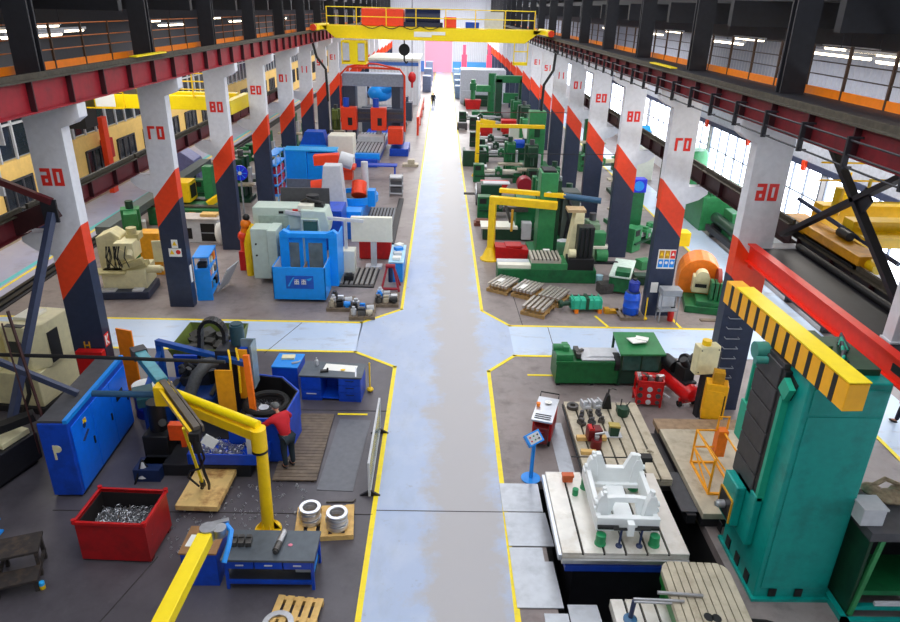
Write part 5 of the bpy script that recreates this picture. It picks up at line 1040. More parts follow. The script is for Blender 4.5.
P(t,'beam',MB().box(-1.75,.5,-.5,.6,1.9,2.85),pgreen,bev=.03); P(t,'beam_recess',B(-1.5,-.2,-.53,-.5,2.0,2.5),mat('pale_recess',(168,188,176),.5)); P(t,'lower_body',MB().box(-1.7,.9,-.4,.9,-.12,1.9),pgreen,bev=.02)
P(t,'front_head',MB().prism([(.4,1.7),(1.5,1.7),(1.6,2.2),(1.45,2.8),(.4,2.85)],-.8,.5,'y'),pgreen,bev=.04); P(t,'head_window',MB().box(.5,1.1,-.84,-.8,1.75,2.35),mat('head_window',(70,104,88),.2)); P(t,'window_frame',MB().tube([(.4,-.86,1.7),(.45,-.86,2.45),(1.15,-.86,2.45),(1.2,-.86,1.75)],.05,6),pgreen)
P(t,'maker_plate',B(.0,.4,-.52,-.5,2.72,2.8),numred); P(t,'dark_slot',B(-.6,-.4,-.54,-.5,2.6,2.7),blackp); P(t,'top_motor',MB().cyl((.8,.1,2.8),(.8,.1,3.3),.28,n=16).box(.3,1.3,-.2,.3,2.8,2.95).tube([(.3,0,3.0),(.6,-.2,3.2),(1.2,-.1,3.0)],.07,8),blackp); P(t,'rear_panel',B(-.8,1.4,.9,.96,2.4,3.4),dgrey)
P(t,'column_box',MB().box(.25,.9,-.6,-.1,2.75,3.0),lcream,bev=.02); P(t,'pendant_arm',MB().bar((-.3,-.6,2.7),(1.4,-.7,2.5),.12,.16).bar((1.4,-.7,2.5),(3.0,-.1,2.2),.12,.14).bar((2.25,-.4,.4),(2.25,-.4,2.3),.14,.14,up=(0,1,0)),lgrey)
t=T('operator_console','big blank cream control panel on a floor pedestal right of the blue enclosure','control panel',(-3.05,29.75,0))
P(t,'case',MB().box(-1.0,.85,-.12,.15,1.25,2.4),lcream,bev=.02); P(t,'pedestal',MB().box(-.13,.13,-.1,.1,.1,1.25),lgrey); P(t,'foot',MB().prism(roundrect(-.38,.38,-.25,.25,.08,3),0,.1,'z'),lgrey)
t=T('relay_cabinet','small cream cabinet standing left of the slotted floor grate','cabinet',(-4.2,28.9,0)); P(t,'case',MB().box(-.32,.42,-.3,.35,.05,1.15),lcream,bev=.02); P(t,'plinth',B(-.28,.38,-.26,.3,0,.05),blackp); P(t,'door_seam',B(-.1,-.085,-.305,-.3,.1,1.1),dgrey)
S('red_cabinet','bright red cabinet behind the cream control panel pedestal','cabinet',MB().box(-.75,.75,-.3,.3,.05,1.0).box(-.7,.7,-.25,.25,0,.05),redp,(-3.1,31.1,0),bev=.02)
t=T('floor_grate','slotted steel floor grate right of the bright blue enclosure','grate',(-3.55,28.3,0),-.03)
P(t,'grate_top',MB().tslots(-.72,.72,-1.05,1.05,.16,6,gap=.1,th=.12),mat('grate_steel',(150,146,140),.5,.4)); P(t,'frame',B(-.76,.76,-1.1,1.1,0,.04),blackp)
S('grate_tool','black vice standing on the slotted floor grate','tool',MB().box(-.2,.2,-.18,.18,0,.2).cyl((-.1,0,.2),(.15,0,.2),.1,n=10),blackp,(-3.95,27.75,.165))
t=T('lifting_stand','dark red A-frame hydraulic stand beside the aisle line','stand',(-2.1,27.1,0))
for a in (-.38,.38): P(t,'leg',MB().bar((a,-.3,.0),(a*.35,.1,1.0),.09,.09,up=(0,1,0)),mat('stand_red',(150,16,40),.45)); P(t,'leg',MB().bar((a,.45,0),(a*.35,.1,1.0),.08,.08,up=(0,1,0)),mat('stand_red',(150,16,40)))
P(t,'cross_tube',MB().cyl((-.2,.1,1.0),(.2,.1,1.0),.1,n=12),mat('stand_red',(150,16,40))); P(t,'lower_tube',MB().cyl((-.36,-.28,.12),(.36,-.28,.12),.06,n=10),mat('stand_red',(150,16,40))); P(t,'cylinder',MB().cyl((0,.1,.3),(0,.1,.95),.1,n=12),dblue)
t=T('blue_bench','narrow blue bench with white top beside the aisle behind the red stand','workbench',(-1.92,29.0,0)); P(t,'body',MB().box(-.28,.3,-1.1,1.2,.0,.9),brightblue,bev=.02); P(t,'worktop',B(-.32,.34,-1.15,1.25,.9,.95),mat('bench_pale_blue',(170,214,236),.4))
for k,(y,m,l) in enumerate(((28.2,paper,'white paper bundle at the near end of the narrow blue bench'),(28.8,lgrey,'grey dish in the middle of the narrow blue bench'),(29.5,brightblue,'blue box on the narrow blue bench'),(30.0,paper,'white bundle at the far end of the narrow blue bench'))): S('bench_item',l,'box',MB().cb((0,0,.07),(.36,.3,.14),rz=.3*k),m,(-1.9,y,.952),bev=.02)
# pallets of parts by the crossing
for (x,y,rz,lab,seed) in ((-3.0,24.5,.05,'front pallet of machined parts at the chamfered yellow corner',1),(-2.15,25.75,.02,'right pallet of grey housings at the chamfered yellow corner',2),(-3.95,25.25,.0,'left pallet of mixed parts beneath the blue bin',3)):
    pallet('pallet',lab,(x,y,0),rz,1.0,1.3,n=5,m=wood2)
    rnd=random.Random(seed)
    for k in range(7):
        a,b=x-.3+.3*(k%3),y-.42+.4*(k//3); m=(alu,lgrey,dsteel,cast2,blackp,brightblue,lgrey)[(k+seed)%7]
        mb=MB(); s=rnd.uniform(.1,.15)
        if k%3==0: mb.cyl((0,0,0),(0,0,.22),s,n=14).cyl((0,0,.22),(0,0,.32),s*.6,n=12)
        elif k%3==1: mb.box(-s,s,-s,s,0,.2).cyl((-s,0,.26),(s,0,.26),s*.5,n=12)
        else: mb.cyl((-s,0,s*.8),(s,0,s*.8),s*.8,n=12).box(-s*.5,s*.5,-s,s,0,.1)
        S('machined_part','%s part on the %s pallet, %s row, %s'%(['silver','pale grey','oily','tan','black','blue','light grey'][(k+seed)%7],['front','right','left'][seed-1],['near','middle','far'][k//3],['left','centre','right'][k%3]),'part',mb,m,(a,b,.145),rnd.uniform(0,.4),bev=.006)
# grey tool cart
t=T('tool_cart','grey metal cart with open shelves standing beside the far aisle line','cart',(-2.9,43.3,0)); 
for z in (.15,.65,1.15): P(t,'shelf',B(-.42,.42,-.45,.45,z,z+.06),lgrey)
for a in (-.42,.38):
    for b in (-.45,.41): P(t,'upright',B(a,a+.04,b,b+.04,0,1.3),grey)
P(t,'drawer_block',MB().box(-.36,.36,-.38,.38,.21,.55).box(-.36,.36,-.3,.38,.71,.95),dgrey)
# blue vertical machine with cream tapered column, orange guards
t=T('vertical_machine','blue machine with a pale tapered column and orange guards behind the control panel','machine',(-5.6,37.0,0))
P(t,'bed',MB().box(-1.3,1.4,-3.2,3.2,0,.9),mat('bed_blue',(24,110,200),.42),bev=.03); P(t,'ring_guard',MB().hollow([(1.3,.9),(1.3,1.3),(1.2,1.3),(1.2,.9)],c=(.7,1.3,0),n=24),sb); P(t,'round_table',MB().lathe([(1.0,.9),(1.0,1.1),(.2,1.14)],c=(.7,1.3,0),n=24),dsteel)
mb=MB().raw([(-.85,-1.6,.9),(.5,-1.6,.9),(.5,-.5,.9),(-.85,-.5,.9),(-.6,-1.4,3.4),(.3,-1.4,3.4),(.3,-.6,3.4),(-.6,-.6,3.4)],[(3,2,1,0),(4,5,6,7),(0,1,5,4),(1,2,6,5),(2,3,7,6),(3,0,4,7)]); P(t,'tapered_column',mb,lgrey,bev=.03)
P(t,'orange_guard',MB().cyl((1.0,.4,1.4),(1.0,.9,2.0),.42,n=18),flame,bev=.01); P(t,'orange_cover',MB().cyl((-1.3,-.9,2.1),(-.7,-.9,2.2),.4,n=16),flame); P(t,'orange_arm',MB().bar((-1.4,.5,3.3),(.0,.6,3.4),.6,.55),flame,bev=.03); P(t,'white_cap',MB().cyl((.0,.6,3.4),(.7,.6,3.2),.42,n=16),lgrey); P(t,'front_panel',MB().box(.6,1.45,-2.6,-1.6,.9,1.3),sb,bev=.01); P(t,'motor_box',MB().box(1.5,1.9,.3,1.0,.8,1.7),sb)
P(t,'front_housing',MB().box(-.6,.8,-5.0,-3.2,0,2.0),blue,bev=.03); P(t,'column_pipe',MB().cyl((1.2,1.8,1.0),(1.2,1.8,3.0),.25,.2,n=14),lgrey)
# tall blue cabinets and rack
t=T('blue_cabinets','pair of tall bright blue panels behind the pale tapered column','cabinet',(-8.5,43.3,0)); P(t,'left_panel',MB().box(-1.4,0,-.3,.9,0,2.7),sb,bev=.02); P(t,'right_panel',MB().box(.02,1.8,-.2,.9,0,2.6),sb,bev=.02); P(t,'top_trim',MB().box(-1.45,1.85,-.35,.95,2.7,2.78),skyblue)
t=T('lattice_rack','pale blue lattice rack with red bins left of the tall blue panels','rack',(-10.3,41.5,0))
for y in (-1.2,0,1.2): P(t,'upright',MB().box(-.03,.03,y-.03,y+.03,0,3.0).box(.5,.56,y-.03,y+.03,0,3.0),mat('rack_pale_blue',(150,200,236),.4))
for z in (.5,1.1,1.7,2.3,2.9): P(t,'shelf',B(-.03,.56,-1.25,1.25,z,z+.05),sb)
for k in range(6): S('red_bin','red bin on the lattice rack, %s shelf %s'%(['lowest','second','third'][k//2],['near end','far end'][k%2]),'bin',B(0,.5,-.35,.35,0,.35),redp,(-10.27,41.0+(k%2)*.95,(.55,1.15,1.75)[k//2]+.001))
S('grey_screen','dark grey screen panel standing before the tall blue panels','screen',MB().box(-1.1,1.1,-.04,.04,.05,1.6).box(-1.1,1.1,-.2,.2,0,.05),mat('screen_grey',(100,110,128),.35),(-8.1,40.2,0))
# orange and yellow handling arm, blue fan
t=T('robot_arm','orange handling arm with a yellow duct left of the pale machine head','robot',(-8.75,29.2,0)); P(t,'base',B(-.25,.25,-.25,.25,0,.9),redp,bev=.02); P(t,'lower_arm',MB().cyl((0,0,.9),(.0,0,1.5),.2,n=14).ball((0,-.1,1.6),.26),flame); P(t,'upper_arm',MB().cyl((0,-.1,1.6),(.15,-.1,2.1),.17,n=12).ball((.15,-.1,2.15),.24),orange); P(t,'yellow_duct',MB().tube([(.35,-.75,0),(.35,-.75,1.5),(.45,-.6,1.9),(.6,-.4,2.2)],.16,10),yel); P(t,'black_cap',MB().ball((.2,-.1,2.45),.16),blackp)
t=T('fan','round blue wall fan on a thin stalk between left columns 08 and 09','fan',(-11.3,38.2,0)); P(t,'guard',MB().cyl((0,-.08,2.35),(0,.08,2.35),.42,n=24),mat('fan_blue',(20,40,214),.4)); P(t,'hub',MB().cyl((0,-.12,2.35),(0,-.07,2.35),.1,n=12),lgrey)
for k in range(8): a=k*PI/4; P(t,'guard_wire',MB().bar((0,-.1,2.35),(.38*math.cos(a),-.1,2.35+.38*math.sin(a)),.02,.02,up=(0,1,0)),skyblue)
P(t,'stalk',MB().cyl((0,0,0),(0,0,1.95),.05,n=8),grey)
# machines in the left side bay
t=T('planer','long green bed machine with yellow box in the left side bay behind column 07','machine',(-13.9,37.2,0),.0)
P(t,'bed',MB().box(-1.8,2.2,-1.6,1.2,0,.9),green,bev=.03); P(t,'way',MB().box(-1.7,2.1,-1.3,-.9,.9,1.0).box(-1.7,2.1,.2,.6,.9,1.0),dsteel); P(t,'yellow_box',MB().box(-1.2,.2,-.6,.6,1.0,2.1),yel,bev=.03); P(t,'box_vent',B(.2,.23,-.4,.4,1.2,1.9),blackp); P(t,'column',MB().box(.7,1.2,.3,.9,1.0,2.8),green2,bev=.02); P(t,'yellow_hook',MB().bar((1.2,-.8,1.0),(2.0,-.4,1.5),.3,.3),yel); P(t,'yellow_lamp',MB().ball((.6,-1.7,.6),.3,1.6,.8,.6),orange)
t=T('grey_cupboard','light grey cupboard with open dark bays in front of the green bed machine','cupboard',(-12.1,33.2,0)); P(t,'carcass',MB().box(-1.2,1.0,-.4,.5,0,1.2),lgrey,bev=.02); P(t,'open_bay',MB().box(-.75,-.3,-.42,-.4,.2,.75),blackp); P(t,'open_bay',MB().box(.15,.85,-.42,-.4,.1,1.0),blackp); P(t,'shelf_edge',B(.15,.85,-.44,-.42,.5,.55),grey); P(t,'worktop',B(-1.3,1.1,-.5,.6,1.2,1.26),mat('bench_pale',(190,182,176),.5))
S('white_bag','white sack standing at the right end of the grey cupboard','sack',MB().ball((0,0,.6),.35,.8,.8,1.7),paper,(-10.9,32.5,0)); S('wood_tray','yellow wooden tray on the grey cupboard','tray',B(-.4,.4,-.25,.25,0,.14),wood,(-11.6,33.3,1.262))
lathe('green lathe beyond the blue fan in the left side bay',(-13.2,44.5,0),.1,3.6,green,lgrey); mill('green milling machine left of column 09 in the side bay',(-15.2,48,0),.3,2.6,.9)
lathe('green lathe in the left side bay level with column 11',(-13.4,53,0),0,3.2,green,lgrey); mill('green milling machine in the left side bay level with column 12',(-13,60,0),0,2.6,.9)
lathe('pale green lathe in the left side bay level with column 10',(-16,52.5,0),0,2.8,green2,lgrey)
t=T('blue_hopper','slate blue slanted hopper in the left side bay behind column 08','hopper',(-17.4,45.5,0)); P(t,'hopper_body',MB().prism([(-1.4,.3),(1.6,.3),(1.2,1.6),(.2,2.3),(-1.4,1.9)],-.8,.8,'y'),mat('hopper_slate',(120,124,176),.45),bev=.03); P(t,'green_stand',B(-1.5,1.6,-.9,.9,0,.3),green)
t=T('floor_track','black grooved floor track running beside the cyan line in the left side bay','track',(-17.2,20,0)); P(t,'rail',MB().box(-.25,-.1,0,80,0,.12),blackp); P(t,'rail',MB().box(.1,.25,0,80,0,.12),blackp); P(t,'bed',B(-.4,.4,0,80,0,.04),darkst)
# side bay bridge crane on the left
t=T('bridge_crane','yellow bridge crane with railed walkway in the left side bay','crane',(-20.6,37.6,5.9)); P(t,'girder',B(0,9.2,0,.5,-.1,.6),yel2,bev=.01); P(t,'girder',B(0,9.2,1.7,2.2,-.1,.6),yel2,bev=.01)
for k in range(7): P(t,'rail_post',MB().bar((.2+k*1.45,-.05,.5),(.2+k*1.45,-.05,1.75),.06,.06,up=(0,1,0)),yel)
for z in (.95,1.35,1.75): P(t,'handrail',MB().cyl((.2,-.05,z),(9.0,-.05,z),.035,n=6),yel)
P(t,'end_carriage',MB().box(9.2,9.6,-.9,3.1,-.2,.5),yel2,bev=.02); P(t,'trolley',MB().box(2.2,4.4,.2,2.0,.6,1.3),dgrey,bev=.02); P(t,'cab',MB().box(.6,2.2,-1.4,-.1,-1.0,.5),blackp); 
P(t,'sign_frame',MB().box(1.9,4.2,-1.0,-.95,.0,.06).box(1.9,4.2,-1.0,-.95,.8,.86).box(1.9,1.96,-1.0,-.95,0,.86).box(4.14,4.2,-1.0,-.95,0,.86),yel); P(t,'white_sheet',B(2.7,3.7,-.99,-.96,.1,.78),paper)
person('person in blue trousers standing in the left side bay below the yellow office wall','' and 0 or (-19.6,32.3,.008),1.2,mat('overall_blue',(40,60,110),.8),mat('trousers_blue',(30,44,86),.8),blackp,None,lean=.08,arms='down',stride=.1)
S('wall_cabinet','red fire cabinet hanging on the yellow office wall behind column 07','cabinet',MB().box(0,.25,-.6,.6,0,1.2),redp,(-21.19,43.6,1.9)); S('wall_pipe','red and navy pipe post standing before the yellow office wall','post',MB().box(-.15,.15,-.3,.3,0,4.6),flame,(-20.6,42.5,0))
S('wall_banner','orange-red sloping banner board on the office wall left of column 07','banner',MB().prism([(0,0),(3.2,0),(3.2,2.6),(.6,2.6)],0,.06,'x'),flame,(-21.18,49.5,1.6))
S('hanging_sign','white-framed hanging sign board high at the left edge before the office windows','sign',MB().box(-.55,.55,-.03,.03,0,.1).box(-.55,.55,-.03,.03,.75,.85).box(-.55,-.45,-.03,.03,.1,.75).box(.45,.55,-.03,.03,.1,.75).box(-.45,.45,-.01,.01,.1,.75).box(-.1,.1,-.05,.05,-1.9,0).box(-.04,.04,-.04,.04,.85,6.5),lgrey,(-16.6,25.5,6.05))
# ================================================================ right middle ground
for k,(x,y,rz,lab,stk) in enumerate(((2.75,27.35,-.55,'leftmost pallet stacked with bright steel bars',6),(3.75,26.8,-.55,'middle pallet of the back row stacked with steel bars',6),(4.75,26.15,-.55,'right pallet of the back row stacked with steel bars',6),(3.95,25.0,-.5,'front pallet stacked with steel bars nearest the crossing',5))):
    pallet('pallet',lab,(x,y,0),rz,1.0,1.25,n=5,m=mat('pallet_wood',(170,136,84),.7,var=.2))
    c,s=math.cos(rz),math.sin(rz)
    S('wood_spacer','timber spacer under the bars of the %s'%lab.replace(' stacked with bright steel bars','').replace(' stacked with steel bars',''),'timber',MB().box(-.45,.45,-.45,-.35,0,.14),mat('pallet_wood',(170,136,84)),(x,y,.14),rz)
    S('wood_spacer','far timber spacer under the bars of the %s'%lab.replace(' stacked with bright steel bars','').replace(' stacked with steel bars',''),'timber',MB().box(-.45,.45,.35,.45,0,.14),mat('pallet_wood',(170,136,84)),(x,y,.14),rz)
    for j in range(stk):
        o=-.4+.8*j/(stk-1); S('steel_bar','bright square steel bar, %s on the %s'%(['first from left','second from left','third from left','fourth from left','fifth from left','sixth from left'][j],lab.split(' stacked')[0]),'bar',MB().box(-.055,.055,-.62,.62,0,.12),mat('bar_steel',(196,190,184),.35,.75,var=.12),(x+c*o,y+s*o,.281),rz,bev=.006)
S('white_tag','white paper sheet on the bars of the leftmost pallet','paper',B(-.12,.12,-.2,.2,0,.004),paper,(2.65,27.4,.402),-.55); S('white_tag','white paper sheet on the bars of the middle pallet','paper',B(-.1,.1,-.25,.25,0,.004),paper,(3.55,26.7,.402),-.55)
t=T('gear_reducer','turquoise finned gear reducer lying on orange feet near the crossing','gearbox',(5.75,25.15,0),.05)
tq=mat('turquoise',(40,176,142),.42,var=.08)
P(t,'housing',MB().box(-.5,.75,-.25,.25,.16,.55).cyl((-.5,0,.36),(.75,0,.36),.24,n=14),tq,bev=.02)
for k in range(5): P(t,'fin',B(-.42+k*.27,-.39+k*.27,-.28,.28,.18,.62),tq)
P(t,'band',B(.08,.2,-.29,.29,.16,.64),dgreen); P(t,'shaft_end',MB().cyl((-.85,0,.3),(-.5,0,.34),.1,n=12).cyl((-.95,0,.3),(-.82,0,.3),.16,n=14),dgreen)
for x in (-.35,.6): P(t,'foot',MB().box(x,x+.14,-.3,.3,0,.16),orange)
pallet('pallet','small dark wooden pallet under the blue drum',(7.55,24.7,0),.05,.95,.9,n=4,m=wood2)
t=T('oil_drum','bright blue plastic drum standing on a small pallet beside column 07','drum',(7.58,24.7,.14)); P(t,'drum_body',MB().lathe([(.29,0),(.31,.03),(.31,.3),(.325,.32),(.31,.34),(.31,.62),(.325,.64),(.31,.66),(.3,.85),(.26,.9)],n=22),mat('plastic_blue',(16,84,206),.35)); P(t,'lid',MB().lathe([(.26,.9),(.26,.93),(.2,.95)],n=22),dblue)
t=T('oil_can','dark blue canister on top of the bright blue drum','canister',(7.6,24.72,1.092)); P(t,'can_body',MB().lathe([(.2,0),(.21,.02),(.21,.36),(.12,.44)],n=18),mat('canister_blue',(14,44,150),.35)); P(t,'can_neck',MB().lathe([(.08,.44),(.08,.5)],n=12),blackp)
S('yellow_wedge','amber timber wedge lying left of the blue drum','timber',MB().box(-.3,.3,-.12,.12,0,.14).box(-.3,-.1,-.12,.12,.14,.22),ochre,(6.9,25.0,0),.1)
t=T('barrier_post','slim yellow barrier post standing right of the blue drum','post',(8.08,24.35,0)); P(t,'pole',MB().cyl((0,0,.05),(0,0,.95),.025,n=8),yel); P(t,'foot',MB().ball((0,0,.07),.1,1,1,.7),yel)
t=T('machine_stand','grey steel frame stand holding a red extinguisher at right column 07','stand',(8.9,24.3,0)); 
for a in (-.35,.32):
    for b in (-.22,.2): P(t,'leg',MB().bar((a,b,0),(a,b,1.15),.04,.04,up=(0,1,0)),grey)
P(t,'top_box',MB().box(-.38,.38,-.28,.26,1.15,1.4),grey,bev=.02); P(t,'back_panel',B(-.36,.36,.18,.2,.3,1.15),lgrey); P(t,'shelf',B(-.36,.36,-.22,.2,.5,.54),grey)
t=T('fire_extinguisher','red fire extinguisher beside the grey frame stand','extinguisher',(9.08,24.35,0)); P(t,'cylinder',MB().lathe([(.11,0),(.12,.03),(.12,.42),(.04,.5)],n=16),redp); P(t,'valve',MB().cyl((0,0,.5),(0,0,.58),.03,n=8).cb((.05,0,.57),(.14,.03,.03)),blackp)
t=T('green_bench','pale-topped green bench left of right column 07','workbench',(8.0,28.0,0),-.35)
P(t,'worktop',MB().box(-.45,.45,-1.2,1.2,.78,.84),mat('bench_pale_green',(206,224,212),.4)); P(t,'body',MB().box(-.4,.4,-1.1,.0,.1,.78),green,bev=.02)
for a in (-.42,.36):
    for b in (-1.15,1.1): P(t,'leg',B(a,a+.06,b,b+.06,0,.78),green)
P(t,'side_box',MB().box(-.2,.4,-1.15,-.5,.84,1.05),green,bev=.01)
# horizontal boring machine
t=T('horizontal_borer','green horizontal boring machine with cream column and grid table','machine',(4.75,28.75,0))
P(t,'bed',MB().box(-2.2,2.15,-.6,.55,.0,.62),green,bev=.03); P(t,'way_cover',MB().box(-2.2,-.7,-.5,-.1,.62,.78),lcream); P(t,'way_cover',MB().box(-2.2,-.7,.05,.45,.62,.74),lgrey); P(t,'way_gap',B(-2.2,2.1,-.1,.05,.62,.66),blackp)
P(t,'saddle',MB().box(-.75,.85,-.62,.6,.62,.92),green2,bev=.02); P(t,'grid_table',MB().tslots(-.75,.55,-.6,.62,1.12,7,gap=.07,th=.2),mat('grid_iron',(186,180,166),.45,.3)); P(t,'white_label',B(-.1,.2,.55,.7,1.12,1.16),paper)
P(t,'column',MB().prism([(.85,.62),(1.5,.62),(1.55,3.0),(1.15,3.0)],.2,.9,'y'),cream,bev=.03); P(t,'column_top',MB().box(.8,1.6,.2,.9,3.0,3.12),mat('tan_board',(176,150,110),.6)); P(t,'head',MB().box(1.25,1.95,-.35,.25,.9,2.5),mat('head_black_green',(24,34,30),.45),bev=.03)
for k in range(3): P(t,'ram_rib',B(1.35+k*.2,1.47+k*.2,-.42,-.35,1.0,2.45),blackp)
P(t,'spindle_box',MB().box(.85,2.0,-.6,.1,.62,1.15),blackp,bev=.02); P(t,'drive',MB().cyl((.9,-.3,1.3),(1.2,-.3,1.3),.2,n=14),cream); P(t,'round_motor',MB().cyl((2.2,.1,1.1),(2.7,.1,1.1),.28,n=16),green2); P(t,'side_box',MB().box(2.0,2.6,.2,.7,1.5,2.1),green2,bev=.02); P(t,'can',MB().cyl((2.35,-.4,0),(2.35,-.4,.35),.16,n=14),mat('can_pale_blue',(170,210,226),.4)); P(t,'side_rail',B(2.1,3.2,-.1,.1,.75,.85),darkst)
t=T('column_machine','tall green machine column standing behind the grid table','machine',(4.95,31.35,0)); P(t,'column',MB().box(-.4,.4,-.5,.6,0,4.3),green2,bev=.03); P(t,'column_cap',MB().box(-.3,.3,-.4,.5,4.3,4.4),blackp); P(t,'emblem',MB().prism([(-.12,3.4),(.0,3.2),(.12,3.4),(.05,3.45),(-.05,3.45)],-.52,-.5,'y'),paper); P(t,'side_rails',MB().box(.4,.6,-.3,.5,0,3.9),dgreen); P(t,'base',MB().box(-.7,1.6,-.7,1.2,0,.5),green,bev=.03); P(t,'hose_bundle',MB().tube([(.9,-.4,3.2),(1.2,-.6,2.5),(1.0,-.5,1.6),(1.3,-.4,.8)],.07,8).tube([(.8,-.3,3.0),(1.0,-.5,2.2),(.9,-.4,1.2)],.05,8),darkst); P(t,'head',MB().box(.7,1.5,-.4,.6,1.2,3.4),mat('head_mixed',(70,80,76),.5),bev=.03)
t=T('jib_crane','amber pillar jib crane with horizontal arm over the grid table','crane',(2.42,31.2,0),-.28); P(t,'pillar',MB().box(-.16,.16,-.16,.16,.0,2.75),yel,bev=.02); P(t,'base',MB().lathe([(.5,0),(.5,.06),(.42,.1),(.2,.6)],n=20),yel); P(t,'arm',MB().box(-.15,3.0,-.16,.16,2.75,3.1).box(.2,3.3,.3,.55,3.2,3.4),yel,bev=.02); P(t,'arm_tube',MB().cyl((3.2,.42,3.3),(4.9,.5,3.2),.14,n=12),mat('pipe_slate',(44,84,116))); P(t,'hoist',MB().box(.9,1.0,-.05,.05,1.5,2.55),ochre)
S('red_tub','bright red tub of tools beside the amber jib crane','tub',MB().prism([(-.75,0),(.75,0),(.8,.6),(-.8,.75)],-.35,.45,'y').box(-.3,.5,-.3,.4,.66,.78),redp,(3.4,31.2,0),.03,bev=.02)
# rows of machines along the right of the aisle
t=T('milling_table','white-topped milling bed with dark head behind the amber jib crane','machine',(3.6,34.8,0)); P(t,'bed',MB().box(-1.4,1.4,-.6,.6,0,.6),dgreen,bev=.03); P(t,'work_table',MB().box(-1.5,.4,-.65,.5,.6,.72),lcream); P(t,'head',MB().box(.3,1.3,-.3,.9,.6,2.2),green,bev=.03); P(t,'slide',MB().box(-.4,.9,-.5,-.2,1.5,1.75),dsteel); P(t,'chain_guard',MB().tube([(-.4,-.6,2.2),(-.2,-.7,1.6),(0,-.7,1.0)],.08,8),dsteel); P(t,'grey_block',MB().box(.6,1.1,-.8,-.3,.1,1.0),lgrey,bev=.02)
lathe('green lathe with bright round faceplate beside the aisle behind the jib crane',(3.4,38.6,0),0,2.6,green,lgrey)
mill('green milling machine right of the faceplate lathe',(5.6,38.5,0),0,2.4,.8)
t=T('red_cart','red trough cart standing behind the faceplate lathe','cart',(3.3,43.3,0)); P(t,'trough',MB().prism([(-.7,.3),(.6,.3),(1.0,1.0),(-.8,1.0)],-.4,.4,'y'),redp,bev=.02); P(t,'wheels',MB().cyl((-.4,-.45,.16),(-.4,.45,.16),.16,n=12).cyl((.4,-.45,.16),(.4,.45,.16),.16,n=12),rubber)
t=T('red_drum','dark red drum machine standing right of the red trough cart','machine',(5.3,43.0,0)); P(t,'drum_body',MB().cyl((0,-.4,.9),(0,.5,.9),.5,n=18),mat('stand_red',(150,16,40))); P(t,'stand',B(-.4,.4,-.3,.4,0,.5),dgreen)
lathe('long green lathe with white bed beyond the red trough cart',(3.9,47.5,0),0,3.4,green,lcream); mill('dark green milling machine beyond the red drum machine',(6.2,47.5,0),0,2.6,.9,dgreen)
t=T('jib_crane','slim yellow pillar jib crane with long level arm farther down the aisle','crane',(2.5,49.2,0)); P(t,'pillar',MB().box(-.14,.14,-.14,.14,0,3.9),yel,bev=.02); P(t,'base',MB().lathe([(.35,0),(.35,.06),(.15,.3)],n=16),yel); P(t,'arm',MB().box(-.1,4.7,-.12,.12,3.45,3.7),yel,bev=.02); P(t,'brace',MB().bar((.14,0,3.9),(1.2,0,3.75),.2,.3),yel)
S('dark_machine_cover','black boxy machine frame left of the slim yellow jib crane','machine',MB().box(-.9,.9,-.1,.1,0,1.2).box(-.9,-.7,.1,1.4,0,1.2).box(.7,.9,.1,1.4,0,1.2).box(-.7,.7,.3,1.3,.2,.6),dgreen,(2.5,52.5,0),bev=.02)
lathe('green lathe beyond the slim yellow jib crane beside the aisle',(4.6,54.5,0),0,3.4,green,lgrey); 
t=T('column_machine','mid green tall column machine before right column 10','machine',(6.9,51.2,0)); P(t,'column',MB().box(-.6,.6,-.5,.7,0,4.4),green2,bev=.03); P(t,'panel',MB().box(-.2,.2,-.55,-.5,2.6,3.2),dgreen); P(t,'base',MB().box(-1.0,1.0,-1.2,1.0,0,.6),green,bev=.03)
lathe('dark green lathe level with column 12 beside the aisle',(4.2,61,0),0,3.6,dgreen,lgrey); S('white_hood','white hood box standing among the green lathes','cabinet',MB().box(-.4,.4,-.4,.4,.9,2.0).box(-.2,.2,-.2,.2,0,.9),paper,(6.2,60.5,0),bev=.03); S('white_case','white instrument case left of the mid green column machine','cabinet',MB().prism([(-.5,0),(.5,0),(.7,.8),(-.7,.8)],-.4,.4,'y'),paper,(7.2,57,1.5)); S('case_stand','dark green stand under the white instrument case','stand',MB().box(-.6,.6,-.4,.4,0,1.5),dgreen,(7.2,57,0),bev=.02)
S('red_hopper','bright red square hopper farther along the right of the aisle','hopper',MB().box(-.7,.7,-.6,.6,.4,1.4).box(-.5,.5,-.5,.5,0,.4),redp,(4.0,66,0),bev=.03); S('red_hopper','second red hopper right of the first beyond the slim jib crane','hopper',MB().box(-.7,.7,-.6,.6,.4,1.5).box(-.5,.5,-.5,.5,0,.4),redp,(6.3,67,0),bev=.03)
mill('green milling machine beyond the red hoppers',(7.4,64,0),0,3.2,1.1,dgreen); lathe('long dark green planer bed in front of the pale grey block',(3.9,74,0),0,4.4,dgreen,lgrey)
t=T('gantry_planer','dark green gantry planer beside the far right columns','machine',(7.2,76.5,0)); P(t,'upright',MB().box(-1.6,-.9,-.5,.6,0,4.4),dgreen,bev=.03); P(t,'upright',MB().box(.9,1.5,-.5,.6,0,4.4),dgreen,bev=.03); P(t,'cross_beam',MB().box(-1.6,1.5,-.5,.6,4.0,4.7),green,bev=.03); P(t,'rail_head',MB().box(-.8,.8,-.9,-.5,2.0,3.0),green,bev=.02); P(t,'table',MB().box(-.9,.9,-4,2,0,.9),dsteel,bev=.02)
t=T('drill_column','green pillar drilling machine before the pale grey block','machine',(5.5,80.5,0)); P(t,'pillar',MB().cyl((0,0,0),(0,0,4.6),.45,n=14),green); P(t,'arm',MB().box(-1.8,.4,-.4,.4,2.6,3.3),green2,bev=.03); P(t,'base',MB().box(-2.2,.8,-.8,.8,0,.5),green,bev=.03)
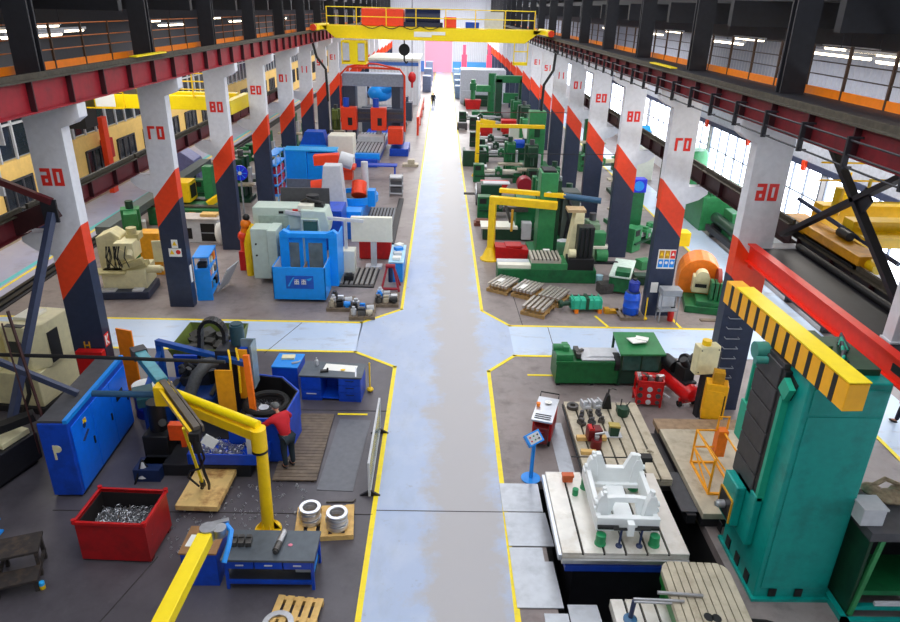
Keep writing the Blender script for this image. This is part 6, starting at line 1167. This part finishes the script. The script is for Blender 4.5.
t=T('drill_column','smaller green drill pillar with red base nearer the aisle','machine',(3.6,86,0)); P(t,'pillar',MB().cyl((0,0,1.0),(0,0,3.4),.3,n=12),green2); P(t,'head',MB().box(-.4,.4,-.6,.3,2.2,3.0),green,bev=.02); P(t,'base',MB().prism([(-.8,0),(.8,0),(1.0,1.1),(-1.0,1.1)],-.6,.6,'y'),redp,bev=.02)
S('pale_block','large pale grey machine casing beyond the green drill pillars','machine',MB().box(-.3,5.4,0,4,0,4.1).box(-.2,5.3,-.1,0,.2,1.6),mat('casing_grey',(196,200,208),.5),(2.5,91,0),bev=.05)
S('dark_green_bed','dark green machine bed low in front of the pale grey casing','machine',MB().box(-2.2,2.2,-.6,.6,0,.8).box(-1.0,1.0,-.4,.4,.8,1.3),dgreen,(4.8,88.8,0),bev=.03)
for k,(y,h,l) in enumerate(((97,1.6,'nearest'),(103,1.8,'second'),(110,2.0,'third'),(118,2.2,'farthest'))): S('aisle_cabinet','%s of the blue-grey cabinets along the far right edge of the aisle'%l,'cabinet',MB().box(-.5,.5,-1,1,0,h).box(-.52,.52,-1.02,1.02,h*.4,h*.5),mat('cabinet_blue_grey',(110,134,160),.45),(2.1,y,0),bev=.03)
S('grey_trolley','small dark trolley standing on the far right aisle line','trolley',MB().box(-.5,.5,-.4,.4,.15,.7).cyl((-.4,-.42,.12),(-.4,.42,.12),.12,n=10).cyl((.4,-.42,.12),(.4,.42,.12),.12,n=10),dgrey,(1.95,70,0),bev=.02)
for k,x in enumerate((3.6,8.0)): S('red_far_post','%s of two pink-red posts before the far blue wall band'%('left','right')[k],'post',MB().box(-.45,.45,-.4,.4,0,3.8).box(-.25,.25,-.2,.2,3.8,5.4),mat('far_red',(226,60,90),.5),(x,128,0))
# between and behind right columns
mill('green milling machine with cabinet behind column 08 on the right',(10.2,37.6,0),.2,2.6,.9); lathe('green grinder bed behind right column 08 beside the handwheel',(10.3,33.6,0),.8,2.6,green2,lgrey)
t=T('blue_motor','blue fan motor box on a green column behind right column 08','motor',(10.25,35.2,0)); P(t,'stand',MB().box(-.35,.35,-.3,.4,0,2.5),green,bev=.03); P(t,'motor_box',MB().box(-.4,.4,-.3,.3,2.5,3.2),mat('fan_blue',(20,40,214)),bev=.03); P(t,'fan_face',MB().cyl((0,-.33,2.85),(0,-.3,2.85),.26,n=18),brightblue)
t=T('coil_feeder','orange round-shielded coil feeder with cream motor right of column 07','machine',(10.9,26.6,0),-.25)
P(t,'base',MB().box(-.6,1.0,-1.6,.6,0,.3).box(-.2,.9,-1.5,-.6,.3,.5),green,bev=.02)
mb=MB(); pts=[(-.9+.0,0)]; prof=[(.85*math.cos(a*PI/10),.95+.85*math.sin(a*PI/10)) for a in range(0,11)]
mb.prism([(.85,.2)]+prof+[(-.85,.2)],-.1,1.3,'y'); P(t,'shield',mb,mat('shield_orange',(250,132,30),.38),bev=.02)
P(t,'coil_disc',MB().cyl((.55,-.55,1.0),(.7,-.55,1.0),.62,n=24),mat('disc_red',(150,40,24),.5)); P(t,'motor',MB().box(-.35,.3,-.7,-.2,.55,1.25).cyl((.0,-.75,1.25),(.0,-.3,1.25),.26,n=14),cream,bev=.03); P(t,'bolt_plate',MB().box(-.25,.2,-.72,-.7,.8,.95),blackp)
for k in range(4): P(t,'green_roller',B(.3+k*.17,.42+k*.17,-1.3,-.75,.5,1.25),green)
P(t,'pink_hub',MB().cyl((.72,-.75,.95),(.95,-.75,.95),.17,n=14),mat('hub_pink',(226,150,140),.5))
t=T('yellow_lamp_box','yellow square box on a stalk above the orange coil feeder','box',(10.15,27.9,0)); P(t,'box_case',MB().box(-.4,.45,-.3,.3,2.0,2.6),yel2,bev=.02); P(t,'stalk',MB().box(-.06,.06,-.06,.06,0,2.0),dgreen)
S('wood_plank','weathered plank lying on the floor in front of the coil feeder','board',MB().box(-.7,.7,-.1,.1,0,.05),wood2,(11.0,24.4,0))
t=T('pipe_bed','long dark green pipe guard running beside the right bay lane','guard',(15.0,31,0)); P(t,'pipe',MB().cyl((0,-8,.95),(0,5,.95),.3,n=12),dgreen); P(t,'rail',MB().box(-.5,-.3,-8,5,.3,.6),darkst); 
for k in range(5): P(t,'stand',B(-.35,.25,-7.6+k*3,-7.4+k*3,0,.75),darkst)
t=T('vertical_lathe','wide green vertical lathe in the right side bay before bright windows','machine',(15.9,38.2,0)); P(t,'body',MB().box(-1.5,1.2,-1.6,1.6,0,1.9),green2,bev=.04); P(t,'top',MB().box(-1.0,1.0,-1.2,1.2,1.9,2.3),green,bev=.03)
t=T('tank_machine','green cylinder tank with cyan motor in the right side bay','machine',(15.8,43.5,0)); P(t,'tank',MB().lathe([(1.1,0),(1.1,3.0),(.9,3.3)],n=24),green2); P(t,'motor',MB().cyl((-1.6,-.2,3.5),(-.6,-.2,3.5),.55,n=18),mat('motor_cyan',(10,168,140),.4)); P(t,'stand',MB().box(-1.7,-.6,-.6,.3,0,2.95),dgreen)
S('green_post_machine','slim green upright machine right of the green tank','machine',MB().box(-.3,.3,-.3,.3,0,3.6).box(-.9,.9,-.6,.6,0,1.6),green2,(16.1,35.0,0),bev=.03)
t=T('drum_mixer','green mixer with pale blue drum in the right bay behind column 08','machine',(14.2,49.5,0)); P(t,'drum',MB().cyl((-.6,0,3.2),(.5,0,3.2),.6,n=18),skyblue); P(t,'frame',MB().box(-1.,1.,-.6,.6,0,2.5),lcream,bev=.03)
mill('green milling machine in the right bay level with column 10',(12,45,0),0,2.6,1.0,dgreen); lathe('cream and green lathe in the right bay level with column 11',(12,52,0),.2,3.4,green2,cream)
mill('dark green milling machine in the right bay level with column 12',(12.4,58,0),0,3.0,1.0,green)
S('hanging_lamp','yellow hand lamp with red hook hanging before the right windows','lamp',MB().cyl((0,0,0),(0,0,1.2),.16,n=12).cyl((0,0,1.2),(0,0,1.6),.06,n=8).cyl((0,0,1.6),(0,0,1.9),.03,n=6),yel,(13.2,21.8,4.6))
S('wire_line','thin dark wire strung level across the right bay machines','cable',MB().cyl((1.8,0,0),(12,0,.15),.02,n=6),blackp,(0,35.9,4.15)); S('wire_line','thin dark red wire strung level above the slim yellow jib crane','cable',MB().cyl((2.4,0,0),(8.4,0,.1),.02,n=6),maroond,(0,46,4.9))
# ================================================================ far hall
t=T('gantry_mill','grey gantry milling machine with orange heads and blue table left of the aisle','machine',(-5.95,58.5,0))
gg=mat('gantry_grey',(110,122,146),.42); gd=mat('gantry_dark',(60,70,88),.45)
for x in (-2.2,1.7): P(t,'upright',MB().box(x,x+.95,0,1.4,0,5.6),gd,bev=.04); 
P(t,'right_face',B(2.4,2.72,-.05,1.5,.2,5.6),gg,bev=.02); P(t,'top_beam',MB().box(-2.3,2.75,-.2,1.4,5.1,6.1),mat('beam_blue_grey',(150,162,184),.42),bev=.05); P(t,'cross_rail',MB().box(-2.3,2.7,-.6,0,2.3,3.4),gd,bev=.04); P(t,'rail_way',MB().box(-2.3,2.7,-.66,-.6,2.5,2.65).box(-2.3,2.7,-.66,-.6,3.0,3.15),dsteel)
for x,w in ((-2.3,'left'),(.1,'middle')): 
    q=P(t,'milling_head',MB().box(x,x+1.25,-1.5,-.6,1.8,3.6),flame,bev=.05); P(q,'spindle',MB().cyl((x+.62,-1.0,1.2),(x+.62,-1.0,1.8),.22,n=14),steel); P(q,'gear_motor',MB().cyl((x+.4,-1.1,3.6),(x+.4,-1.1,4.3),.25,n=14),blue); P(q,'black_panel',B(x+.55,x+.9,-1.53,-1.5,2.2,2.8),blackp)
P(t,'side_head',MB().box(1.55,2.75,-2.6,-1.4,.9,2.2),flame,bev=.05); P(t,'side_head',MB().box(-2.6,-1.3,-2.2,-1.0,.4,1.4),redp,bev=.05); P(t,'blue_base',MB().box(1.7,3.2,-2.8,.5,0,.6),blue,bev=.03)
P(t,'bed',MB().box(-1.0,1.1,-7.2,7,0,.6),blue,bev=.03); P(t,'table',MB().tslots(-1.15,1.25,-6.4,2.6,1.0,8,gap=.1,th=.3),mat('gantry_table',(176,180,186),.4,.3)); P(t,'table_end',MB().box(-1.15,1.25,-6.9,-6.45,.5,.95),sb,bev=.02); P(t,'workpiece',MB().box(-.95,1.2,-2.2,-1.0,1.0,1.45),lgrey,bev=.03)
P(t,'hose_rail',MB().tube([(-2.4,-.5,2.3),(-2.4,-.4,6.0),(-1.8,-.3,6.6),(2.4,-.3,6.5),(2.8,-.4,6.0),(2.8,-.5,1.6)],.09,8).tube([(-1.8,-.3,6.6),(-.5,-.3,6.9),(.6,-.3,6.85),(2.4,-.3,6.5)],.07,8),flame)
t=T('blue_robot','bright blue machining head visible through the gantry opening','machine',(-6.3,67.8,0)); P(t,'base',MB().box(-1.4,1.6,-1,1,0,2.4),gd,bev=.04); P(t,'body',MB().ball((.3,-.2,3.6),1.0,1.2,.9,.8),sb); P(t,'arm',MB().cyl((.3,-.4,3.7),(1.6,-.8,4.3),.5,n=14),sb); P(t,'pale_column',MB().box(-2.0,-1.0,-.4,.6,0,4.6),lgrey,bev=.03)
S('white_case','white cabinet with dark lower half standing before the gantry table','cabinet',MB().box(-.7,.7,-.6,.6,1.0,2.15).box(-.62,.62,-.5,.55,0,1.0),lcream,(-7.2,49.8,0),bev=.06).scale=(1.3,1.3,1.25)
t=T('blue_station','bright blue machine station left of the white cabinet','machine',(-9.3,50.2,0)); P(t,'body',MB().box(-.9,1.0,-.8,.8,0,1.9),sb,bev=.03); P(t,'hood',MB().prism([(-.9,1.9),(1.0,1.9),(.8,2.8),(-.5,2.8)],-.6,.6,'y'),mat('logo_blue',(20,84,190))); P(t,'window',B(-.7,.6,-.82,-.8,1.2,1.7),glass)
mill('blue milling machine behind the bright blue station',(-8.6,54.0,0),0,1.9,.7,blue); lathe('blue low lathe left of the gantry uprights',(-9.0,56.8,0),0,1.6,blue,lgrey)
mill('olive green machine left of the gantry beside the column row',(-9.2,60.5,0),0,3.0,.7,mat('olive_green',(96,112,44)))
S('orange_table','orange-topped low table before the bright blue panels','table',MB().box(-.9,.9,-.6,.6,.7,.95).box(-.7,.7,-.45,.45,0,.7),flame,(-6.9,47.5,0),bev=.03); S('blue_trestle','blue trestle table behind the grey tool cart','table',MB().box(-1.2,1.2,-.4,.4,1.0,1.1).box(-1.1,-1.0,-.3,.3,0,1.0).box(1.0,1.1,-.3,.3,0,1.0),blue,(-4.3,47.3,0),bev=.01)
S('steel_trough','long dark trough lying beside the aisle line beyond the control panel','trough',MB().box(-.15,.15,-4.5,4.5,0,.1),darkst,(-2.5,37.5,.004)); S('wood_block','small timber stack beside the aisle near the gantry','timber',MB().box(-.6,.6,-.4,.4,0,.18).box(-.2,.3,-.3,.3,.18,.5),cast2,(-2.4,52.2,0))
S('slotted_floor_plate','long dark slotted floor plate beside the tapered column machine','plate',MB().tslots(-1.0,1.0,-3,3,.05,10,gap=.08,depth=.03,th=.05),mat('plate_slate',(120,124,130),.45,.3),(-3.7,37.0,.003)); 
# far cabin, barrier
cab=mat('cabin_white',(220,222,228),.55,var=.04)
t=T('control_cabin','pale corrugated cabin standing left of the far aisle','cabin',(-6.1,88,0)); o=corrug(-3.0,3.0,0,5.2,.4,.05); P(t,'front_wall',o,cab); P(t,'body',B(-3.0,3.0,.1,10,0,5.2),cab); P(t,'roof',B(-3.1,3.2,-.2,10.2,5.2,5.45),lcream); P(t,'blue_band',B(-3.0,3.02,-.04,.0,4.6,5.0),mat('dado_blue',(64,110,186)))
t=T('orange_barrier','orange-red sloping barrier frame left of the far aisle','barrier',(-2.35,66,0)); 
for y in (0,6,12,18): P(t,'post',MB().box(-.1,.1,y-.1,y+.1,0,1.6),flame)
P(t,'rail',MB().box(-.12,.12,0,18,1.3,1.7),flame); P(t,'rail',MB().box(-.1,.1,0,18,.6,.8),flame)
lathe('slate blue machine behind the orange barrier',(-3.9,68,0),1.57,4,gd,lgrey); S('grey_machine','grey machine block behind the gantry right upright','machine',MB().box(-.9,.9,-1,1,0,1.9).box(-.5,.5,-.6,.6,1.9,2.4),gd,(-4.2,76,0),bev=.05)
for k,(y,h) in enumerate(((104,2.2),(112,2.6),(121,3.0))): S('aisle_cabinet','%s of the slate blue cabinets along the far left edge of the aisle'%['nearest','middle','farthest'][k],'cabinet',MB().box(-.6,.6,-1.2,1.2,0,h).box(-.62,.62,-1.22,1.22,h*.4,h*.5),mat('cabinet_slate',(96,106,132),.45),(-2.4,y,0),bev=.03)
person('person in dark clothes walking down the far aisle','' and 0 or (-1.2,86.4,.008),PI,mat('coat_black',(26,28,36),.8),mat('trousers_black',(20,22,30),.8),blackp,None,lean=.03,arms='down',stride=.12)
# overhead travelling crane
t=T('overhead_crane','bright yellow overhead travelling crane bridging the aisle under the roof','crane',(-1.0,52.5,0)); t.scale=(.97,1,1)
P(t,'main_girder',MB().prism([(-8.0,9.78),(-7.0,8.95),(7.0,8.88),(8.2,9.74)],0,.7,'y'),yel2); P(t,'rear_girder',MB().prism([(-8.0,9.78),(-7.0,8.95),(7.0,8.88),(8.2,9.74)],2.6,3.3,'y'),yel2)
P(t,'end_truck',MB().box(-8.6,-8.1,-1.0,4.3,9.45,9.85),yel2,bev=.03); P(t,'end_truck',MB().box(8.5,8.95,-1.0,4.3,9.4,9.8),yel2,bev=.03); P(t,'truck_link',MB().box(-8.2,-7.6,0,.7,9.5,9.75),yel2); P(t,'truck_link',MB().box(7.6,8.6,0,.7,9.5,9.75),yel2)
P(t,'buffer',MB().cyl((-8.35,-1.35,9.65),(-8.35,-1.0,9.65),.22,n=12),flame); P(t,'buffer',MB().cyl((8.72,-1.35,9.6),(8.72,-1.0,9.6),.22,n=12),flame)
for k in range(8): P(t,'rail_post',MB().box(-7.6+k*2.17,-7.53+k*2.17,-.05,.02,9.75,11.0),yel)
for z in (10.4,11.0): P(t,'handrail',MB().cyl((-7.6,-.02,z),(7.65,-.02,z),.03,n=6),yel2)
P(t,'trolley',MB().box(-5.1,-2.0,.6,2.7,9.8,10.95),flame,bev=.05); P(t,'hoist_drum',MB().cyl((-1.9,1.5,10.4),(.7,1.5,10.4),.6,n=18).box(-2.0,.9,.8,2.4,9.8,10.1),mat('hoist_navy',(26,34,66),.45)); P(t,'trolley_box',MB().box(1.0,1.9,.4,1.6,9.8,10.5),flame,bev=.03); P(t,'white_notice',MB().box(-1.2,.1,-.02,0,9.15,9.5).box(.1,1.1,-.02,0,9.3,9.52),paper)
P(t,'festoon_cable',MB().tube([(-5+.25*k,-.12,9.9-.25*abs(math.sin(k*.55))) for k in range(24)],.03,6),blackp); P(t,'switch_panels',MB().box(4.0,5.4,.8,1.0,9.8,10.9),lgrey); P(t,'blue_case',MB().box(2.6,3.6,.6,1.6,9.8,10.2),blue,bev=.05)
c=P(t,'operator_cab',MB().box(-6.5,-4.7,-.6,.9,7.25,7.4).box(-6.5,-4.7,-.6,.9,8.7,8.82).box(-6.5,-6.42,-.6,-.52,7.4,8.7).box(-4.78,-4.7,-.6,-.52,7.4,8.7).box(-5.9,-5.3,-.6,-.55,7.4,8.7).box(-6.5,-4.7,.84,.9,7.4,8.7),yel2); P(c,'cab_glass',MB().box(-6.4,-5.92,-.58,-.56,7.5,8.65),lgrey); P(c,'cab_glass',MB().box(-5.28,-4.8,-.58,-.56,7.5,8.65),lgrey); P(c,'cab_seat',MB().box(-5.7,-5.4,.0,.4,7.4,8.3),blackp)
c=P(t,'ladder_cage',MB().box(6.2,6.27,-.1,.0,7.5,8.95).box(7.2,7.27,-.1,.0,7.5,8.95).box(6.2,7.27,-.1,.6,7.4,7.6).box(6.2,7.27,-.1,-.05,8.3,8.38),yel2)
P(t,'hook_rope',MB().cyl((-2.0,1.5,8.4),(-2.0,1.5,9.9),.05,n=8),blackp); q=P(t,'hook_block',MB().cyl((-2.0,1.35,8.2),(-2.0,1.65,8.2),.42,n=18),blackp); P(q,'hook',MB().tube([(-2.0,1.5,7.8),(-2.0,1.5,7.45),(-1.85,1.5,7.25),(-1.75,1.5,7.4)],.07,8),blackp)
t=T('far_hook','dark red hook block hanging before the pale cabin','hook',(-3.5,80,0)); P(t,'block',MB().ball((0,0,4.0),.5,.9,.5,1.2),redp); P(t,'rope',MB().cyl((0,0,4.5),(0,0,14.62),.04,n=6),blackp); P(t,'hook',MB().cyl((0,0,2.9),(0,0,3.5),.12,n=10),redp)
S('drop_cable','black cable bundle sagging from the crane rail at left column 11','cable',MB().tube([(0,0,0),(.3,0,-1.2),(.9,0,-2.0),(.95,0,-4.2)],.09,8),blackp,(-9.3,51.5,8.9)); S('drop_cable','black cable bundle hanging from the conductor bars at right column 11','cable',MB().tube([(0,0,0),(-.1,0,-1.4),(-.7,0,-2.4),(-.75,0,-4.8)],.1,8),blackp,(7.9,51.2,8.6))
for k in range(7): S('beacon','orange-red marker plate on the right window header, %s from the near end'%['first','second','third','fourth','fifth','sixth','seventh'][k],'marker',MB().box(-.06,.06,-.16,.16,-.05,.4),flame,(17.03,32+k*6.5,4.5)) if k<4 else None
# ================================================================ more shop-floor things, right rows and left side bay
S('drip_tray','rust-red tray of cut bars beside the aisle line before the faceplate lathe','tray',MB().box(-.7,.7,-.3,.3,0,.18).box(-.6,.6,-.25,.25,.18,.3),mat('tray_rust',(120,64,44),.6,var=.25),(2.55,36.9,0))
S('bar_rack','dark steel bar lying across the aisle edge near the slim yellow jib crane','bar',MB().cyl((-1.2,0,.5),(.4,0,.5),.08,n=10).box(-.2,0,-.1,.1,0,.45),dsteel,(2.6,42.0,0))
t=T('faceplate_lathe','facing lathe with big round bright faceplate at the aisle edge','lathe',(2.7,40.6,0)); P(t,'faceplate',MB().cyl((-.6,0,.85),(-.35,0,.85),.7,n=26),dsteel); P(t,'plate_ring',MB().hollow([(.62,0),(.62,.05),(.5,.05),(.5,0)],n=26),alu); q=t.children[-1]; q.rotation_euler=(0,-PI/2,0); q.location=(-.6,0,.85)
for k in range(6): a=k*PI/3; P(t,'jaw',MB().cb((-.64,.33*math.cos(a),.85+.33*math.sin(a)),(.06,.12,.12)),alu)
P(t,'headstock',MB().box(-.35,.9,-.5,.6,0,1.5),dgreen,bev=.03); P(t,'bed',MB().box(.9,2.3,-.4,.4,0,.7),green,bev=.02); P(t,'top_tray',MB().box(-.2,1.4,-.3,.4,1.5,1.56),lgrey)
def bits(prefix,cx,cy,z,n,seed,w=.5,d=.4):
    rnd=random.Random(seed)
    for k in range(n):
        pass
mill('green boring mill with dark head right of the white-topped milling bed',(6.6,34.6,0),0,2.6,.9,green,cast2); mill('grey-green machine with pale table before right column 08',(7.3,31.6,0),.1,1.9,.6,mat('sage',(120,150,120)),lcream)
S('green_crate','bright green crate on the floor behind the blue jib tube','crate',MB().box(-.6,.6,-.4,.4,0,.7).box(-.62,.62,-.42,.42,.62,.7),mat('crate_green',(10,150,76),.45),(6.6,40.6,0),bev=.02); S('red_crate','bright red crate standing left of right column 09','crate',MB().box(-.6,.6,-.4,.4,.2,1.1).box(-.5,.5,-.35,.35,0,.2),mat('crate_red',(224,14,30),.4),(7.0,44.5,0),bev=.02)
mill('dark green drill press between the two rows left of column 09',(6.5,37.2,0),0,2.0,.6,dgreen); lathe('dark green lathe right of the red drum machine',(6.8,46.0,0),.1,2.0,dgreen,lgrey); mill('green shaping machine left of right column 10',(7.0,42.2,0),0,2.2,.7,green)
mill('green milling machine beyond the long white-bed lathe',(4.9,49.6,0),0,2.4,.8,green); lathe('second dark green lathe beyond the slim yellow jib crane',(4.4,57.6,0),0,3.2,dgreen,lgrey); mill('mid green mill left of right column 12',(7.0,59.0,0),0,2.8,.9,green2)
mill('green grinder standing left of right column 13',(7.2,69.5,0),0,3.0,1.0,green); lathe('dark green lathe between the red hoppers and the planer bed',(4.4,70.3,0),0,3.4,dgreen,lgrey)
S('blue_motor_block','blue motor block on top of the lathe bed by the slim yellow jib','motor',MB().cyl((-.4,0,.3),(.4,0,.3),.3,n=16).box(-.3,.3,-.3,.3,0,.2),blue,(6.0,54.0,1.26)); S('motor_plinth','dark green plinth under the blue motor block','stand',MB().box(-.6,.6,-.4,.4,0,1.255),dgreen,(6.0,54.0,0),bev=.02)
for k,(x,y,m,l) in enumerate(((8.9,28.3,dgreen,'dark green toolbox on the floor right of the pale green bench'),(7.1,27.2,dsteel,'oily iron block on the floor beside the horizontal borer'),(9.6,30.3,green2,'mid green crate behind the pale green bench'),(6.2,33.0,lgrey,'pale grey carton right of the tall green column'),(7.9,33.9,paper,'white carton left of right column 08'),(5.9,35.9,cream,'cream carton behind the tall green column'))): S('floor_box',l,'box',MB().box(-.3,.3,-.25,.25,0,.45).box(-.32,.32,-.27,.27,.36,.4),m,(x,y,0),.2*k,bev=.015)
S('steel_bar','long thin dark bar lying on the floor right of the steel-bar pallets','bar',MB().cyl((-.7,0,.03),(.7,0,.03),.03,n=8),dsteel,(5.9,26.7,0))
# left side bay
mill('green radial machine behind the cream gear machine in the left bay',(-14.1,30.2,0),.4,2.4,.8,green2); lathe('low green lathe behind the grey cupboard in the left bay',(-13.55,41.2,0),0,2.9,green,lgrey); mill('dark green machine right of the blue fan stalk',(-12.2,41.5,0),0,2.6,.8,dgreen)
mill('green column drill in the left bay level with column 11',(-12.6,49.5,0),0,2.8,.8,green); mill('dark green machine in the left bay level with column 13',(-12.8,66,0),0,2.8,.9,green)
t=T('chip_conveyor','long grey sloped conveyor trough behind left column 08','conveyor',(-15.9,36,0)); P(t,'trough',MB().bar((0,-5,1.1),(.4,9,1.5),.7,.35),mat('conveyor_grey',(96,104,104),.45)); P(t,'leg',MB().bar((0,-4,0),(0,-4,1.0),.12,.12,up=(0,1,0)),dgreen); P(t,'leg',MB().bar((.3,7,0),(.3,7,1.3),.12,.12,up=(0,1,0)),dgreen)
# ---------------------------------------------------------------- light
W=bpy.data.worlds.new('World'); SC.world=W; W.use_nodes=True
bg=W.node_tree.nodes['Background']; bg.inputs[0].default_value=(.86,.93,1,1); bg.inputs[1].default_value=.36
def area(name,loc,rot,sx,sy,power,col=(1,1,1)):
    l=bpy.data.lights.new(name,'AREA'); l.shape='RECTANGLE'; l.size=sx; l.size_y=sy; l.energy=power; l.color=col
    o=bpy.data.objects.new(name,l); COL.objects.link(o); o.location=loc; o.rotation_euler=rot; return o
for j,(y,p) in enumerate(((14,1000),(40,1150),(70,1900),(115,13000))): area('nave_fill',(0,y,14.2),(0,0,0),9,20,p,(1,.98,.96))  # added fill lamps below the nave roof, strongest towards the far end
for x,y in ((-16,32),(-16,56),(-16,90),(13,28),(13,56)): area('bay_fill',(x,y,9.8),(0,0,0),4,16,1100,(1,.96,.92))  # added fill lamps brightening the side bays, separate from the battens
# ---------------------------------------------------------------- camera
F,PT,YA,RO=682.,.41617,.01726,.02532
fw=Vector((math.sin(YA)*math.cos(PT),math.cos(YA)*math.cos(PT),-math.sin(PT)))
rt=Vector((math.cos(YA),-math.sin(YA),0)); up=rt.cross(fw)
R2=rt*math.cos(RO)+up*math.sin(RO); U2=up*math.cos(RO)-rt*math.sin(RO)
cam=bpy.data.cameras.new('Camera'); co=bpy.data.objects.new('Camera',cam); COL.objects.link(co); SC.camera=co
M=Matrix((R2,U2,-fw)).transposed().to_4x4(); M.translation=(0,0,11); co.matrix_world=M
cam.sensor_fit='HORIZONTAL'; cam.sensor_width=36; cam.lens=F/900*36; cam.clip_end=400; cam.clip_start=.1
vs=SC.view_settings; vs.view_transform='Standard'; vs.look='None'; vs.gamma=1; vs.use_curve_mapping=False; vs.exposure=0.1
